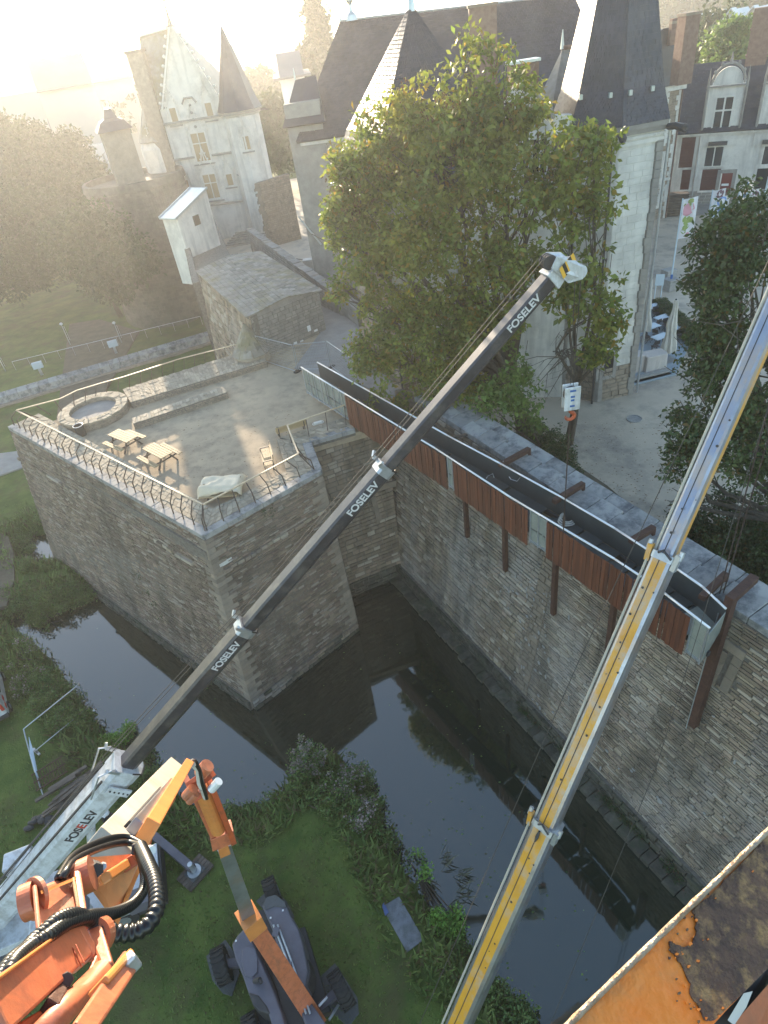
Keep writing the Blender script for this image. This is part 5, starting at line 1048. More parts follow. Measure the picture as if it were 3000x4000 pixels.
mb = MB(); c = AR(2042, 330, 40.5); mb.box(vz(c, c[2]-1.2), (1.45, .8, 4.2), .0); build('chimney', mb, 'brick', gwg); mb = MB(); mb.box(vz(c, c[2]+1.0), (1.6, .95, .12)); build('chimney_cap', mb, 'zinc', gwg)
sm = thing('turret_roof', 'little golden lit pyramid roof tucked left of the stair tower spire', 'turret', AR(2180, 420, 45)); b4 = [AR(x, y, r) for x, y, r in ((2098, 340, 43), (2160, 405, 42), (2290, 360, 44), (2215, 330, 48))]; zz = min(p[2] for p in b4); b4 = [vz(p, zz) for p in b4]; tA, tB = AR(2196, 192, 45.5), AR(2240, 187, 45.5)
for a, b, c, d in ((b4[3], b4[0], tA, tB), (b4[0], b4[1], tA, tA), (b4[1], b4[2], tB, tA), (b4[2], b4[3], tB, tB)): rowroof(sm, a, b, c, d, 'slab_roof')
mb = MB(); mb.prism([(p[0], p[1]) for p in b4], YZ, zz); build('wall', mb, 'tufa', sm)
mb = MB()
for k in range(8): mb.ball(lerp(tA, tB, k/7)+V((0, 0, .06)), (.1, .1, .12), 4)
build('ridge_tiles', mb, 'brick', sm); mb = MB(); mb.tube([tA, tA+V((0, 0, .9))], [.12, .02], 6); build('finial', mb, 'zinc', sm)
# ------------------------------------------------------------------ GREAT PALACE
gp = thing('great_palace', 'great palace with a huge dark slate roof and a hipped dormer at its left end', 'palace', (6, 62, YZ))
A = V((-1.7, 59.9, 0)); aaz = R(-8.3); ua = V((math.cos(aaz), math.sin(aaz), 0)); na = V((-ua[1], ua[0], 0)); B = A+ua*24.5; zE = 22.0; zR = 29.15; dep = 11.5
mb = MB(); mb.prism([A+na*.1, B+na*.1, B+na*dep, A+na*dep+ua*.3], YZ, zE-.1); build('wall_core', mb, 'rubble', gp)
masonry('facade_masonry', (vz(A, YZ), vz(A+ua*8, YZ), vz(A+ua*8, zE-.4), vz(A, zE-.4)), 'granite', gp, ch=.42, lw=(.5, 1.1), seed=101, depth=.03, gap=.01, backing=None)
masonry('end_masonry', (vz(A+na*dep, YZ), vz(A, YZ), vz(A, zE-.4), vz(A+na*dep, zE-.4)), 'granite', gp, ch=.42, lw=(.5, 1.1), seed=102, depth=.03, gap=.01, backing=None)
mb = MB(); mb.prism([A-ua*.25-na*.25, B-na*.25, B+na*.4, A-ua*.25+na*.4], zE-.42, zE-.05); mb.prism([A-ua*.25+na*.4, A+ua*.3+na*.4, A+ua*.3+na*dep, A-ua*.25+na*dep], zE-.42, zE-.05); build('cornice', mb, 'tufa', gp)
eA, eB = vz(A-ua*.5-na*.5, zE-.05), vz(B-na*.5, zE-.05)
rL = AR(1330, 80, 63.8); rL = vz(rL, zR); rRr = vz(rL+ua*18, zR-.65); eAb = vz(A-ua*.5+na*(dep+.4), zE-.05); eBb = vz(B+na*(dep+.4), zE-.05)
slabs(eA, eB, rRr, rL, 'slate', gp, 44, 70, 3, 0, .04, 'slates'); rowroof(gp, eA-V((0, 0, .05)), eB-V((0, 0, .05)), rRr-V((0, 0, .05)), rL-V((0, 0, .05))); rowroof(gp, eAb, eA, rL, rL); rowroof(gp, eBb, eAb, rL, rRr)
slabs(eAb, eA, rL+V((0, .02, 0)), rL, 'slate', gp, 34, 26, 4, 0, .05, 'slates')
mb = MB(); mb.tube([rL, rRr], .09, 6); build('ridge_capping', mb, 'zinc', gp); mb = MB(); mb.tube([rL, rL+V((0, 0, 1.0))], [.14, .02], 6); build('finial', mb, 'zinc', gp)
fl = rL+ua*.9; mb = MB(); mb.lathe(fl, [(.5, -.1), (.42, .25), (.16, .5), (.12, .9), (.3, 1.15), (.3, 1.4), (.1, 1.7), (.03, 2.4)], 10); build('lantern_finial', mb, 'zinc', gp)
# hipped dormer tower on the left end
dz0, dz1 = 22.0, 25.2; dl = AR(1130, 470, 60.5); da, db = A-ua*1.5+na*.6, A+ua*1.6+na*.2
dd4 = [vz(p, 0) for p in (AR(1104, 405, 60), AR(1240, 360, 59.5), AR(1262, 330, 64), AR(1130, 370, 64.5))]
mb = MB(); mb.prism(dd4, YZ, AR(1118, 408, 60)[2]); build('dormer_wall', mb, 'granite', gp)
zt = AR(1155, 312, 62)[2]; zb_ = AR(1104, 408, 60)[2]-1.5
r0, r1 = vz(AR(1153, 312, 62), zt), vz(AR(1236, 308, 62), zt+.1); q4 = [vz(lerp((dd4[0]+dd4[2])/2, p, 1.2), zb_) for p in dd4]
for a, b, c, d in ((q4[0], q4[1], r1, r0), (q4[1], q4[2], r1, r1), (q4[3], q4[0], r0, r0), (q4[2], q4[3], r0, r1)): rowroof(gp, a, b, c, d, name='dormer_roof')
mb = MB(); mb.tube([r0, r0+V((0, 0, .8))], [.1, .02], 6); build('finial', mb, 'zinc', gp)
for (x0, y0), (x1, y1) in (((1146, 590), (1217, 967)), ((1186, 572), (1286, 1119))):
    b = vz(P(1286, 1125, 9.0), 0) if x0 == 1186 else A-ua*.2+na*2.2; pipe(gp, b-na*.15, 0, YZ, zE-.5, .08)
mb = MB(); a, b = PV(1165, 845, A-na*.2, B-na*.2), PV(1255, 955, A-na*.2, B-na*.2); mb.beam(a, b, .12, .12); build('sloping_pipe', mb, 'galv', gp)
mb = MB(); c = AR(1387, 445, 61.2); mb.box(c, (1.5, .5, 2.3), aaz); build('roof_hatch', mb, 'tufa', gp)
chm = AR(1887, 150, 60.5); mb = MB(); mb.box(vz(chm, 26.2), (2.0, 1.1, 5.0), aaz); build('chimney', mb, 'brick', gp); mb = MB(); mb.box(vz(chm, 28.75), (2.2, 1.3, .16), aaz); build('chimney_cap', mb, 'quoin', gp)
mb = MB(); mb.prism([A-ua*.2-na*.7, A+ua*2.6-na*.7, A+ua*2.6, A-ua*.2], YZ, 11.2); build('buttress_base', mb, 'granite', gp)
yg = thing('yard_gate', 'pair of iron gate leaves beside a pale stone pier below the palace corner', 'gate', P(1180, 1080, YZ))
mb = MB(); a, b = P(1135, 1072, YZ), P(1205, 1085, YZ)
for k in range(14): p = a.lerp(b, k/13); mb.tube([p, p+V((0, 0, 1.9))], .02, 4)
mb.beam(a+V((0, 0, 1.85)), b+V((0, 0, 1.85)), .04, .05); mb.beam(a+V((0, 0, .2)), b+V((0, 0, .2)), .04, .05); build('bars', mb, 'machine_dark', yg)
mb = MB(); mb.box(P(1222, 1095, YZ)+V((0, 0, 1.1)), (1.3, .9, 2.2), aaz); build('pier', mb, 'tufa', yg)
# ------------------------------------------------------------------ RUBBLE WALL right of the gothic house
rw = thing('rubble_wall', 'tall ruined rubble wall with ragged pale edges right of the white gothic house', 'wall', P(1110, 960, YZ))
ra0, ra1 = P(1062, 965, YZ), P(1178, 932, YZ); zt = H(ra0, 1022, 712)
masonry('rubble_masonry', (vz(ra0, YZ), vz(ra1, YZ), vz(ra1, zt+.2), vz(ra0, zt)), 'rubble', rw, ch=.22, lw=(.25, .6), single=40, seed=111, depth=.06, jit=.03)
mb = MB(); rr = random.Random(2)
for k in range(26): z = lerp(YZ, zt, k/26); mb.box(vz(ra0, z+.15)+V((rr.uniform(-.3, .05), -.05, 0)), (rr.uniform(.4, .8), .5, .28), rr.uniform(-.1, .1))
build('ragged_edge_stones', mb, 'quoin', rw, kind='stuff')
# ------------------------------------------------------------------ WHITE GOTHIC HOUSE
gt = thing('gothic_house', 'white gothic house with a steep crocketed gable, carved windows and a pointed turret', 'house', (-14, 93, YZ))
F0, F1 = V((-22.8, 94.3, 0)), V((-8.4, 92.5, 0)); uf = (F1-F0).normalized(); nf = V((-uf[1], uf[0], 0))
def GF(x, y, o=0): return PV(x, y, F0-nf*o, F1-nf*o)
apxg = GF(664, 90); gr = GF(862, 393); gl_ = vz(apxg-(gr-apxg)*1.0, gr[2]); gl_ = V((2*apxg[0]-gr[0], 2*apxg[1]-gr[1], gr[2]))
zw = gr[2]; mb = MB(); mb.prism([F0+uf*2.6, F1-uf*1.7, F1-uf*1.7+nf*11, F0+uf*2.6+nf*11], YZ-1, zw); build('wall', mb, 'tufa', gt)
mb = MB(); mb.slab([gl_-nf*.02, gr-nf*.02, apxg-nf*.02], nf*.5); build('gable', mb, 'tufa', gt)
for a, s in ((gl_, -1), (gr, 1)):
    mb = MB(); mb.beam(a-nf*.1, apxg-nf*.1, .35, .22, nf.cross(apxg-a)); build('gable_coping', mb, 'tufa', gt)
    for k in range(9): mb = MB(); mb.ball(lerp(a, apxg, (k+.5)/9)+uf*s*.28+V((0, 0, .18))-nf*.1, (.2, .16, .2), 5); build('crocket', mb, 'tufa', gt)
mb = MB(); t = apxg-nf*.1; mb.tube([t-V((0, 0, .3)), t+V((0, 0, .7)), t+V((0, 0, 1.8)), t+V((0, 0, 3.0))], [.35, .16, .08, .03], 6); mb.beam(t+V((0, 0, 2.0))-uf*.45, t+V((0, 0, 2.0))+uf*.45, .12, .12); build('cross_finial', mb, 'granite', gt)
R1_, R2_ = vz(apxg+nf*.8, apxg[2]-.35), AR(543, 142, 98.5)
eL0, eL1 = vz(F0+uf*2.0-nf*.2, zw+.1), vz(gl_, zw+.1)
rowroof(gt, eL0, vz(apxg, zw)+nf*.1, R1_, R2_, 'slab_roof', 'front_roof'); bkp = vz(F0+uf*2.4+nf*11.5, zw); rowroof(gt, bkp, eL0, R2_, R2_, 'slab_roof', 'hip_roof'); rowroof(gt, gr+nf*.2, gr+nf*11, R1_+nf*.1, R1_+nf*.01, 'slate', 'side_roof')
mb = MB(); mb.tube([R2_, R2_+V((-.15, 0, 2.3))], [.07, .015], 5); build('lightning_rod', mb, 'machine_dark', gt); mb = MB(); mb.beam(R1_, R2_, .3, .16); build('ridge_capping', mb, 'zinc', gt)
cb_ = GF(612, 500, .3); ct_ = H(cb_, 528, 207); mb = MB(); mb.prism([vz(cb_, 0)+uf*x+nf*y for x, y in ((-.95, -.2), (.95, -.2), (.95, .9), (-.95, .9))], YZ+6, ct_); build('chimney', mb, 'rubble', gt); mb = MB(); mb.prism([vz(cb_, 0)+uf*x+nf*y for x, y in ((-1.1, -.35), (1.1, -.35), (1.1, 1.05), (-1.1, 1.05))], ct_, ct_+.3); build('chimney_cap', mb, 'quoin', gt)
mb = MB(); lt = vz(F0+uf*1.6+nf*1.5, 0); mb.lathe(vz(lt, YZ), [(2.3, 0), (2.3, 11.5), (2.0, 12.3)], 8); build('left_turret', mb, 'tufa', gt); mb = MB(); mb.lathe(vz(lt, YZ+12.3), [(2.3, 0), (1.6, 1.5), (.8, 3.2), (.1, 4.5)], 8); build('left_turret_roof', mb, 'slab_roof', gt)
tc_ = vz(AR(935, 420, 93.0), 0); zs0 = AR(935, 428, 93)[2]; zs1 = AR(848, 96, 93.8)[2]; mb = MB(); mb.lathe(vz(tc_, YZ-1), [(2.2, 0), (2.2, zs0-YZ+1-.6), (2.45, zs0-YZ+1-.4), (2.45, zs0-YZ+1)], 8); build('turret', mb, 'tufa', gt)
mb = MB(); ap_ = vz(lerp(tc_, AR(848, 96, 93.8), .25), zs1); mb.rings([[vz(tc_, zs0)+V((2.75*math.cos(k*PI/4), 2.75*math.sin(k*PI/4), 0)) for k in range(8)], [vz(tc_, zs0+1.2)+V((2.2*math.cos(k*PI/4), 2.2*math.sin(k*PI/4), 0)) for k in range(8)], [vz(tc_, zs1)+V((.04*math.cos(k*PI/4), .04*math.sin(k*PI/4), 0)) for k in range(8)]]); build('turret_spire', mb, 'slate', gt)
mb = MB(); mb.lathe(vz(tc_, zs0-.45), [(2.2, 0), (2.65, .2), (2.65, .4)], 8); build('turret_cornice', mb, 'granite', gt)
mb = MB(); p = vz(tc_, zs0-.3)+V((2.5, -.6, 0)); mb.tube([p, p+V((.5, -.1, .05)), p+V((.9, -.2, -.1))], [.12, .14, .05], 6); build('gargoyle', mb, 'machine_dark', gt)
for x0, y0, x1, y1 in ((580, 641, 760, 614), (828, 606, 999, 581), (633, 487, 879, 448), (825, 801, 955, 783)):
    mb = MB(); mb.beam(GF(x0, y0, .15), GF(x1, y1, .15), .35, .22); build('string_course', mb, 'granite', gt)
gothic(gt, F0, F1, 784, 575, 1.9, 3.2); gothic(gt, F0, F1, 826, 728, 1.75, 2.9); gothic(gt, F0, F1, 680, 452, .8, 1.6, False); gothic(gt, F0, F1, 818, 432, .8, 1.6, False); gothic(gt, F0, F1, 607, 612, .8, 1.5, False); gothic(gt, F0, F1, 898, 702, .75, 1.3, False); gothic(gt, F0, F1, 728, 726, .75, 1.3, False)
gothic(gt, V((tc_[0]-2.2, tc_[1]-2.15, 0)), V((tc_[0]+2.2, tc_[1]-2.15, 0)), 964, 558, .7, 1.4, False)
mb = MB(); c = GF(736, 392, .15); mb.tube([c-uf*.9-V((0, 0, .3)), c-uf*.5+V((0, 0, .25)), c+uf*.5+V((0, 0, .25)), c+uf*.9-V((0, 0, .3))], .12, 5)
for k in range(4): mb.ball(c-V((0, 0, .5+k*.75)), (.18, .12, .18), 4)
build('carved_panel', mb, 'granite', gt)
fw(gt, F0-nf*.02, F1-nf*.02, 1000, 890, 1.2, 2.2, '', sur='granite', gl='dark', name='door')
c = GF(948, 670, .4); mb = MB(); mb.lathe(c-V((0, 0, .4)), [(.1, 0), (.9, .1), (.1, .9)], 8); build('bartizan_cap', mb, 'granite', gt); mb = MB(); mb.lathe(c-V((0, 0, 2.2)), [(.1, 0), (.5, .8), (.55, 1.8)], 8); build('bartizan', mb, 'tufa', gt)
for k in range(7): mb = MB(); c = P(1005, 925, YZ); mb.box(c+V((0, -.45*k-.3, .9-.15*k)), (5.5+.5*k, .46, .15)); build('step', mb, 'granite', gt)
# ------------------------------------------------------------------ ROUND TOWER with hipped watch turret
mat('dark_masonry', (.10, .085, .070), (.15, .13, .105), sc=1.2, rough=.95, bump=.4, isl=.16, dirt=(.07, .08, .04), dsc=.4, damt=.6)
rt = thing('round_tower', 'massive hazy round rampart tower below the little hipped watch turret', 'tower', (-24, 82, 1))
tcn = AR(530, 720, 93); tcn = vz(tcn, 0); TR = 6.0; zt_ = AR(560, 690, 87)[2]-1.0; print('tower', tcn, zt_)
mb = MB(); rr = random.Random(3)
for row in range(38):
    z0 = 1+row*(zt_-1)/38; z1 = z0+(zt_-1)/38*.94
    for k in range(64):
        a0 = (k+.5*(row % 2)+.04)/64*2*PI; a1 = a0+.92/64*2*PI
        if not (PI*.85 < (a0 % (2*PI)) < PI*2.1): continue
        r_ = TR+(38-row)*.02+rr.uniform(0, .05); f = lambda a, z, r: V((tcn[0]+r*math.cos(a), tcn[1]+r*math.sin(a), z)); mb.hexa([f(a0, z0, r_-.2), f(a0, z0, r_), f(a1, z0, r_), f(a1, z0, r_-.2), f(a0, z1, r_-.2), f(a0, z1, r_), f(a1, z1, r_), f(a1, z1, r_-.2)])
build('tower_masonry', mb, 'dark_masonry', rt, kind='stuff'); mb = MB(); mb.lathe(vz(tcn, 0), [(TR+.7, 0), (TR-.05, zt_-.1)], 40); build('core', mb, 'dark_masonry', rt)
mb = MB(); mb.lathe(vz(tcn, zt_), [(TR+.25, -.3), (TR+.12, .5), (TR-.3, .52), (TR-.3, -.2)], 40); build('rim', mb, 'dark_masonry', rt)
cw_ = thing('connecting_wall', 'rampart wall between the round tower and the guardhouse', 'wall', (-17, 76, 1))
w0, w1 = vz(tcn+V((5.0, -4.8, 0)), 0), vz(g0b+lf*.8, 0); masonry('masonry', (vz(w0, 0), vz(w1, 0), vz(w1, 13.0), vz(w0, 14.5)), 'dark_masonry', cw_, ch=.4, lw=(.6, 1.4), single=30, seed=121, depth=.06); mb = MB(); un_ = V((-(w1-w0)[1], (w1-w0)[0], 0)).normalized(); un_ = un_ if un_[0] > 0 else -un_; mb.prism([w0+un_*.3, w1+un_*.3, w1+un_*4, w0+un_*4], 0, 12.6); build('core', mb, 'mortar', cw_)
wt = thing('watch_turret', 'small square turret with a flared hipped roof on the round tower', 'turret', vz(AR(470, 640, 88), zt_))
wc = vz(AR(462, 560, 91.0), 0); ez_ = AR(450, 515, 88)[2]; ar = R(20)
mb = MB(); mb.box(vz(wc, (zt_-1+ez_)/2), (3.2, 3.2, ez_-zt_+1), ar); build('wall', mb, 'quoin', wt)
def sq(c, r, z, rz): return [V((c[0]+r*1.414*math.cos(rz+PI/4+k*PI/2), c[1]+r*1.414*math.sin(rz+PI/4+k*PI/2), z)) for k in range(4)]
za_ = H(wc, 415, 424); mb = MB(); mb.rings([sq(wc, 2.0, ez_, ar), sq(wc, 1.3, ez_+.9, ar), sq(wc, .75, ez_+(za_-ez_)*.55, ar), sq(wc, .35, za_, ar)]); build('roof', mb, 'slate', wt)
for s in (-1, 1): mb = MB(); mb.tube([vz(wc, za_)+V((s*.3, 0, 0)), vz(wc, za_+.45)+V((s*.35, 0, 0))], [.07, .02], 5); build('finial', mb, 'zinc', wt)
u_ = V((math.cos(ar), math.sin(ar), 0)); fw(wt, wc-u_*2-V((-u_[1], u_[0], 0))*1.52, wc+u_*2-V((-u_[1], u_[0], 0))*1.52, 455, 555, .7, 2.2, '', sur='tufa', gl='dark')
# ------------------------------------------------------------------ BROWN STONE HOUSE and WHITE HALL on the right
bh = thing('brown_stone_house', 'tall brown rubble house with pale quoins and a big brick chimney behind the stair tower', 'house', (33, 72, YZ))
kc = P(2597, 850, YZ); ze2 = H(kc, 2668, 322); ul = V((math.cos(R(188)), math.sin(R(188)), 0)); ur = V((math.cos(R(98)), math.sin(R(98)), 0)); kl = kc+ul*12
mb = MB(); mb.prism([kl, kc, kc+ur*10, kl+ur*10], YZ, ze2); build('wall', mb, 'rubble', bh)
masonry('rubble_masonry', (vz(kc+ul*4.2, YZ), vz(kc, YZ), vz(kc, ze2-.5), vz(kc+ul*4.2, ze2-.5)), 'rubble', bh, ch=.2, lw=(.25, .6), single=20, seed=131, depth=.05, backing=None)
mb = MB(); mb.prism([kl-ur*.3, kc-ur*.3-ul*.3, kc+ur*10.2-ul*.3, kl+ur*10.2], ze2-.5, ze2-.05); build('cornice', mb, 'tufa', bh)
for z in (YZ+3.9,): mb = MB(); mb.beam(vz(kc+ul*4.2-ur*.06, z), vz(kc-ur*.06, z), .2, .25); build('string_course', mb, 'tufa', bh)
rr = random.Random(1); z = YZ
while z < ze2-.6:
    h = .42; w = rr.choice((.3, .5)); mb = MB(); mb.prism([kc-ur*.08-ul*.05, kc+ul*w-ur*.08, kc+ul*w, kc-ul*.05], z, z+h-.02); build('quoin', mb, 'tufa', bh); z += h
for x, y, h in ((2592, 395, 1.2), (2586, 655, 2.4), (2575, 765, 2.2), (2598, 520, 2.0)):
    c, u, n, host = fw(bh, kc, kl, x-18, y, .9, h, 'grid', 'white_joinery', 'pole_blue', 'tufa', .08, surw=.22)
    for s in (-1, 1):
        for j in range(5): mb = MB(); wq = .2+.18*(j % 2); cc = c+u*s*(.67+wq/2)+V((0, 0, -h/2+.2+j*h/4.6)); mb.slab([cc-u*wq/2+n*.07-V((0, 0, .2)), cc+u*wq/2+n*.07-V((0, 0, .2)), cc+u*wq/2+n*.07+V((0, 0, .2)), cc-u*wq/2+n*.07+V((0, 0, .2))], -n*.06); build('quoin', mb, 'tufa', host)
rg0, rg1 = AR(2590, 112, 78), AR(2668, 104, 79.5); rg1 = vz(rg1, rg0[2]); ek, el, ekb, elb = vz(kc-ur*.5-ul*.5, ze2-.05), vz(kl-ur*.5, ze2-.05), vz(kc+ur*10.4-ul*.5, ze2-.05), vz(kl+ur*10.4, ze2-.05)
for q in ((el, ek, rg1, rg0), (ek, ekb, rg1, rg1), (ekb, elb, rg0, rg1), (elb, el, rg0, rg0)): rowroof(bh, *q)
slabs(el, ek, rg1, rg0, 'slate', bh, 24, 30, 5, 0, .05, 'slates')
for x, y, w in ((2692, 65, 1.35), (2629, 98, .5)):
    c = AR(x, y, 73 if w > 1 else 78); mb = MB(); mb.box(vz(c, c[2]-(2.3 if w > 1 else .5)), (w, w*.9, 5.0 if w > 1 else 2), R(8)); build('chimney', mb, 'brick', bh); mb = MB(); mb.box(vz(c, c[2]+.2), (w*1.12, w, .2), R(8)); build('chimney_cap', mb, 'quoin', bh)
mb = MB(); c = P(2625, 840, YZ); mb.box(c+V((0, 0, 1.1)), (2.6, 1.2, 2.2), R(-20))
for k in range(9): mb.box(c+V((0, -.05, .2+k*.24)), (2.7, 1.3, .1), R(-20))
build('slatted_enclosure', mb, 'old_timber', label='slatted timber bin enclosure at the foot of the brown stone house', cat='enclosure')
pipe(bh, kc-ur*.15, 0, YZ, ze2-.4, .08, 'brick')
wh = thing('white_hall', 'long white rendered hall with carved dormers under a dark slate roof, top right', 'hall', (43, 73, YZ))
hA = P(2612, 805, YZ); hu = V((math.cos(R(-30)), math.sin(R(-30)), 0)); hn = V((-hu[1], hu[0], 0)); hA = hA+hu*-1.5; hB = hA+hu*22; zE2 = H(PV(2650, 600, hA, hB), 2648, 522)
mb = MB(); mb.prism([hA, hB, hB+hn*10, hA+hn*10], YZ-.5, zE2); build('wall', mb, 'tufa', wh)
masonry('base_masonry', (vz(hA-hn*.03, YZ-.3), vz(hB-hn*.03, YZ-.3), vz(hB-hn*.03, YZ+1.5), vz(hA-hn*.03, YZ+1.5)), 'granite', wh, ch=.35, lw=(.5, 1.1), seed=140, depth=.05, backing=None)
mb = MB(); mb.beam(vz(hA, zE2-.12)-hn*.15, vz(hB, zE2-.12)-hn*.15, .4, .3); build('cornice', mb, 'tufa', wh)
def HF(x, y, o=0): return PV(x, y, hA-hn*o, hB-hn*o)
zR2 = AR(2690, 268, 86)[2]; e0, e1 = vz(hA-hn*.5, zE2), vz(hB-hn*.5, zE2); rr0, rr1 = vz(hA+hn*5+hu*.3, zR2), vz(hB+hn*5, zR2); rowroof(wh, e0, e1, rr1, rr0); rowroof(wh, vz(hB+hn*10.4, zE2), vz(hA+hn*10.4, zE2), rr0, rr1); slabs(e0, e1, rr1, rr0, 'slate', wh, 26, 50, 6, 0, .05, 'slates')
mb = MB(); mb.slab([vz(hA, zE2), vz(hA+hn*10, zE2), rr0], hu*.4); build('gable', mb, 'tufa', wh)
for x, y, w, h, st_, g, fr in ((2684, 596, 1.35, 2.9, 'grid', 'brown_paint', 'brown_paint'), (2792, 590, 1.75, 3.0, 'cross', 'glass', 'white_joinery'), (3020, 585, 1.75, 3.0, 'cross', 'glass', 'white_joinery'), (2678, 702, .9, 2.0, 'grid', 'brown_paint', 'brown_paint'), (2774, 702, 1.8, 2.1, 'cross', 'brown_paint', 'brown_paint')):
    fw(wh, hA-hn*.02, hB-hn*.02, x, y, w, h, st_, fr, g, 'tufa', .05, surw=.2)
fw(wh, hA-hn*.05, hB-hn*.05, 2832, 722, 1.15, 2.3, '', sur='granite', gl='red_door', name='door', surw=.35)
mb = MB(); c = HF(2832, 722, .16); mb.slab([c-hu*.35-V((0, 0, .1)), c+hu*.35-V((0, 0, .1)), c+hu*.35+V((0, 0, .12)), c-hu*.35+V((0, 0, .12))], -hn*.02); build('door_notice', mb, 'white_paint', wh)
fw(wh, hA-hn*.02, hB-hn*.02, 2985, 735, 2.0, 4.2, '', sur='tufa', gl='dark', name='gateway')
pipe(wh, HF(2722, 640, .12), 0, YZ+1, zE2-.4, .07, 'galv')
for (px, py) in ((2826, 432), (3045, 420)):
    c = HF(px, py, -.15); dm = []; zt2 = None
    def dq(x0, x1, z0, z1, o=.3): return [c+hu*x0-hn*o+V((0, 0, z0)), c+hu*x1-hn*o+V((0, 0, z0)), c+hu*x1-hn*o+V((0, 0, z1)), c+hu*x0-hn*o+V((0, 0, z1))]
    mb = MB(); mb.slab(dq(-1.75, 1.75, -3.2, 2.2), hn*3.2); d_ = build('dormer', mb, 'tufa', wh)
    mb = MB(); mb.slab([c-hn*.35+hu*1.35*math.cos(a)+V((0, 0, 2.3+1.5*math.sin(a))) for a in np.linspace(0, PI, 13)], hn*.5); build('tympanum', mb, 'tufa', d_)
    mb = MB(); pts = [c-hn*.45+hu*1.5*math.cos(a)+V((0, 0, 2.35+1.75*math.sin(a))) for a in np.linspace(0, PI, 13)]; mb.tube(pts, .13, 5)
    for p in pts[2:-2:2]: mb.ball(p+V((0, 0, .2)), (.17, .14, .2), 4)
    for s in (-1, 1): mb.tube([c+hu*s*1.75-hn*.4+V((0, 0, -1.6)), c+hu*s*1.75-hn*.4+V((0, 0, 2.7)), c+hu*s*1.75-hn*.4+V((0, 0, 3.8))], [.14, .14, .02], 5)
    mb.tube([c-hn*.45+V((0, 0, 4.0)), c-hn*.45+V((0, 0, 5.0))], [.2, .03], 5); build('carving', mb, 'granite', d_)
    for z in (-1.75, 2.2): mb = MB(); mb.beam(c-hu*1.9-hn*.42+V((0, 0, z)), c+hu*1.9-hn*.42+V((0, 0, z)), .2, .14); build('ledge', mb, 'granite', d_)
    mb = MB(); mb.slab(dq(-.8, .8, -1.6, 1.2, .32), hn*.01); build('pane', mb, 'glass', d_)
    mb = MB()
    for e in ((-.9, -.75, -1.6, 1.35), (.75, .9, -1.6, 1.35), (-.08, .08, -1.6, 1.2), (-.75, -.08, 0, .14), (.08, .75, 0, .14), (-.75, .75, 1.2, 1.35)): mb.slab(dq(*e, .38), hn*.05)
    build('frame', mb, 'white_joinery', d_); mb = MB(); mb.beam(c-hu*.9-hn*.5-V((0, 0, 2.9)), c+hu*.9-hn*.5-V((0, 0, 2.9)), .3, .35); build('corbel', mb, 'machine_dark', d_)
c = HF(2975, 110, -5); mb = MB(); mb.box(vz(c, c[2]-2.6), (1.9, 1.3, 8.6), R(-30)); build('chimney', mb, 'brick', wh); mb = MB(); mb.box(vz(c, c[2]-6.3), (2.1, 1.5, 1.6), R(-30)); build('chimney_flashing', mb, 'zinc', wh)
for k in (-1.6, .6, 1.9): mb = MB(); mb.box(vz(c, c[2]-.6+k), (2.05, 1.42, .14), R(-30)); build('chimney_band', mb, 'brick', wh)
mb = MB(); sx = HF(2610, 805); mb.prism([hA-hn*4.2, hB-hn*4.2, hB-hn*.1, hA-hn*.1], YZ-.1, YZ+.14); build('pavement', mb, 'granite', kind='structure')
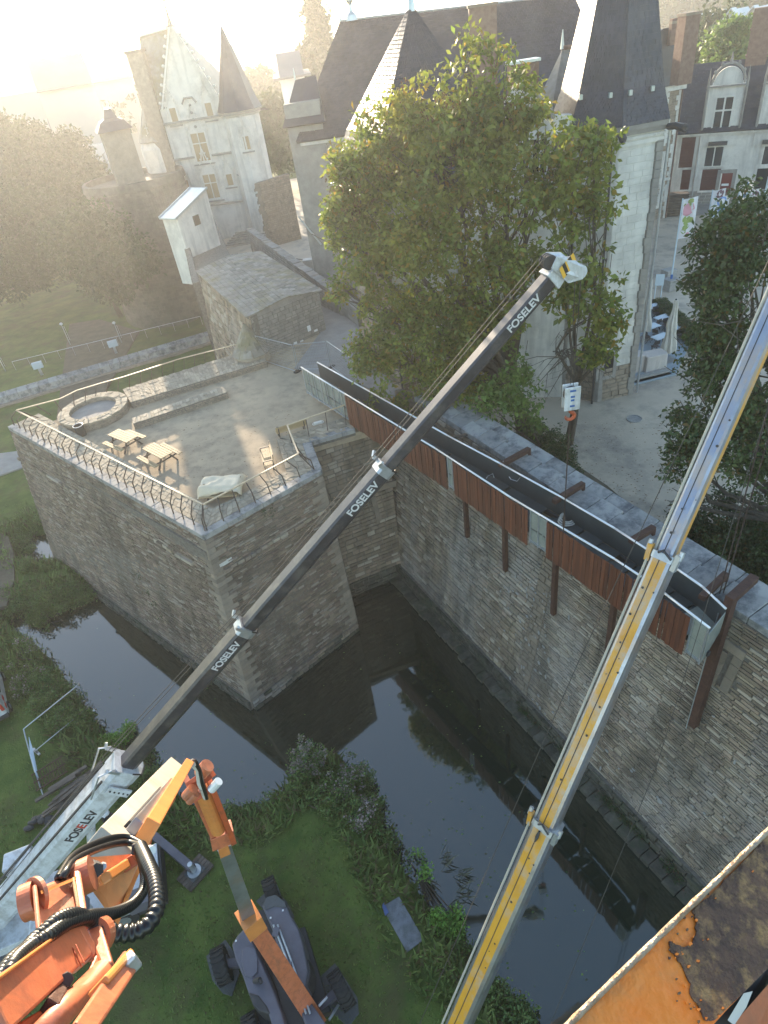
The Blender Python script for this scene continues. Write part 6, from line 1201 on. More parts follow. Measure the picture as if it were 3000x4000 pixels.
# ------------------------------------------------------------------ YARD: flags, parasols, cafe tables, covers
def flagpole(label, bx, by, tx, ty, fx0, fy0, fx1, fy1, cols, seed, block=True, lean=0):
    b = P(bx, by, YZ); t = thing('banner_pole', label, 'banner', b, 0, 'banner poles in the castle yard'); zt = H(b, tx, ty)
    mb = MB(); mb.cyl(vz(b, YZ+.9 if block else YZ), vz(b, zt), .07, .05, n=8); build('pole', mb, 'pole_blue', t)
    if block: mb = MB(); mb.box(b+V((0, 0, .45)), (1.0, 1.0, .9), .3); build('base_block', mb, 'granite_block', t, bev=.03); mb = MB(); mb.cyl(b+V((0, 0, .9)), b+V((0, 0, 1.25)), .1, n=8); build('socket', mb, 'blue_paint', t)
    z1 = H(b, fx1, fy1); w = 1.05; mb = MB(); n1, n2 = 6, 12; g = []; u = V((math.cos(R(-18)), math.sin(R(-18)), 0)); m = V((-u[1], u[0], 0))
    for i in range(n1+1):
        for j in range(n2+1): x = i/n1*w; z = lerp(z1, zt-.1, j/n2)+.18*(i/n1); g.append(vz(b, 0)+u*(x+.06)+m*(.07*math.sin(i*1.3+j*.5+seed))+V((0, 0, z)))
    mb.add(g, [(i*(n2+1)+j, (i+1)*(n2+1)+j, (i+1)*(n2+1)+j+1, i*(n2+1)+j+1) for i in range(n1) for j in range(n2)]); f = build('banner', mb, 'banner_cloth', t)
    rr = random.Random(seed)
    def fpt(fx, fz, o=-.012): i = fx*n1; return vz(b, 0)+u*(fx*w+.06)+m*(.07*math.sin(i*1.3+fz*n2*.5+seed)+o)+V((0, 0, lerp(z1, zt-.1, fz)+.18*fx))
    for fz, r_, c_, kind in cols:
        mb = MB(); cxx = rr.uniform(.4, .6)
        if kind == 'ring':
            for q in range(16): a = q/16*2*PI; a2 = (q+1)/16*2*PI; hgt = (zt-z1); mb.poly([fpt(cxx+r_*k*math.cos(x), fz+r_*k*math.sin(x)*w/hgt) for x, k in ((a, 1), (a2, 1), (a2, .62), (a, .62))])
        else:
            for q in range(5 if kind == 'leaf' else 1):
                ox, oz = (rr.uniform(-.25, .25), rr.uniform(-.06, .06)) if kind == 'leaf' else (0, 0); ra = r_*(.5 if kind == 'leaf' else 1); hgt = (zt-z1); mb.poly([fpt(min(.98, max(.02, cxx+ox+ra*math.cos(a)*rr.uniform(.7, 1.1))), min(.99, max(.01, fz+oz+ra*math.sin(a)*w/hgt*1.2*rr.uniform(.7, 1.1)))) for a in np.linspace(0, 2*PI, 9)[:-1]])
        build('printed_motif', mb, c_, f, kind=None)
mat('banner_cloth', (.74, .72, .74), (.68, .67, .70), sc=3, rough=.8, trans=.2); mat('print_green', (.22, .30, .10), (.32, .38, .12), sc=6, rough=.8); mat('print_pink', (.62, .30, .36), rough=.8); mat('print_blue', (.20, .33, .62), rough=.8); mat('print_dark', (.15, .08, .10), rough=.8)
flagpole('banner with pink band and green leaves on the granite block nearest the parasols', 2616, 1130, 2675, 775, 2668, 811, 2657, 935, ((.9, .3, 'print_green', 'leaf'), (.72, .45, 'print_pink', 'blot'), (.45, .4, 'print_green', 'leaf'), (.25, .42, 'print_green', 'leaf'), (.06, .2, 'print_pink', 'blot')), 1)
flagpole('banner with dark brown shapes, left one of the middle pair', 2748, 955, 2783, 742, 0, 0, 2762, 862, ((.88, .3, 'print_dark', 'blot'), (.7, .3, 'print_dark', 'leaf'), (.4, .3, 'print_dark', 'blot'), (.15, .3, 'print_blue', 'leaf')), 2, False)
flagpole('banner with blue rings and a yellow leaf, right one of the middle pair', 2760, 985, 2797, 770, 0, 0, 2772, 895, ((.86, .38, 'print_blue', 'ring'), (.58, .3, 'print_blue', 'leaf'), (.4, .4, 'print_blue', 'ring'), (.12, .4, 'print_green', 'leaf')), 3, False)
flagpole('banner with pale blue flowers above the yellow tip of the right tree', 2858, 905, 2885, 712, 0, 0, 2866, 800, ((.88, .25, 'print_blue', 'blot'), (.4, .4, 'print_blue', 'leaf')), 4, False)
flagpole('banner with small dark motif half hidden behind the right tree', 2882, 930, 2908, 742, 0, 0, 2890, 840, ((.8, .3, 'print_dark', 'leaf'), (.4, .3, 'print_pink', 'leaf')), 5, False)
flagpole('large white banner nearest the right edge of the picture', 2955, 905, 2975, 690, 0, 0, 2960, 800, ((.75, .22, 'print_dark', 'ring'), (.5, .2, 'print_dark', 'leaf')), 6, False)
b = P(2612, 1105, YZ); mb = MB(); mb.box(b+V((.35, .9, .4)), (1.0, .9, .85), .25); build('granite_block', mb, 'granite_block', label='bare granite block just behind the leafy banner pole', cat='stone block')
s = P(2568, 1165, YZ); t = thing('menu_board', 'pale blue menu board on two legs behind the hedge', 'sign', s); mb = MB(); mb.box(s+V((0, 0, 1.5)), (.65, .06, .9), R(-25)); build('board', mb, 'pole_blue', t)
for e in (-.22, .22): mb = MB(); mb.box(s+V((e, -e*.4, .5)), (.06, .06, 1.05)); build('leg', mb, 'pole_blue', t)
def parasol(label, bx, by, tx, ty, group='folded parasols'):
    b = P(bx, by, YZ); t = thing('folded_parasol', label, 'parasol', b, 0, group); zt = H(b, tx, ty); h = zt-YZ
    mb = MB(); mb.box(b+V((0, 0, .06)), (1.2, 1.0, .12), .3); build('base', mb, 'granite_block', t, bev=.02); mb = MB(); mb.cyl(b, vz(b, zt-.1), .045, n=8); build('pole', mb, 'blue_paint', t); mb = MB(); rs = []; rr = random.Random(int(bx))
    for k in range(15):
        f = k/14; z = lerp(YZ+.75, zt, f); r_ = lerp(.40, .10, f**1.1)*(1+.12*math.sin(f*14)); rs.append([V((b[0]+r_*(1+.28*math.cos(7*a+f*3))*math.cos(a)+.03*math.sin(f*9), b[1]+r_*(1+.28*math.cos(7*a+f*3))*math.sin(a), z)) for a in np.linspace(0, 2*PI, 37)[:-1]])
    mb.rings(rs); build('canvas', mb, 'canvas', t); mb = MB(); mb.ball(vz(b, zt+.03), (.06, .06, .06), 5); build('cap', mb, 'machine_dark', t); mb = MB(); mb.tube([V((b[0]+.26*math.cos(a), b[1]+.26*math.sin(a), YZ+1.9)) for a in np.linspace(0, 2*PI, 14)], .02, 4); build('strap', mb, 'canvas', t)
parasol('folded cream parasol beside the stair tower wall, partly hidden by it', 2510, 1330, 2530, 1092); parasol('folded cream parasol standing free between the hedge and the tables', 2604, 1412, 2650, 1172)
sheet('cafe_terrace', [P(x, y, YZ+.12) for x, y in ((2468, 1502), (2470, 1400), (2525, 1180), (2560, 1180), (2700, 1330), (2640, 1460))], 'terrace_blue', .14)
def cafe_table(b, rz, label):
    t = thing('cafe_table', label, 'table', (0, 0, 0), 0, 'blue cafe tables'); mb = MB(); mb.box((0, 0, .73), (1.25, .75, .035)); build('top', mb, 'pole_blue', t)
    for s in (-1, 1):
        for e in (-1, 1): mb = MB(); mb.beam((s*.5, e*.3, 0), (s*.4, -e*.25, .71), .03, .03, (1, 0, 0)); build('leg', mb, 'machine_dark', t)
    t.location = b; t.rotation_euler = (0, 0, rz); return t
def chair(b, rz, label):
    t = thing('cafe_chair', label, 'chair', (0, 0, 0), 0, 'dark folding cafe chairs'); mb = MB(); mb.box((0, 0, .45), (.42, .42, .03)); build('seat', mb, 'machine_dark', t); mb = MB(); mb.box((0, .2, .78), (.42, .03, .26)); build('backrest', mb, 'machine_dark', t)
    for s in (-1, 1): mb = MB(); mb.beam((s*.19, -.2, 0), (s*.19, .2, .9), .025, .025, (1, 0, 0)); build('leg', mb, 'machine_dark', t); mb = MB(); mb.beam((s*.17, .2, 0), (s*.17, -.18, .45), .025, .025, (1, 0, 0)); build('leg', mb, 'machine_dark', t)
    t.location = b; t.rotation_euler = (0, 0, rz); return t
ct0 = cafe_table(P(2586, 1268, YZ+.84), R(20), 'blue folding table left of the free-standing parasol'); ct0.location = P(2586, 1275, YZ+.12)
ch0 = None; k = 0
tabs = [((2552, 1230), 'farthest blue folding table, by the hedge corner'), ((2538, 1312), 'blue folding table against the stair tower corner, below its parasol'), ((2577, 1352), 'nearest blue folding table, in front of the grey box cover'), ((2650, 1310), 'blue folding table half hidden between parasol and tree')]
for (x, y), lb_ in tabs: dup(ct0, P(x, y, YZ+.12), R(20), lb_)
cpos = [((2600, 1292), 10, 'folding chair at the right end of the middle table'), ((2563, 1290), 200, 'folding chair at the left end of the middle table'), ((2560, 1245), 10, 'folding chair just below the farthest table'), ((2540, 1210), 180, 'folding chair closest to the hedge corner'), ((2560, 1330), 120, 'folding chair beside the tower-side table'), ((2556, 1375), 190, 'folding chair left of the nearest table'), ((2598, 1372), 15, 'folding chair at the foot of the free-standing parasol'), ((2655, 1330), 60, 'folding chair by the table under the tree'), ((2525, 1338), 100, 'folding chair nearest the stair tower drainpipe')]
for (x, y), a_, lb_ in cpos:
    if ch0 is None: ch0 = chair(P(x, y, YZ+.12), R(a_), lb_)
    else: dup(ch0, P(x, y, YZ+.12), R(a_), lb_)
def boxcover(b, d, rz, label):
    t = thing('covered_unit', label, 'covered unit', b, 0, 'draped grey-pink covers'); mb = MB(); rr = random.Random(int(b[0]*10)); n = 40; rs = []
    for z, k in ((0, 1.04), (.05, 1.05), (.5, 1.01), (d[2]-.05, 1.0), (d[2], .96)):
        ring_ = []
        for i in range(n):
            a = i/n*2*PI; ca, sa = math.cos(a), math.sin(a); m_ = 1/max(abs(ca), abs(sa)); m_ = min(m_, 1.33); f = 1+(.03*math.sin(i*2.1)+.02*math.sin(i*4.7))*(1-z/d[2]); x, y = ca*m_*d[0]/2*k*f, sa*m_*d[1]/2*k*f
            ring_.append(V((b[0]+x*math.cos(rz)-y*math.sin(rz), b[1]+x*math.sin(rz)+y*math.cos(rz), b[2]+z)))
        rs.append(ring_)
    mb.rings(rs); build('cover', mb, 'cover', t); mb = MB(); mb.box(b+V((0, 0, .02)), (d[0]*.95, d[1]*.95, .05), rz); build('plinth', mb, 'machine_dark', t)
boxcover(P(2548, 1440, YZ+.05), (1.5, 1.0, 1.15), R(5), 'large boxy unit under a draped grey-pink cover, standing free'); boxcover(P(2489, 1445, YZ+.05), (.8, .9, 1.2), R(5), 'narrow covered unit squeezed against the tower drainpipe')
mb = MB(); a, b = P(2470, 1490, YZ), P(2610, 1455, YZ)
for k in range(2): mb = MB(); mb.beam(a+V((0, -.3+.3*k, .05+.12*k)), b+V((0, -.3+.3*k, .05+.12*k)), .35, .14); build('step', mb, 'granite_block', label=('lower' if k == 0 else 'upper')+' long granite step in front of the cafe terrace', cat='step')
# ------------------------------------------------------------------ LEFT SIDE: promenade wall, lamps, signs
pm = thing('promenade_wall', 'long low wall of pale coping blocks crossing the lawn on the left', 'wall', P(400, 1440, 1.6))
pa, pb_ = P(-60, 1562, 1.9), P(850, 1292, 1.9); L = (pb_-pa).length; u = (pb_-pa)/L; n = V((-u[1], u[0], 0)); t = 0; rr = random.Random(3); k = 0
while t < L: s_ = 1.12*rr.uniform(.9, 1.1); mb = MB(); p, q = pa+u*(t+.02), pa+u*(t+s_-.02); mb.hexa([vz(p, 1.0)-n*.35, vz(q, 1.0)-n*.35, vz(q, 1.0)+n*.5, vz(p, 1.0)+n*.5, vz(p, 1.75)-n*.25, vz(q, 1.75)-n*.25, vz(q, 2.05)+n*.5, vz(p, 2.05)+n*.5]); build('coping_block', mb, 'coping', pm, bev=.03); t += s_; k += 1
mb = MB(); mb.prism([vz(p, 0) for p in (pa-n*.9, pb_-n*.9, pb_+n*.4, pa+n*.4)], -.2, 1.05); build('wall_core', mb, 'rubble', pm)
mb = MB(); a, b = P(60, 1440, 1.2), P(790, 1262, 1.2)
mb.tube([a+V((0, 0, .9)), b+V((0, 0, .9))], .03, 5)
for k in range(14): p = a.lerp(b, k/13); mb.tube([vz(p, 1), vz(p, 2.1)], .02, 4)
build('wire_fence', mb, 'galv', label='thin wire fence line on the lawn behind the promenade wall', cat='fence')
def lamp(label, bx, by, tx, ty):
    b = P(bx, by, 1.0); zt = H(b, tx, ty); t = thing('lamp_post', label, 'lamp post', b, 0, 'lamp posts along the left promenade'); mb = MB(); mb.cyl(b, vz(b, zt), .07, .06, n=8); build('post', mb, 'galv', t); mb = MB(); mb.ball(vz(b, zt+.1), (.22, .22, .16), 6); build('lantern', mb, 'white_paint', t); mb = MB(); mb.cyl(b+V((.22, 0, .6)), vz(b, zt-.3)+V((.22, 0, 0)), .03, n=6); mb.beam(vz(b, zt-.3), vz(b, zt-.3)+V((.22, 0, 0)), .04, .04); build('side_bracket', mb, 'galv', t)
lamp('lamp post in the middle of the hazy lawn, left of the path sign', 275, 1347, 235, 1270); lamp('lamp post right of the blue sign, closest to the guardhouse', 475, 1338, 442, 1265); lamp('lamp post at the extreme left edge of the lawn', 22, 1450, -8, 1390)
for (x, y, tx, ty, lb_) in ((455, 1380, 440, 1335, 'blue-grey information lectern beside the right-hand lamp post'), (165, 1465, 160, 1438, 'small tilted information lectern left on the promenade')):
    b = P(x, y, 1.0); t = thing('information_sign', lb_, 'sign', b); mb = MB(); mb.box(b+V((0, 0, 1.25)), (1.1, .5, .7), .3); build('panel', mb, 'pole_blue', t); mb = MB(); mb.box(b+V((0, 0, .45)), (.3, .2, .9), .3); build('stand', mb, 'galv', t)
lw = thing('garden_wall', 'sunlit-topped garden wall glimpsed behind the trees on the left', 'wall', P(330, 960, 3)); a, b = P(225, 985, 3.6), P(445, 905, 3.6); u = (b-a).normalized(); n = V((-u[1], u[0], 0)); L = (b-a).length; t = 0
while t < L: mb = MB(); p, q = a+u*t, a+u*(t+1.45); mb.prism([p-n*.25, q-n*.25, q+n*.25, p+n*.25], 3.4, 3.62); build('coping_stone', mb, 'coping_warm', lw); t += 1.5
mb = MB(); mb.prism([a-n*.18, b-n*.18, b+n*.18, a+n*.18], 0, 3.4); build('wall_core', mb, 'rubble', lw)
bd = thing('billboard', 'glaring white billboard beside the watch turret, far left', 'billboard', AR(410, 620, 130)); c = AR(402, 600, 130); mb = MB(); mb.box(c, (3.2, .2, 3.0), .2); build('panel', mb, 'white_paint', bd); mb = MB(); mb.box(vz(c, c[2]/2), (.3, .3, c[2]), 0); build('post', mb, 'galv', bd)
# ------------------------------------------------------------------ DISTANT TOWN
def block(label, px0, px1, pyt, r, cat='building', m='city_wall', z0=0, dep=14, stair=None, win=False, group='hazy tower blocks on the skyline', roof=None):
    a, b = vz(AR(px0, pyt, r), 0), vz(AR(px1, pyt, r), 0); zt = AR((px0+px1)/2, pyt, r)[2]; t = thing('apartment_block', label, cat, a.lerp(b, .5), 0, group); u = (b-a).normalized(); n = V((-u[1], u[0], 0)); n = n if n[1] > 0 else -n
    mb = MB(); mb.prism([a, b, b+n*dep, a+n*dep], 0, zt); build('wall', mb, m, t)
    if stair: mb = MB(); a2, b2 = lerp(a, b, stair[0]), lerp(a, b, stair[1]); mb.prism([a2+n, b2+n, b2+n*dep*.8, a2+n*dep*.8], zt, zt+stair[2]); build('roof_storey', mb, m, t)
    if win:
        wd = (b-a).length; nx_ = max(2, int(wd/3.4)); nz = max(2, int((zt-6)/3.2)); w0 = MB(); q = u*.7; w0.slab([-q, q, q+V((0, 0, 1.4)), -q+V((0, 0, 1.4))], -n*.08); me = _mesh('window', w0, (0, 0, 0), [M['glass']], False)
        for i in range(nx_):
            for j in range(min(nz, 12)): link('window', me, t, a+u*(wd*(i+.5)/nx_)-n*.02+V((0, 0, zt-2.6-3.2*j)))
    if roof: mb = MB(); mb.prism([a-u-n, b+u-n, b+u+n*(dep+1), a-u+n*(dep+1)], zt, zt+.3); rg = zt+roof; mb.add([vz(a-n*.6, zt+.3), vz(b-n*.6, zt+.3), vz(b+n*dep, zt+.3), vz(a+n*dep, zt+.3), vz(a+n*dep/2, rg), vz(b+n*dep/2, rg)], [(0, 1, 5, 4), (2, 3, 4, 5), (1, 2, 5), (3, 0, 4)]); build('roof', mb, 'city_roof', t)
    return t
block('pale tower block at the far left edge of the skyline', -120, 72, 204, 198, stair=(.55, .95, 3)); block('stepped tower block second from the left edge', 68, 165, 222, 228, stair=(.1, .5, 2.5)); block('low wide office block between the left towers and the gothic house', 185, 385, 285, 252, stair=(.5, .9, 1.5)); block('tall pale tower behind the thin church spire', 410, 492, 205, 312, stair=(.3, .7, 4)); block('broad low block just left of the gothic chimney', 372, 520, 258, 276)
block('slim office block seen between gable and pointed turret', 742, 800, 212, 324, stair=(.1, .5, 3)); block('lower block beside the pointed turret, on its left', 795, 850, 245, 300); block('square tower block right of the pointed turret', 885, 952, 195, 336, stair=(.2, .6, 2)); block('slab of the large tall tower left of the poplar', 1080, 1165, 105, 360, stair=(.0, .95, 3)); block('narrow shoulder block attached to the large tower', 1057, 1085, 137, 354); block('low white block at the foot of the large tower', 1024, 1060, 200, 336)
block('round-roofed grey block left of the poplar trunk', 1122, 1205, 205, 156, dep=10); block('warm lit low roof below the poplar', 1092, 1190, 305, 114, m='city_white', dep=12, roof=3)
block('dark hazy roofline in front of the left towers', 140, 370, 345, 156, roof=5, group='hazy roofs nearer the castle'); block('long hazy shed at the left under the towers', -150, 150, 378, 138, group='hazy roofs nearer the castle'); block('mid-distance hazy terrace right of the tiny spire', 330, 520, 318, 180, roof=4, group='hazy roofs nearer the castle')
spi = thing('church_spire', 'thin hazy church spire far off between two tower blocks', 'spire', AR(440, 300, 230)); c = AR(430, 225, 230); mb = MB(); mb.lathe(vz(c, 0), [(2.2, 0), (2.0, c[2]-11), (.1, c[2])], 8); build('spire', mb, 'city_roof', spi)
rr = random.Random(12); k = 0
ang_l = ['hazy long roof in the distant town', 'hazy pale house in the distant town']
for i in range(30):
    px = rr.uniform(-100, 3000); r = rr.uniform(170, 900)
    if px < 2500 and px > 1250: r = rr.uniform(150, 300)
    p = AR(px, 200, r); h = rr.uniform(7, 15); w = rr.uniform(10, 30); t = thing('town_house', 'hazy low house somewhere in the blurred distant town', 'house', vz(p, 0), 0, 'blurred low houses of the distant town'); a = rr.uniform(0, PI); u = V((math.cos(a), math.sin(a), 0)); n = V((-u[1], u[0], 0)); d = rr.uniform(8, 14); q = vz(p, 0); mb = MB()
    mb.prism([q-u*w/2-n*d/2, q+u*w/2-n*d/2, q+u*w/2+n*d/2, q-u*w/2+n*d/2], 0, h); build('wall', mb, rr.choice(('city_wall', 'city_white', 'city_wall')), t); mb = MB(); mb.add([vz(q-u*w/2-n*(d/2+.4), h), vz(q+u*w/2-n*(d/2+.4), h), vz(q+u*w/2+n*(d/2+.4), h), vz(q-u*w/2+n*(d/2+.4), h), vz(q-u*w/2, h+d*.35), vz(q+u*w/2, h+d*.35)], [(0, 1, 5, 4), (2, 3, 4, 5), (1, 2, 5), (3, 0, 4), (0, 3, 2, 1)]); build('roof', mb, 'city_roof', t)
for lb_, px, py, r, w in (('long pale warehouse roof glinting top right', 2762, 40, 420, 55), ('second low warehouse farther back at top right', 2600, 20, 520, 60), ('hazy industrial shed near the right edge', 2900, 45, 380, 45)):
    p = AR(px, py, r); t = thing('warehouse', lb_, 'warehouse', vz(p, 0)); mb = MB(); mb.box(vz(p, p[2]/2), (w, 18, p[2]), R(-20)); build('wall', mb, 'city_wall', t); mb = MB(); mb.box(vz(p, p[2]+.3), (w+1, 19, .5), R(-20)); build('roof', mb, 'shed_metal', t)
# houses with dormers beyond the white hall
for lb_, pts, r in (('white house with three gabled dormers beyond the brown house chimney', (2712, 2850, 168, 100, 62), 140), ('white house with two gabled dormers and red shutters at the right edge', (2835, 3060, 160, 92, 48), 122)):
    x0, x1, yb, ye, yr = pts; a, b = vz(AR(x0, ye, r), 0), vz(AR(x1, ye, r*.97), 0); t = thing('dormer_house', lb_, 'house', a.lerp(b, .5), 0, 'white dormer houses beyond the castle'); u = (b-a).normalized(); n = V((-u[1], u[0], 0)); n = n if n[1] > 0 else -n; zt = AR((x0+x1)/2, ye+10, r)[2]; zr = AR((x0+x1)/2, yr, r+5)[2]
    mb = MB(); mb.prism([a, b, b+n*10, a+n*10], 0, zt); build('wall', mb, 'city_white', t); mb = MB(); mb.add([vz(a-n*.4, zt), vz(b-n*.4, zt), vz(b+n*10, zt), vz(a+n*10, zt), vz(a+n*5, zr), vz(b+n*5, zr)], [(0, 1, 5, 4), (2, 3, 4, 5), (1, 2, 5), (3, 0, 4)]); build('roof', mb, 'slate', t)
    W_ = (b-a).length
    for f in (.12, .5, .86):
        c = a+u*W_*f; mb = MB(); mb.slab([vz(c-u*1.1, zt-1.5)-n*.5, vz(c+u*1.1, zt-1.5)-n*.5, vz(c+u*1.1, zt+1.0)-n*.5, vz(c, zt+2.2)-n*.5, vz(c-u*1.1, zt+1.0)-n*.5], n*4); dm = build('dormer', mb, 'city_white', t); mb = MB(); mb.slab([vz(c-u*.55, zt-1.0)-n*.56, vz(c+u*.55, zt-1.0)-n*.56, vz(c+u*.55, zt+.9)-n*.56, vz(c-u*.55, zt+.9)-n*.56], n*.04); build('pane', mb, 'glass', dm); mb = MB()
        for s in (-1, 1): mb.beam(vz(c+u*s*1.35, zt+.8)-n*.4, vz(c, zt+2.4)-n*.4, 1.2, .12, (0, 0, 1))
        build('dormer_roof', mb, 'city_white', dm); mb = MB(); mb.slab([vz(c-u*.5, zt-4.2)-n*.05, vz(c+u*.5, zt-4.2)-n*.05, vz(c+u*.5, zt-2.6)-n*.05, vz(c-u*.5, zt-2.6)-n*.05], n*.04); build('window', mb, 'brown_paint', t)
# ================================================================== TREES AND PLANTS
def LB(*a): return [(tuple(AR(x, y, r)), (m, m, m*(k if k else .85))) for x, y, r, m, k in [(q+(0,))[:5] for q in a]]
tree('ash_tree', 'huge ash tree with yellowing crown and brown seed clusters before the castle', 'tree', (9.0, 31.6, YZ),
     LB((1830, 400, 33, 1.6, 1.5), (1830, 270, 33, .6, 1.5), (1670, 450, 33, 1.6), (1600, 400, 33, .6, 1.5), (1990, 400, 33, 1.3, 1.2), (2060, 520, 33, 1.3), (1500, 620, 33.5, 2.2), (1760, 660, 32, 2.7), (1960, 740, 31.5, 2.1), (1380, 790, 34, 1.5), (1450, 960, 33.5, 2.1), (1700, 970, 31.5, 2.8), (1950, 1040, 31, 2.0), (1500, 1200, 33.5, 1.7), (1580, 1420, 32.5, 1.6), (1520, 1560, 32, 1.2), (1620, 1620, 31.5, 1.1), (1440, 1380, 33, 1.2), (1760, 1480, 31, 1.5), (1560, 1650, 32, .9), (1690, 1620, 31, 1.2), (1320, 860, 34, .9), (1340, 1130, 34, .8), (1330, 640, 34, .7), (1720, 1270, 31.5, 2.0), (1890, 1290, 31, 1.7)),
     dens=8.5, per=24, size=.27, twig=.5, leafmat='leaf_ash', trunk=.42, seed=4)
rng = np.random.RandomState(9); lob = LB((1380, 700, 33.2, 1.5), (1500, 560, 33, 1.6), (2080, 640, 31.5, 1.4), (1700, 420, 32.5, 2), (2000, 800, 31, 1.5), (1400, 900, 33, 1.2), (1950, 380, 32.6, 1.2)); sp = lobes_points(lob, 2.2, rng=rng)
v, f = leaves(sp, np.full(len(sp), .22), 14, .13, 2.5, 2.8, rng=rng); link('seed_cluster', fastmesh('seed_cluster', v, f, ['leaf_seed'], (9.0, 31.6, YZ)), bpy.data.objects['ash_tree'], (9.0, 31.6, YZ), kind='stuff')
tree('ash_tree', 'slimmer green ash leaning in front of the stair tower wall, with bare dead twigs below', 'tree', (11.3, 31.2, YZ),
     LB((2230, 690, 31, 1.4, 1.2), (2320, 600, 31, .8, 1.3), (2300, 860, 30.5, 1.5), (2200, 1010, 30.5, 1.4), (2370, 1010, 30, 1.0), (2280, 1180, 30, 1.3), (2400, 1250, 29.5, .6), (2330, 1370, 29.5, .8)), dens=7.5, per=18, size=.32, twig=.42, leafmat='leaf_ash', trunk=.22, seed=6)
tree('young_ash', 'bright green lower sapling with lime and yellow leaves behind the black boom', 'tree', (9.2, 28.2, YZ),
     LB((1960, 1400, 29.5, 1.2), (2010, 1520, 29, 1.25), (1900, 1560, 29.2, .9), (2060, 1650, 28.6, .9), (1940, 1680, 28.6, .7)), dens=9, per=20, size=.24, twig=.42, leafmat='leaf_bright', trunk=.12, seed=8)
mb = MB(); rr = random.Random(4)
for k in range(26):
    a = AR(2210, 1380, 30)+V((rr.gauss(0, .3), rr.gauss(0, .3), 0)); e = a+V((rr.gauss(-.3, 1.3), rr.gauss(-.2, .9), rr.uniform(-2.6, .6))); m_ = a.lerp(e, .5)+V((rr.gauss(0, .2), 0, .2)); mb.tube([a, m_, e], [.035, .02, .006], 4)
    for j in range(3): s_ = m_.lerp(e, rr.random()); mb.tube([s_, s_+V((rr.gauss(0, .3), rr.gauss(0, .3), -rr.uniform(.1, .6)))], [.01, .004], 3)
build('dead_branches', mb, 'bark', bpy.data.objects['ash_tree.001'], kind='stuff')
tree('lime_tree', 'dark round lime tree with bronze tips at the right edge of the picture', 'tree', (17.6, 17.2, YZ),
     LB((2920, 900, 27, 1.5), (2830, 960, 27, 1.1), (2800, 1080, 26.5, 1.15), (2950, 1130, 26, 1.9), (2735, 1190, 27, .6), (2820, 1290, 26, 1.3), (2950, 1430, 25, 1.9), (2745, 1430, 26, .9), (2650, 1610, 26, .6), (2800, 1620, 25, 1.5), (2950, 1750, 24, 1.6), (2700, 1800, 24.5, 1.1), (2640, 1960, 24, .6), (2860, 1980, 23.5, 1.2), (2690, 2010, 23.5, .8), (2610, 2070, 23.2, .45), (2780, 2110, 23, .9), (2900, 2160, 22.3, .9), (2650, 1720, 25, .7), (2990, 2000, 23, 1.1)), dens=11, per=22, size=.20, twig=.36, leafmat='leaf_dark', trunk=.3, seed=11)
def far(name, label, base, lobes, leafmat='leaf_far', size=.9, twig=1.6, dens=2.2, per=14, trunk=.6, group=None, seed=1): return tree(name, label, 'tree', base, lobes, dens, per, size, twig, leafmat, trunk, group, seed=seed)
far('plane_tree', 'large hazy golden-edged tree at the far left', P(290, 1085, 1), LB((60, 640, 122, 6.8), (220, 630, 125, 5.2), (325, 670, 124, 3.6), (-60, 760, 120, 9), (150, 760, 122, 7.5), (290, 760, 122, 5)), size=.6, twig=1.0, dens=6, per=20, trunk=.5, seed=3)
far('plane_tree', 'darker hazy tree lower down at the left edge, in front of the golden one', P(60, 1130, 1), LB((40, 900, 106, 6.5), (160, 960, 105, 5.5), (-60, 1000, 104, 6.5), (100, 1010, 104, 4)), size=.55, twig=1.0, dens=6, per=18, trunk=.4, seed=5)
far('plane_tree', 'hazy tree in the shade against the foot of the round tower', P(470, 1230, 1), LB((380, 900, 84, 3.0), (450, 960, 82, 2.8), (360, 1020, 83, 3.0), (530, 1010, 80, 2.3), (430, 1090, 81, 2.8), (300, 950, 86, 3.2)), size=.5, twig=.9, dens=6, per=18, trunk=.3, seed=7)
far('poplar_tree', 'tall slender poplar standing above the left end of the palace roof', vz(AR(1240, 200, 150), 0), LB((1228, 70, 150, 1.1, 4.2), (1262, 120, 150, 1.0, 3.6), (1245, 220, 150, 1.7, 3)), size=.9, twig=1.1, dens=9, per=16, trunk=.4, seed=9)
far('poplar_tree', 'short poplar stub just left of the tall one', vz(AR(1195, 250, 148), 0), LB((1196, 245, 148, .9, 3), (1205, 300, 148, 1.2, 2)), size=.9, twig=1.0, dens=9, per=16, trunk=.3, seed=10)
far('round_tree', 'big pale hazy tree right of the pointed turret', vz(AR(1030, 350, 185), 0), LB((1015, 360, 185, 4.2), (1045, 420, 180, 4.5), (1000, 450, 180, 4)), size=1.6, twig=2.6, dens=2.5, trunk=.8, seed=12)
far('round_tree', 'hazy tree left of the gothic house above the watch turret', vz(AR(450, 360, 190), 0), LB((455, 390, 190, 3.8), (480, 430, 185, 4.2), (420, 450, 185, 3.6)), size=1.6, twig=2.6, dens=2.5, trunk=.8, seed=13)
far('round_tree', 'rounded tree crown between gothic house and palace, low down', vz(AR(1060, 520, 120), 0), LB((1060, 500, 120, 4.5), (1090, 560, 118, 4)), size=1.0, twig=1.6, dens=4, trunk=.5, seed=14)
far('round_tree', 'yellow-green tree in front of the far dormer houses, top right', vz(AR(2880, 190, 105), 0), LB((2850, 170, 105, 2.5), (2890, 200, 104, 3), (2930, 160, 106, 2.2), (2850, 230, 103, 2.2)), 'leaf_bright', .6, 1.1, 7, 16, .4, seed=15)
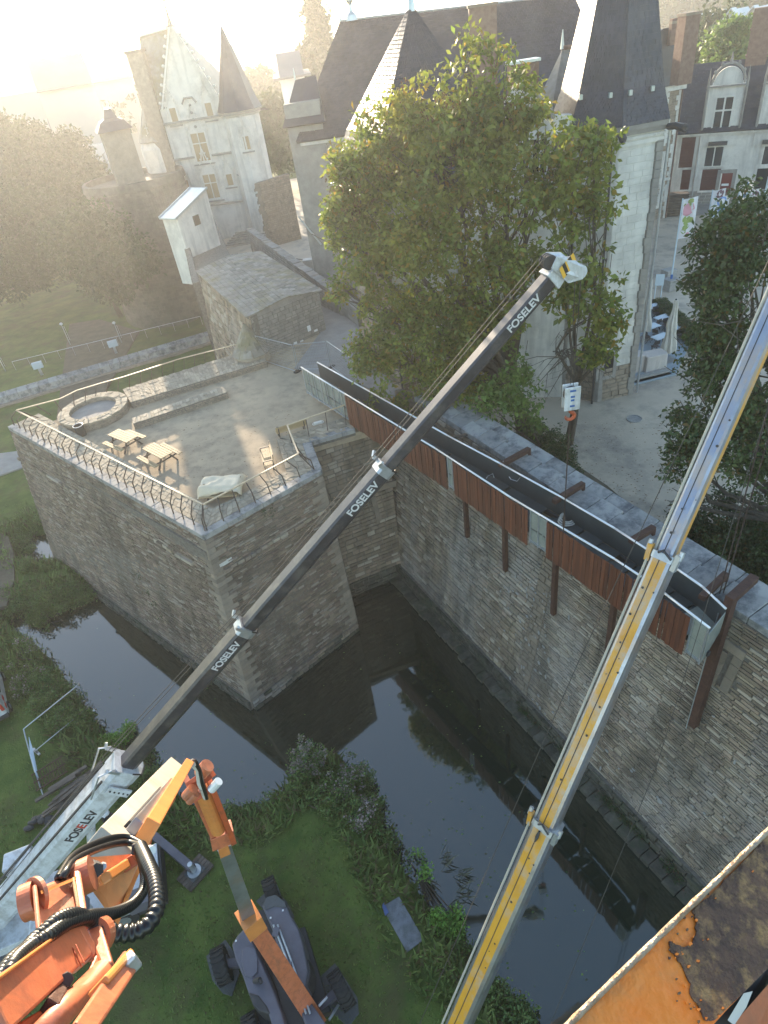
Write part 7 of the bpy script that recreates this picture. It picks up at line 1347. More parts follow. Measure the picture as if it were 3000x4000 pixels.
far('round_tree', 'grey-green tree between the two white dormer houses', vz(AR(2790, 180, 125), 0), LB((2780, 140, 128, 3.6), (2750, 220, 118, 3), (2800, 210, 118, 3)), 'leaf_far', .7, 1.3, 6, 16, .4, seed=16)
for k, (x, y, r, m) in enumerate(((60, 470, 240, 3), (250, 440, 240, 3), (700, 380, 240, 3), (920, 360, 240, 3), (1110, 350, 220, 3), (2640, 70, 300, 8), (2750, 85, 330, 9), (2960, 70, 240, 7))):
    far('distant_tree', ('lone low hazy crown far left above the golden tree', 'faint crown between the left towers and the watch turret', 'faint crown just behind the gothic gable, on its right', 'faint crown right of the pointed turret, farther off', 'faint crown left of the poplar at its foot', 'grey crown beyond the brown house roof', 'grey crown above the first dormer house', 'grey crown at the right edge above the dormer houses')[k], vz(AR(x, y, r), 0), LB((x, y, r, m), (x+25, y+20, r, m*.8)), size=2.4, twig=3.5, dens=1.6, per=10, trunk=.7, group='blurred distant trees', seed=20+k)
# yard plants
shrub('yew_bush', 'dark dense yew bush beside the pale yard, at the foot of the ash', 'bush', [(tuple(P(2150, 1790, YZ+1.2)), (1.3, 1.3, 1.7)), (tuple(P(2085, 1740, YZ+1.0)), (1.2, 1.1, 1.3)), (tuple(P(2190, 1850, YZ+.8)), (.8, .8, 1.0))], 22, 18, .12, .25, 'leaf_dark', seed=1)
bedp = [(2040, 1830, .7), (2120, 1900, .5), (2200, 1930, .45), (2250, 1960, .4), (2300, 1985, .4), (2360, 2010, .4), (2400, 2040, .45), (2450, 2060, .4), (2500, 2085, .4), (2270, 2000, .3), (2330, 2040, .35), (2420, 2000, .3)]
t = None; lob = [(tuple(P(x, y, YZ+.25+r*.4)), (r, r, r*.8)) for x, y, r in bedp]; shrub('ivy_bed', 'low ivy and weeds running along the back of the coping', 'ivy', lob, 26, 16, .11, .18, 'ivy', seed=2, stem=False)
hd = thing('clipped_hedge', 'clipped box hedge closing off the cafe terrace', 'hedge', P(2600, 1240, YZ)); a, b = P(2568, 1215, YZ), P(2730, 1370, YZ); pts = []; rng = np.random.RandomState(3)
u = (b-a); n = V((-u[1], u[0], 0)).normalized()
for k in range(900): s_ = rng.random(); w, z = rng.uniform(-.4, .4), rng.uniform(.1, 1.05); 
for k in range(1500):
    s_ = rng.random(); face = rng.randint(3); w, z = ((rng.uniform(-.4, .4), 1.0) if face == 0 else ((-.42 if face == 1 else .42), rng.uniform(0.05, 1.0))); pts.append(a+u*s_+n*w+V((0, 0, z+rng.normal()*.03)))
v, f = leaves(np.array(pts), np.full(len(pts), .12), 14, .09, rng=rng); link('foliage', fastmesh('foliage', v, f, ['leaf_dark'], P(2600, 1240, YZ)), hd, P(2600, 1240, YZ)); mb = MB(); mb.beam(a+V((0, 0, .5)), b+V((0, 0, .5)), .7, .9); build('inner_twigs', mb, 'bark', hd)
# bank shrubs ---------------------------------------------------------
def gp(x, y): p = P(x, y, .9); z = ground_z(p[0], p[1]); return vz(P(x, y, max(z, .1)), max(z, .05))
def bush(label, spec, mat_='leaf_shrub', name='bank_shrub', dens=24, size=.13, twig=.24, fl=0, seed=1, group='shrubs on the moat banks', per=16):
    lob = []
    for x, y, r in spec: p = gp(x, y); lob.append(((p[0], p[1], p[2]+r*.45), (r, r, r*.75)))
    return shrub(name, label, 'shrub', lob, dens, per, size, twig, mat_, group, seed, fl)
bush('spreading shrub overhanging the water on the earth dam', [(120, 2340, 1.0), (200, 2370, 1.2), (290, 2350, 1.1), (80, 2380, .9), (230, 2420, 1.0), (340, 2330, .8)], seed=1, size=.14)
bush('yellow-green willow shrub tip hanging over the left water', [(190, 2420, .8), (240, 2450, .7), (140, 2420, .6)], 'leaf_bright', seed=2)
bush('shrubs around the little bright pond beside the bastion', [(90, 2130, .8), (130, 2170, .7), (60, 2080, .8), (110, 2215, .5), (170, 2060, .6), (40, 2180, .6)], seed=3)
bush('low green growth at the foot of the bastion beyond the pond', [(215, 2065, .5), (190, 2040, .5), (160, 2035, .5)], seed=4)
bush('thick bank shrub with faded pink flowers at the left edge of the water', [(90, 2560, .9), (130, 2600, .9), (60, 2620, .8), (160, 2660, .7), (110, 2690, .8)], seed=5, fl=60)
bush('rough bank growth between the metal frame and the left water', [(200, 2680, .8), (240, 2720, .8), (170, 2760, .7), (290, 2760, .7), (260, 2820, .7), (330, 2830, .7), (380, 2860, .6)], seed=6)
bush('lime-green bush half hidden by the black boom', [(470, 2880, .6), (440, 2900, .5), (500, 2860, .4)], 'leaf_lime', seed=7)
bush('bank growth under the white crane boom', [(560, 2960, .6), (600, 3010, .6), (640, 3050, .5), (540, 3040, .6)], seed=8)
bush('flowering shrub on the tip of the grassy spit, top cluster', [(1230, 2960, .9), (1290, 2960, .8), (1190, 3000, .7), (1340, 2980, .6)], seed=9, fl=130, size=.12)
bush('flowering shrub lower on the spit with pale pink heads', [(1370, 3040, .7), (1410, 3080, .7), (1330, 3090, .7)], seed=10, fl=150)
bush('third pink-headed shrub on the right bank of the spit', [(1440, 3170, .6), (1410, 3210, .5), (1470, 3150, .4)], seed=11, fl=110)
bush('leafy ground growth along the point of the spit', [(1120, 3100, .5), (1180, 3060, .6), (1240, 3110, .5), (1300, 3150, .6), (1060, 3130, .4), (1390, 3150, .5), (980, 3170, .4), (900, 3180, .4)], seed=12)
bush('mid-green bank bushes below the flowering shrubs', [(1490, 3250, .6), (1520, 3300, .5), (1560, 3350, .5)], seed=13)
bush('bright lime bushes beside the dark board on the bank', [(1620, 3390, .6), (1660, 3450, .65), (1700, 3510, .6), (1745, 3560, .6), (1715, 3600, .55), (1765, 3630, .5)], 'leaf_lime', seed=14, dens=40, size=.13, twig=.2)
bush('dull bank weeds nearest the bottom edge', [(1800, 3720, .5), (1850, 3790, .5), (1930, 3900, .6), (1990, 3960, .6), (1870, 3880, .5), (2040, 3990, .5)], seed=15)
bush('dry-looking grass clumps between board and lime bushes', [(1700, 3720, .4), (1770, 3780, .4)], 'blade', seed=16)
t = thing('reeds', 'feathery grey reeds standing in the water by the lime bushes', 'reeds', P(1790, 3450, 0)); mb = MB(); rr = random.Random(5)
for cx_, cy_ in ((1730, 3370), (1790, 3430), (1800, 3500), (1760, 3560)):
    for k in range(11):
        a = P(cx_+rr.gauss(0, 12), cy_+rr.gauss(0, 14), 0); d = rr.uniform(-.5, 1.0); L_ = rr.uniform(.4, .9); e = a+V((math.cos(d)*L_*.8, math.sin(d)*L_*.7, L_*.8)); m_ = a.lerp(e, .5)+V((0, 0, .12)); s_ = V((-math.sin(d), math.cos(d), 0))*.010; mb.add([a-s_, a+s_, m_+s_, e, m_-s_], [(0, 1, 2, 3, 4)])
build('blades', mb, 'reed', t, kind='stuff')
# grass tufts over the meadow -----------------------------------------
rng = np.random.RandomState(5); N = 120000
q = np.stack([rng.uniform(-34, 8, N), rng.uniform(0, 46, N)], 1); dmo = np.minimum(sdist(q[:, 0], q[:, 1], moat), sdist(q[:, 0], q[:, 1], pond))
dens_ = np.array([noise.noise(V((a*.35, b*.35, 0))) for a, b in q]); keep = (dmo > -.1) & ((dens_+rng.random(N)*.9 > .35) | (dmo < 2.6)); wallside = (q[:, 0]*WN[0]+q[:, 1]*WN[1] > 13) | ((q[:, 0] > -21) & (q[:, 1] > 34+(q[:, 0]+20)*-1.0)); keep &= ~wallside; keep &= sdist(q[:, 0], q[:, 1], [tuple(P(x, y, .9)[:2]) for x, y in ((1492, 3545), (1560, 3505), (1657, 3672), (1590, 3722))]) > .15; q = q[keep]; dmo = dmo[keep]
ti = np.clip((dmo+.5)/1.7, 0, 1); z = -.8+1.65*(ti*ti*(3-2*ti)); hgt = np.where(dmo < 2.4, .34, .11)*(.5+rng.random(len(q))); z = z+np.array([noise.noise(V((a*.45, b*.45, 3)))*.14 for a, b in q])*(ti > .3)
d = rng.uniform(0, 2*PI, len(q)); w = hgt*.16+.012; tip_ = np.stack([q[:, 0]+np.cos(d)*hgt*.9, q[:, 1]+np.sin(d)*hgt*.9, z+hgt], 1); s_ = np.stack([-np.sin(d)*w, np.cos(d)*w, 0*w], 1); b0_ = np.stack([q[:, 0], q[:, 1], z-.03], 1)
v = np.stack([b0_-s_, b0_+s_, tip_], 1).reshape(-1, 3); link('meadow_grass', fastmesh('meadow_grass', v, np.arange(len(v)).reshape(-1, 3), ['blade']), kind='stuff', label='short meadow grass and weeds along the moat', cat='grass')
# small weeds rooted in the walls
for lb_, pix, fc in (('green tuft rooted in the right face of the bastion', ((1030, 2010), (1015, 2000), (1045, 2005)), (nose, tip, rb, rc)), ('ivy patches creeping down the pale seam of the bastion', ((560, 2250), (590, 2310), (620, 2360), (640, 2400), (540, 2120)), (lb, lft, nose, tip))):
    cs = [facept(x, y, *fc)[0]-V((0, .05, 0)) for x, y in pix]; rng = np.random.RandomState(2); pts = np.concatenate([np.array(c)+rng.normal(size=(26, 3))*[.22, .06, .16] for c in cs]); v, f = leaves(pts, np.full(len(pts), .07), 7, .07, rng=rng); link('wall_weeds', fastmesh('wall_weeds', v, f, ['ivy'], cs[0]), None, cs[0], label=lb_, cat='weeds', kind='stuff')
rng = np.random.RandomState(8); pts = []
for k in range(500):
    x = rng.uniform(2000, 2700); y = 2790+(x-2000)*.985+rng.normal()*10; p = P(x, y, .1); c = WP(12.85+rng.normal()*.08, WT.dot(V(p)), .15+rng.random()*.5)
    if noise.noise(V((x*.012, 0, 0))) > 0: pts.append(c)
pts = np.array(pts); v, f = leaves(pts, np.full(len(pts), .1), 10, .07, rng=rng); link('moss_growth', fastmesh('moss_growth', v, f, ['ivy'], pts[0]), None, tuple(pts[0]), label='mossy weeds on the broken footing of the rampart', cat='moss', kind='stuff')

# floating leaves and scum on the water
rng = np.random.RandomState(21); q = []
while len(q) < 230:
    x, y = rng.uniform(250, 2300), rng.uniform(2450, 3950); p = P(x, y, .006)
    if sdist(np.array([p[0]]), np.array([p[1]]), moat)[0] < -.25 and (WN.dot(V((p[0], p[1], 0))) < 12.7) and (noise.noise(V((p[0]*.25, p[1]*.25, 4))) > .02 or rng.random() < .12): q.append(p)
mb = MB()
for p in q: r_ = rng.uniform(.015, .045); a = rng.uniform(0, 6.3); mb.poly([(p[0]+r_*math.cos(a+k)*(1.6 if k % 2 else 1), p[1]+r_*math.sin(a+k), .006) for k in (0, 1.2, 2.9, 4.3)])
build('floating_leaves', mb, 'leaf_shrub', label='scattered fallen leaves floating on the dark moat water', cat='leaves', kind='stuff')
# fallen leaves on the yard and the terrace
mb = MB(); n_ = 0
while n_ < 700:
    if n_ % 3: x, y, z = rng.uniform(2200, 2700), rng.uniform(1650, 2100), YZ+.015
    else: x, y, z = rng.uniform(500, 1200), rng.uniform(1600, 1900), 10.715
    p = P(x, y, z); n_ += 1
    if z < 9 and WN.dot(V((p[0], p[1], 0))) < 18: continue
    r_ = rng.uniform(.025, .06); a = rng.uniform(0, 6.3); mb.poly([(p[0]+r_*math.cos(a+k), p[1]+r_*math.sin(a+k)*.6, z+.01*rng.random()) for k in (0, 1.6, 3.1, 4.7)])
build('fallen_leaves', mb, 'leaf_seed', label='scattered dry leaves on the terrace and castle yard', cat='leaves', kind='stuff')

shrub('laurel_bush', 'dark evergreen bush under the lime tree, just behind the coping', 'bush', [(tuple(P(x, y, YZ+1.4)), (r, r, r*1.2)) for x, y, r in ((2680, 2050, .75), (2760, 2090, .9), (2850, 2140, .9), (2940, 2150, 1.0), (2930, 2040, 1.1), (2810, 2000, .9), (3010, 2190, 1.0))], 20, 18, .16, .26, 'leaf_dark', seed=31)
# ================================================================== THINGS ON THE MEADOW
def gpt(x, y, h=0): p = gp(x, y); return p+V((0, 0, h))
b = [gpt(x, y, .02) for x, y in ((1492, 3545), (1560, 3505), (1657, 3672), (1590, 3722))]
zz = max(p[2] for p in b)+.05; mb = MB(); mb.slab([vz(p, zz) for p in b], (0, 0, -.06)); build('ground_board', mb, 'board_grey', label='dark weathered board lying in the grass by the lime bushes', cat='board', bev=.01)
mb = MB(); mb.slab([gpt(x, y, .12) for x, y in ((1494, 3540), (1502, 3530), (1520, 3568), (1505, 3580))], (0, 0, -.08)); build('steel_sheet', mb, 'sign_blue', label='little blue-grey plate at the upper corner of the dark board', cat='plate')
# metal frame barrier lying on the bank
fr0 = thing('barrier_frame', 'bent galvanised tube frame standing crooked on the left bank', 'barrier', gpt(90, 2850)); g_ = lambda x, y, z: P(x, y, z)
mb = MB(); mb.tube([g_(340, 2740, .9), g_(318, 2690, 1.5), g_(310, 2672, 1.95), g_(300, 2680, 2.0), g_(110, 2833, 2.0), g_(92, 2848, 1.95), g_(100, 2880, 1.7), g_(135, 3010, 1.2), g_(170, 3110, .95)], .035, 8); build('top_tube', mb, 'galv', fr0, smooth=True)
mb = MB(); mb.tube([g_(345, 2762, 1.15), g_(135, 2935, 1.2)], .028, 7); build('cross_tube', mb, 'galv', fr0, smooth=True)
mb = MB(); mb.slab([g_(112, 2880, 1.65), g_(128, 2930, 1.5), g_(150, 3040, 1.1), g_(140, 3030, 1.2), g_(118, 2950, 1.5)], (.02, .02, .03)); build('blue_sheet', mb, 'pole_blue', fr0)
for x, y in ((360, 2772), (147, 2942)): c = gpt(x, y, .1); mb = MB(); [mb.box(c+V((.12*k, -.1*k, .03)), (.12, .35, .08), .8) for k in (-1, 0, 1)]; build('foot_block', mb, 'galv', fr0)
# timber and rail pile
pl = thing('timber_pile', 'pile of dark weathered sleepers and poles left of the white boom', 'pile', gpt(260, 3120)); rr = random.Random(7); c = gpt(300, 3095)
for k in range(26):
    L_ = rr.uniform(1.5, 2.3); a = R(38+rr.gauss(0, 7)); o = V((rr.gauss(.1, .5), rr.gauss(-.15, .35), .12+rr.random()*.45)); u = V((math.cos(a), math.sin(a), rr.uniform(-.04, .04))); w = rr.uniform(.07, .2); mb = MB(); mb.beam(c+o-u*L_/2, c+o+u*L_/2, w, w*.7); build('beam', mb, 'old_timber', pl)
gr_ = thing('rusty_grid', 'rusty mesh grid panel resting at the top of the timber pile', 'grid', gpt(195, 3030)); c = gpt(205, 3035, .35); a = R(30); u = V((math.cos(a), math.sin(a), .05)); n = V((-u[1], u[0], .1))
for k in range(12): mb = MB(); mb.beam(c+u*(k*.13-.75)-n*.5, c+u*(k*.13-.75)+n*.5, .03, .04); build('bar', mb, 'rusty_beam', gr_)
for k in (-.5, 0, .5): mb = MB(); mb.beam(c-u*.8+n*k, c+u*.8+n*k, .05, .05); build('bar', mb, 'rusty_beam', gr_)
mb = MB(); c = gpt(140, 3218, .12); rr = random.Random(3)
for k in range(9): mb.ball(c+V((rr.gauss(0, .35), rr.gauss(0, .12), rr.random()*.12)), (rr.uniform(.15, .3), rr.uniform(.1, .2), .13), 5)
build('rubbish_heap', mb, 'machine_dark', label='crumpled heap of black plastic sheeting on the grass left of the crane', cat='plastic sheeting', kind='stuff')
# van at the left edge
vn = thing('white_van', 'rear corner of a white service van with red markings at the left edge', 'van', gpt(-70, 2760)); c = gpt(-32, 2745); a = R(118); u = V((math.cos(a), math.sin(a), 0)); n = V((-u[1], u[0], 0))
def vb(nm, f, s, z, d, m, bev=.05, par=None): mb = MB(); mb.box(c+u*f+n*s+V((0, 0, z)), d, a); return build(nm, mb, m, par or vn, bev=bev)
vb('body', 0, 0, 1.05, (4.2, 1.85, 1.5), 'crane_white', .18); vb('windscreen', 1.55, 0, 1.45, (1.1, 1.6, .6), 'glass', .1); vb('rear_window', -2.06, 0, 1.4, (.06, 1.3, .5), 'glass', .02); vb('bumper', -2.1, 0, .5, (.2, 1.8, .25), 'machine_dark'); vb('side_window', -.2, -.93, 1.45, (1.6, .03, .45), 'glass', 0)
for s in (-.8, .8): vb('tail_light', -2.1, s, 1.15, (.08, .16, .45), 'letter_red', .01)
for k, (f, s) in enumerate(((-1.7, -.94), (-1.3, -.94))): vb('red_marking', f, s, .85+.2*k, (.35, .02, .22), 'letter_red', 0)
vb('roof_marking', -1.6, -.5, 1.81, (.5, .4, .01), 'letter_red', 0); vb('roof_bar', -.9, 0, 1.86, (.12, 1.5, .06), 'machine_dark', 0)
for f in (-1.35, 1.35):
    for s in (-.88, .88): q = c+u*f+n*s+V((0, 0, .33)); mb = MB(); mb.cyl(q-n*.1, q+n*.1, .33, n=16); w = build('wheel', mb, 'tyre', vn); mb = MB(); mb.cyl(q-n*.11, q+n*.11, .17, n=12); build('rim', mb, 'galv', w)
# two people in white helmets beside the crane
def skin(name, verts, edges, rad, m, parent):
    me = bpy.data.meshes.new(name); me.from_pydata([tuple(V(p)-wloc(parent)) for p in verts], edges, []); me.materials.append(M[m]); o = bpy.data.objects.new(name, me); C.objects.link(o); o.parent = parent
    md = o.modifiers.new('skin', 'SKIN'); o.modifiers.new('sub', 'SUBSURF').levels = 1
    for i, r in enumerate(rad): me.skin_vertices[0].data[i].radius = (r, r) if not isinstance(r, tuple) else r
    me.skin_vertices[0].data[0].use_root = True; return o
def person(label, p, rz, lean=.1):
    t = thing('person', label, 'person', p, 0); ca, sa = math.cos(rz), math.sin(rz)
    f = lambda x, y, z: V(p)+V((x*ca-y*sa, x*sa+y*ca, z))
    vs = [f(0, 0, .95), f(0, lean*.3, 1.2), f(0, lean*.7, 1.42), f(0, lean, 1.55), f(-.2, lean*.7, 1.42), f(.2, lean*.7, 1.42), f(-.26, lean, 1.15), f(.26, lean, 1.15), f(-.2, lean+.25, 1.05), f(.2, lean+.28, 1.05), f(-.11, 0, .88), f(.11, 0, .88), f(-.13, .03, .48), f(.13, .03, .48), f(-.14, 0, .09), f(.14, 0, .09), f(-.15, .16, .05), f(.15, .16, .05)]
    es = [(0, 1), (1, 2), (2, 3), (2, 4), (2, 5), (4, 6), (5, 7), (6, 8), (7, 9), (0, 10), (0, 11), (10, 12), (11, 13), (12, 14), (13, 15), (14, 16), (15, 17)]
    skin('body', vs, es, [(.17, .12), (.16, .12), (.17, .12), .06, .075, .075, .055, .055, .04, .04, .10, .10, .075, .075, .055, .055, .045, .045], 'cloth_dark', t)
    mb = MB(); mb.ball(f(0, lean+.03, 1.66), (.09, .105, .12), 7); mb.box(f(0, lean+.14, 1.65), (.025, .04, .035), rz); build('head', mb, 'skin', t, smooth=True)
    mb = MB(); c = f(0, lean+.02, 1.70); mb.lathe(c, [(.155, 0), (.15, .03), (.135, .08), (.1, .13), (.02, .155)], 14); mb.slab([c+V((.12*math.cos(a_+rz), .12*math.sin(a_+rz), .02)) for a_ in (.4,)]+[c+V((.22*math.cos(a_+rz), .22*math.sin(a_+rz), .0)) for a_ in (1.1, 2.04)]+[c+V((.12*math.cos(2.7+rz), .12*math.sin(2.7+rz), .02))], (0, 0, .015)); build('helmet', mb, 'white_paint', t, smooth=True)
    for s in (-1, 1):
        h0 = f(.2*s+(0 if s > 0 else 0), lean+.27, 1.05)
        for q in range(5): mb = MB(); o = (q-2)*.018; mb.tube([h0+f(o, 0, 0)-V(p), h0+f(o, .05, -.02)-V(p), h0+f(o*.8, .085, -.05)-V(p)] if q else [h0, h0+f(-s*.04, .03, 0)-V(p), h0+f(-s*.05, .05, -.03)-V(p)], [.011, .010, .007], 5); build('finger', mb, 'skin', t)
pA = P(397, 3186, 2.6); pB = P(428, 3160, 2.6)
person('person in dark clothes and white helmet, nearer the white crane boom of the two', vz(pA, .92), R(-20), .12); person('person in white helmet standing by the crane, farther from its boom', vz(pB, .90), R(150), .2)
# ================================================================== ORANGE BOOM LIFT
lf_ = thing('boom_lift', 'orange articulated boom lift with a purple-grey chassis; its arm folds up to the viewer', 'boom lift', gpt(1130, 3760))
def body(name, pts, z0, z1, m, parent, ins=.08, bev=.05):
    t0 = [P(x, y, z1) for x, y in pts]; cc = sum(t0, V((0, 0, 0)))/len(t0); bt = [vz(cc.lerp(p, 1.0), z0) for p in t0]; mb = MB(); tp_ = [cc.lerp(p, .93) for p in t0]
    md = [vz(p, z1-.22) for p in t0]; mb.rings([bt, md, [vz(p, z1) for p in tp_]]); return build(name, mb, m, parent, bev=bev)
hood_r = [(1062, 3632), (1018, 3530), (1040, 3502), (1075, 3492), (1115, 3520), (1135, 3570), (1165, 3620), (1186, 3690), (1196, 3740), (1205, 3800), (1195, 3860), (1203, 3905), (1235, 3950), (1290, 4030), (1200, 4030), (1150, 3900), (1100, 3760)]
hood_l = [(958, 3608), (925, 3642), (900, 3682), (915, 3740), (945, 3810), (968, 3880), (985, 3925), (1015, 3950), (1048, 3960), (1062, 4000), (1070, 4040), (1130, 4040), (1105, 3960), (1060, 3840), (1010, 3730)]
body('engine_hood', hood_r, 1.7, 2.75, 'machine_grey', lf_); body('battery_hood', hood_l, 1.7, 2.7, 'machine_grey', lf_)
body('nose_panel', [(1022, 3536), (1040, 3502), (1076, 3492), (1116, 3522), (1122, 3545), (1070, 3540), (1035, 3555)], 2.4, 2.80, 'mat_pad', lf_, bev=.02)
body('recess_lid', [(945, 3700), (965, 3690), (998, 3700), (1008, 3740), (1008, 3800), (985, 3822), (955, 3812), (940, 3750)], 2.6, 2.77, 'machine_grey', lf_, bev=.03)
body('dark_side_pod', [(1180, 3770), (1204, 3740), (1215, 3790), (1208, 3840), (1190, 3870), (1170, 3860), (1165, 3815)], 1.6, 2.6, 'machine_dark', lf_)
body('dark_side_pod', [(968, 3872), (1010, 3885), (1045, 3930), (1060, 3965), (1010, 3950), (985, 3925)], 1.7, 2.73, 'machine_dark', lf_)
mb = MB(); mb.prism([P(x, y, 2.2) for x, y in ((1000, 3560), (1060, 3545), (1260, 4030), (1130, 4040))], 1.5, 2.2); build('centre_frame', mb, 'machine_dark', lf_)
mb = MB()
for o in (0, 16): mb.tube([P(1068+o, 3612, 2.85), P(1110+o, 3720, 2.85), P(1160+o, 3860, 2.85), P(1196+o, 3960, 2.85)], .035, 6)
build('hose_tray', mb, 'galv', lf_)
for x, y in ((1078, 3640), (1124, 3775), (1180, 3900)): mb = MB(); mb.box(P(x, y, 2.88), (.22, .3, .08), -.3); build('tray_clamp', mb, 'machine_grey', lf_)
for x, y in ((1105, 3556), (1057, 3585), (922, 3675), (1040, 3720)): mb = MB(); mb.box(P(x, y, 2.83), (.06, .06, .02)); build('latch', mb, 'white_paint', lf_)
mb = MB(); mb.cyl(P(995, 3832, 2.7), P(1015, 3828, 2.95), .09, n=10); mb.cyl(P(1015, 3828, 2.95), P(1022, 3840, 2.95), .06, n=8); build('exhaust', mb, 'machine_dark', lf_)
mb = MB(); mb.prism([P(x, y, 1.5) for x, y in ((960, 3700), (1190, 3620), (1290, 3950), (1010, 4040))], 1.05, 1.5); build('chassis', mb, 'machine_dark', lf_)
def wheel(x, y, a, lab=None):
    q = gpt(x, y, .68); u = V((math.cos(a), math.sin(a), 0)); ax_ = V((-u[1], u[0], 0)); mb = MB(); rs = []
    for s, r in ((-.26, .42), (-.25, .58), (-.18, .62), (.18, .62), (.25, .58), (.26, .42)): rs.append([q+ax_*s+(u*math.cos(t)+V((0, 0, 1))*math.sin(t))*r for t in np.linspace(0, 2*PI, 29)[:-1]])
    mb.rings(rs); w = build('wheel', mb, 'tyre', lf_); mb = MB()
    for k in range(20):
        t = k/20*2*PI
        for s in (-1, 1): r0 = (u*math.cos(t)+V((0, 0, 1))*math.sin(t))*.62; t2 = t+.16; r1 = (u*math.cos(t2)+V((0, 0, 1))*math.sin(t2))*.62; mb.beam(q+ax_*s*.02+r1, q+ax_*s*.25+r0, .06, .07, r0.normalized())
    build('tread', mb, 'tyre', w, kind='stuff'); mb = MB(); mb.cyl(q-ax_*.28, q+ax_*.28, .26, n=14); build('hub', mb, 'machine_grey', w); return q
w1 = wheel(885, 3795, R(108)); w2 = wheel(1345, 3890, R(118)); w3 = wheel(1080, 3520, R(110)); w4 = wheel(1010, 4060, R(110))
for (w, x, y) in ((w1, 980, 3760), (w2, 1225, 3960), (w3, 1090, 3600)): mb = MB(); mb.beam(P(x, y, 1.3), w+V((0, 0, .1)), .28, .22); build('axle_arm', mb, 'machine_grey', lf_)
mb = MB(); mb.tube([P(1245, 3930, 1.7), P(1278, 3895, 1.6)], .045, 7); build('steer_cylinder', mb, 'steel_rail', lf_); mb = MB(); mb.tube([P(1285, 3985, 1.6), P(1322, 3925, 1.4)], .05, 7); build('steer_cylinder', mb, 'galv', lf_)
for k, (pts, lb_) in enumerate((([(805, 3735), (880, 3670), (915, 3720), (935, 3800), (905, 3890), (870, 3880), (830, 3830)], 'muddy rubber ground pad under the left lift wheel'), ([(1232, 3832), (1308, 3762), (1395, 3895), (1402, 3960), (1360, 4010), (1290, 3950)], 'square-cut rubber ground pad under the right lift wheel'), ([(1000, 3520), (1060, 3465), (1120, 3520), (1150, 3580), (1090, 3620)], 'rubber ground pad under the nose of the lift'))):
    z = max(gpt(x, y)[2] for x, y in pts)+.05; mb = MB(); mb.slab([P(x, y, z) for x, y in pts], (0, 0, -.07)); build('ground_pad', mb, 'mat_pad', label=lb_, cat='ground pad', group='rubber pads under the lift wheels', bev=.01)
# boom 1 (away from the machine, rising towards the viewer)
def DB(name, a, b, m, w0, w1, th, parent=lf_, up=None, bev=.012, mi=None):   # a=(x,y,depth) ; widths in photo pixels
    p, q = D(*a), D(*b); view = (p.lerp(q, .5)-V((0, 0, CAMH))).normalized(); mb = MB(); mb.beam(p, q, w0*a[2]/FOC, th, -view if up is None else up, w1*b[2]/FOC, th); return build(name, mb, m, parent, bev=bev)
DB('tower_boom', (1232, 3985, 22.8), (982, 3600, 19.6), 'orange', 66, 64, .6); DB('boom_collar', (992, 3618, 19.6), (968, 3575, 19.2), 'orange_amber', 76, 78, .68)
DB('inner_boom', (975, 3590, 19.6), (868, 3290, 17.2), 'bare_steel', 54, 52, .42); DB('wear_block', (872, 3312, 17.2), (862, 3278, 16.9), 'orange_amber', 40, 40, .5)
mb = MB(); mb.box(D(1195, 3945, 22.2)-V((0, 0, 0)), (.5, .3, .12), -.6); build('name_plate', mb, 'white_paint', lf_)
for s in (-1, 1): DB('fork_arm', (868+s*36, 3268, 16.9), (768+s*44, 3035, 15.0), 'orange_dark' if s > 0 else 'orange', 20, 22, .5)
DB('fork_bridge', (872, 3285, 16.9), (862, 3240, 16.7), 'orange', 92, 90, .4); mb = MB(); mb.cyl(D(852, 3238, 16.5), D(792, 3085, 15.2), .20, n=16); build('lift_cylinder', mb, 'orange_amber', lf_, smooth=False); mb = MB(); mb.cyl(D(792, 3085, 15.2), D(775, 3040, 14.9), .10, n=12); build('cylinder_rod', mb, 'steel_rail', lf_)
for x0, y0, x1, y1, d_, w in ((740, 3090, 830, 3020, 14.8, 30), (745, 3130, 840, 3075, 14.9, 22), (735, 3062, 812, 3010, 14.6, 18)): DB('knuckle_plate', (x0, y0, d_), (x1, y1, d_), 'orange_dark', w, w, .25)
for x, y, s in ((795, 3010, .16), (738, 3100, .12), (838, 3072, .1), (750, 3120, .09)): mb = MB(); p = D(x, y, 14.4); mb.cyl(p-V((.1, 0, .1)), p+V((.12, .05, .1)), s, n=12); build('pin', mb, 'steel_rail' if x > 820 else 'orange', lf_)
rr = random.Random(2)
for k in range(4): mb = MB(); mb.tube([D(720+k*9, 2995, 13.8), D(745+k*7, 2985-4*k, 13.6), D(770+k*4, 3010, 13.9), D(775+k*6, 3060, 14.3), D(800+k*3, 3120, 14.8)], .035, 6); build('hydraulic_hose', mb, 'canvas' if k < 2 else 'hose', lf_)
# upper arm towards the viewer
DB('upper_arm', (684, 3008, 13.4), (408, 3352, 4.9), 'cream', 88, 178, .3); DB('arm_groove', (645, 3055, 11.2), (457, 3267, 5.4), 'machine_dark', 8, 15, .30); DB('arm_panel', (662, 3060, 11.2), (498, 3268, 5.38), 'bare_steel', 18, 48, .30)
DB('arm_cap', (745, 2985, 13.6), (560, 3090, 12.2), 'cream', 30, 18, .25); DB('arm_cap_edge', (745, 2978, 13.6), (558, 3086, 12.2), 'rusty_beam', 8, 5, .3)
DB('amber_link', (725, 3000, 12.8), (555, 3282, 5.35), 'orange_amber', 34, 62, .34); DB('link_lug', (668, 3120, 9.8), (650, 3150, 9.0), 'orange', 34, 30, .1)
DB('link_end', (552, 3275, 6.15), (546, 3300, 6.0), 'orange_dark', 84, 80, .2)
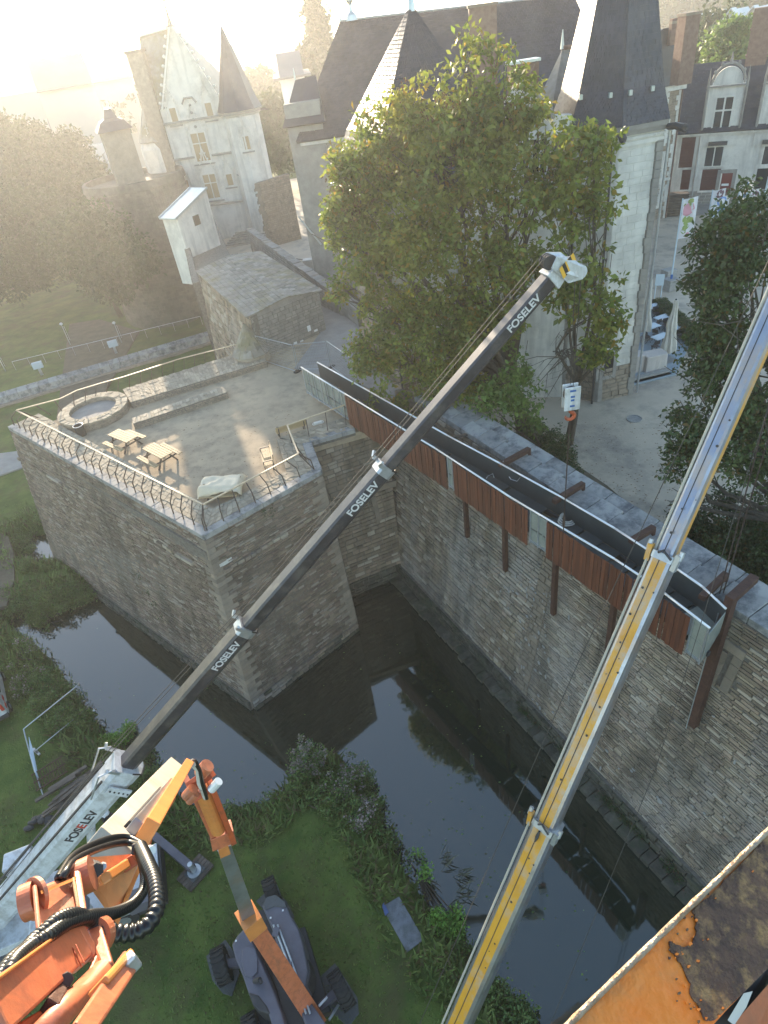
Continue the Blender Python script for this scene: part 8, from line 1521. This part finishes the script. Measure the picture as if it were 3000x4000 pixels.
# side cheek of the knuckle
mb = MB(); q = [D(x, y, d) for x, y, d in ((345, 3345, 4.3), (400, 3355, 4.6), (560, 3330, 5.0), (540, 3372, 5.0), (450, 3605, 4.3), (360, 3480, 4.1))]; mb.slab(q, (D(400, 3400, 4.3)-V((0, 0, CAMH))).normalized()*.05); build('knuckle_cheek', mb, 'peach', lf_, bev=.008) if 'peach' in M else None
mat('peach', (.72, .33, .14), (.64, .27, .11), sc=2, rough=.45, dirt=(.35, .2, .12), dsc=3, damt=.5)
build('knuckle_cheek', mb, 'peach', lf_, bev=.008)
mb = MB(); q = [D(x, y, d) for x, y, d in ((545, 3365, 5.0), (560, 3372, 5.0), (462, 3612, 4.2), (448, 3600, 4.2))]; mb.slab(q, (D(500, 3450, 4.5)-V((0, 0, CAMH))).normalized()*.12); build('cheek_edge', mb, 'orange_amber', lf_)
DB('lock_link', (412, 3430, 4.2), (505, 3368, 4.7), 'orange_amber', 40, 34, .07); DB('lock_link', (500, 3375, 4.6), (545, 3345, 4.9), 'orange_dark', 46, 46, .10)
mb = MB(); mb.cyl(D(362, 3385, 4.15), D(378, 3400, 4.05), .045, n=6); build('lock_nut', mb, 'machine_dark', lf_); mb = MB(); mb.cyl(D(402, 3378, 4.3), D(405, 3385, 4.1), .02, n=6); build('bolt', mb, 'galv', lf_)
# pivot drum and housing
mb = MB(); mb.cyl(D(298, 3437, 3.95), D(362, 3408, 3.98), .105, n=30); mb.cyl(D(294, 3439, 3.95), D(306, 3434, 3.95), .115, n=30); build('pivot_drum', mb, 'orange', lf_, smooth=False)
mb = MB(); mb.cyl(D(90, 3530, 3.6), D(142, 3508, 3.62), .098, n=30); mb.cyl(D(130, 3512, 3.6), D(146, 3506, 3.62), .112, n=30); build('pivot_cap', mb, 'orange', lf_)
mb = MB(); mb.cyl(D(80, 3534, 3.6), D(90, 3530, 3.6), .03, n=8); build('grease_nut', mb, 'machine_dark', lf_)
fw_ = (D(230, 3550, 3.7)-V((0, 0, CAMH))).normalized(); mb = MB(); mb.slab([D(x, y, d) for x, y, d in ((140, 3470, 3.65), (300, 3405, 3.95), (345, 3640, 3.5), (160, 3700, 3.3))], fw_*.22); build('housing', mb, 'orange', lf_, bev=.015)
mb = MB(); mb.slab([D(x, y, d) for x, y, d in ((158, 3480, 3.55), (302, 3422, 3.85), (308, 3432, 3.84), (162, 3492, 3.54))], fw_*.03); build('housing_rib', mb, 'orange_amber', lf_)
mb = MB(); mb.slab([D(x, y, d) for x, y, d in ((150, 3455, 3.75), (290, 3388, 4.05), (292, 3400, 4.02), (155, 3466, 3.7))], fw_*.05); build('top_strip', mb, 'red_orange', lf_) if 'red_orange' in M else None
DB('housing_flange', (298, 3395, 3.95), (352, 3740, 3.3), 'orange', 26, 30, .06); DB('housing_flange', (136, 3470, 3.6), (158, 3705, 3.25), 'orange', 18, 20, .06); DB('seam_strip', (285, 3430, 3.82), (308, 3560, 3.6), 'timber', 12, 12, .02)
mb = MB(); mb.cyl(D(352, 3668, 3.3), D(376, 3655, 3.4), .10, n=26); build('lower_lug', mb, 'orange', lf_); mb = MB(); mb.cyl(D(372, 3655, 3.3), D(382, 3650, 3.35), .05, n=8); build('lug_pin', mb, 'machine_dark', lf_)
DB('lower_fork', (372, 3640, 3.35), (430, 3800, 3.1), 'orange', 56, 40, .1); DB('lower_fork', (400, 3740, 3.2), (350, 3850, 3.0), 'orange_dark', 60, 60, .06)
# lower beams running out of the bottom left corner
DB('main_beam', (300, 3690, 3.2), (-70, 3980, 2.3), 'orange', 128, 205, .12); DB('beam_cap', (312, 3690, 3.22), (288, 3710, 3.15), 'orange', 140, 144, .13)
for o in (0, 12): DB('weld_rib', (296-o, 3690+o, 3.02), (330-o, 3764+o, 2.95), 'orange_dark', 5, 5, .012)
DB('beam_edge', (235, 3645, 3.0), (-60, 3860, 2.3), 'orange_amber', 12, 16, .03)
mb = MB(); mb.cyl(D(400, 3800, 3.1), D(120, 4080, 2.4), .056, .05, n=24); build('arm_cylinder', mb, 'orange', lf_, smooth=True)
DB('side_beam', (500, 3765, 2.9), (300, 4060, 2.3), 'orange', 84, 96, .08); DB('side_beam_top', (490, 3745, 2.9), (385, 3860, 2.6), 'orange_amber', 30, 34, .10); DB('beam_end_cap', (505, 3745, 2.86), (525, 3772, 2.82), 'galv', 46, 50, .08)
DB('under_link', (250, 3850, 2.9), (180, 3960, 2.6), 'rusty_beam', 40, 60, .1); DB('inner_plate', (200, 3960, 2.7), (60, 4060, 2.4), 'orange_dark', 60, 90, .05)
for x, y in ((212, 3860), (250, 3820)): mb = MB(); mb.cyl(D(x, y, 2.9), D(x+8, y+10, 2.8), .03, n=8); build('bolt', mb, 'machine_dark', lf_)
mb = MB(); mb.cyl(D(95, 3745, 2.9), D(122, 3728, 2.95), .05, n=16); build('elbow_cap', mb, 'machine_dark', lf_)
# corrugated hoses
def bez(pts, n):
    pts = [V(p) for p in pts]; out = []
    for i in range(len(pts)-1):
        p0, p1, p2, p3 = pts[max(i-1, 0)], pts[i], pts[i+1], pts[min(i+2, len(pts)-1)]
        for k in range(n): t = k/n; out.append(.5*((2*p1)+(p2-p0)*t+(2*p0-5*p1+4*p2-p3)*t*t+(3*p1-p0-3*p2+p3)*t**3))
    return out+[pts[-1]]
def hose(name, pix, r, corr=True):
    c = bez([D(*p) for p in pix], 40); L_ = [0]
    for i in range(1, len(c)): L_.append(L_[-1]+(c[i]-c[i-1]).length)
    T = L_[-1]; pitch = r*.85; n = int(T/pitch)*4; pts, rs = [], []; j = 0
    for k in range(n+1):
        s = T*k/n
        while j < len(L_)-2 and L_[j+1] < s: j += 1
        pts.append(c[j].lerp(c[j+1], (s-L_[j])/max(1e-6, L_[j+1]-L_[j]))); rs.append(r*(1+(.13*math.sin(2*PI*k/4+.5) if corr else 0)))
    mb = MB(); mb.tube(pts, rs, 14); return build(name, mb, 'hose', lf_, smooth=True)
hose('corrugated_hose', [(548, 3310, 4.6), (575, 3370, 4.2), (605, 3450, 3.9), (612, 3540, 3.7), (580, 3610, 3.6), (510, 3645, 3.55), (430, 3640, 3.5), (370, 3615, 3.45)], .045)
hose('corrugated_hose', [(540, 3310, 4.7), (565, 3400, 4.3), (562, 3470, 4.1), (520, 3530, 3.9), (440, 3568, 3.6), (350, 3580, 3.3), (265, 3605, 3.1), (190, 3655, 2.9), (120, 3700, 2.8), (50, 3770, 2.6), (20, 3870, 2.5)], .031)
hose('corrugated_hose', [(370, 3600, 3.35), (300, 3572, 3.2), (230, 3590, 3.05), (170, 3640, 2.95), (135, 3670, 2.9), (100, 3710, 2.8), (40, 3760, 2.65), (-20, 3850, 2.5)], .031)
hose('smooth_hose', [(560, 3300, 4.9), (500, 3272, 5.0), (430, 3275, 4.8), (340, 3310, 4.4), (280, 3350, 4.1), (245, 3400, 3.9), (228, 3430, 3.8)], .024, False)
hose('smooth_hose', [(558, 3305, 4.8), (500, 3292, 4.9), (430, 3302, 4.7), (350, 3330, 4.3), (290, 3365, 4.0), (262, 3400, 3.85), (242, 3432, 3.8)], .024, False)
DB('hose_clamp', (520, 3318, 4.6), (560, 3312, 4.6), 'machine_dark', 40, 40, .08); mb = MB(); mb.cyl(D(582, 3318, 4.6), D(594, 3322, 4.55), .03, n=10); build('clamp_bolt', mb, 'galv', lf_)
# ================================================================== PLATFORM RAIL in front of the viewer (bottom right)
pr = thing('platform_rail', 'chipped orange painted platform rail of the lift crossing the bottom right corner', 'rail', D(2700, 3800, 1.1))
A0, A1, B1, B0 = D(2190, 4030, .95), D(3030, 3215, 1.25), D(3030, 3745, 1.12), D(2760, 4030, .98)
nrm = (A1-A0).cross(B0-A0).normalized(); nrm = nrm if nrm.dot(-(A0-V((0, 0, CAMH)))) > 0 else -nrm
def onface(x, y, o=.0): r = V(ray(x, y)); cp = V((0, 0, CAMH)); t = nrm.dot(A0-cp)/nrm.dot(r); return cp+r*t+nrm*o
B1 = onface(3030, 3745)
n1, n2 = 60, 24; mb = MB(); g = []
for i in range(n1+1):
    for j in range(n2+1): p = lerp(lerp(A0, A1, i/n1), lerp(B0, B1, i/n1), j/n2); g.append(p+nrm*(.0012*noise.noise(p*60)+.0015*noise.noise(p*18)))
mb.add(g, [(i*(n2+1)+j, (i+1)*(n2+1)+j, (i+1)*(n2+1)+j+1, i*(n2+1)+j+1) for i in range(n1) for j in range(n2)]); build('painted_face', mb, 'orange_bright', pr, smooth=True) if 'orange_bright' in M else None
mat('orange_bright', (.86, .20, .012), (.78, .24, .03), sc=9, rough=.42, bump=.25, bs=35, dirt=(.50, .26, .10), dsc=7, damt=.45, detail=8)
mat('bare_rust', (.07, .038, .030), (.16, .085, .05), sc=22, rough=.65, bump=.8, bs=60, dirt=(.42, .25, .10), dsc=26, damt=.85, detail=10)
mat('edge_metal', (.40, .34, .27), (.26, .16, .09), sc=30, rough=.4, metal=.4, bump=.4, bs=80)
mat('red_orange', (.75, .10, .02), rough=.4)
build('painted_face', mb, 'orange_bright', pr, smooth=True)
mb = MB(); mb.slab([A0-nrm*.002, A1-nrm*.002, B1-nrm*.002, B0-nrm*.002], -nrm*.03); build('core', mb, 'bare_rust', pr)
def onface(x, y, o=.0): r = V(ray(x, y)); cp = V((0, 0, CAMH)); t = nrm.dot(A0-cp)/nrm.dot(r); return cp+r*t+nrm*o
jag = [(3010, 3250), (2960, 3300), (2870, 3400), (2790, 3480), (2700, 3560), (2712, 3590), (2718, 3640), (2700, 3690), (2660, 3700), (2612, 3678), (2618, 3720), (2655, 3762), (2685, 3830), (2700, 3900), (2728, 3945), (2760, 3990), (2790, 3985), (2900, 3880), (3020, 3760)]
rr = random.Random(5); jj = []
for i in range(len(jag)): a, b = V(jag[i]+(0,)), V(jag[(i+1) % len(jag)]+(0,)); jj += [a]+[a.lerp(b, k/4)+V((rr.gauss(0, 3), rr.gauss(0, 3), 0))*(0 if i > 15 else 1) for k in (1, 2, 3)]
import mathutils.geometry as mg
tri = mg.tessellate_polygon([[V((p[0], p[1], 0)) for p in jj]]); mb = MB(); n = len(jj); mb.v = [tuple(onface(p[0], p[1], .0032)) for p in jj]+[tuple(onface(p[0], p[1], -.001)) for p in jj]; mb.f = [tuple(t) for t in tri]+[(i, (i+1) % n, (i+1) % n+n, i+n) for i in range(n)]; mb.mi = [0]*len(mb.f); build('bare_patch', mb, 'bare_rust', pr)
mb = MB(); pts = [A0.lerp(A1, k/40)+nrm*(.004+.0015*noise.noise(V((k*.9, 0, 0)))) for k in range(41)]; mb.tube(pts, [.0050+.0015*noise.noise(V((k*1.7, 3, 0))) for k in range(41)], 8); build('worn_edge', mb, 'edge_metal', pr, smooth=True)
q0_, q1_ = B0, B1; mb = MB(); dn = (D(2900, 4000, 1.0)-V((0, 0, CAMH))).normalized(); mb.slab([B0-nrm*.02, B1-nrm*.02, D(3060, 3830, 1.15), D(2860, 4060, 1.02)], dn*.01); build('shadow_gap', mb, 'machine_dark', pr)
mb = MB(); mb.slab([D(2830, 4040, .97), D(3040, 3800, 1.08), D(3040, 3995, 1.05), D(2950, 4060, 1.0)], dn*.02); build('lower_rail', mb, 'orange', pr)
mb = MB(); mb.slab([D(2842, 3985, .965), D(2905, 3880, .99), D(2940, 3872, .992), D(2915, 3935, .985), D(2868, 4005, .965)], dn*.002); build('worn_tape', mb, 'canvas', pr)

rr = random.Random(15)
for k in range(46):
    i = rr.randrange(0, 15); a = V(jag[i]+(0,)).lerp(V(jag[i+1]+(0,)), rr.random()); inside = k % 2; x, y = a[0]+rr.gauss(0, 26)+(32 if inside else -26), a[1]+rr.gauss(0, 26)+(14 if inside else 26); r_ = rr.uniform(2, 8); mb = MB()
    mb.slab([onface(x+r_*rr.uniform(.5, 1.2)*math.cos(t), y+r_*rr.uniform(.5, 1.2)*math.sin(t), .0052 if inside else .0038) for t in np.linspace(0, 2*PI, 9)[:-1]], -nrm*.002); build('paint_fleck' if inside else 'rust_chip', mb, 'orange_bright' if inside else 'bare_rust', pr)
HAZE = .0007; ANISO = .58
# ================================================================== HAZE
hm = bpy.data.materials.new('haze'); hm.use_nodes = True; t = hm.node_tree; t.nodes.remove(t.nodes["Principled BSDF"])
pv = t.nodes.new("ShaderNodeVolumePrincipled"); pv.inputs['Color'].default_value = (.93, .94, .95, 1); pv.inputs['Density'].default_value = HAZE; pv.inputs['Anisotropy'].default_value = ANISO
t.links.new(pv.outputs[0], t.nodes["Material Output"].inputs['Volume'])
mb = MB(); mb.box((0, 900, 20), (3600, 2600, 43)); me = _mesh('haze', mb, (0, 0, 0), [hm], False); link('haze', me, kind='stuff')
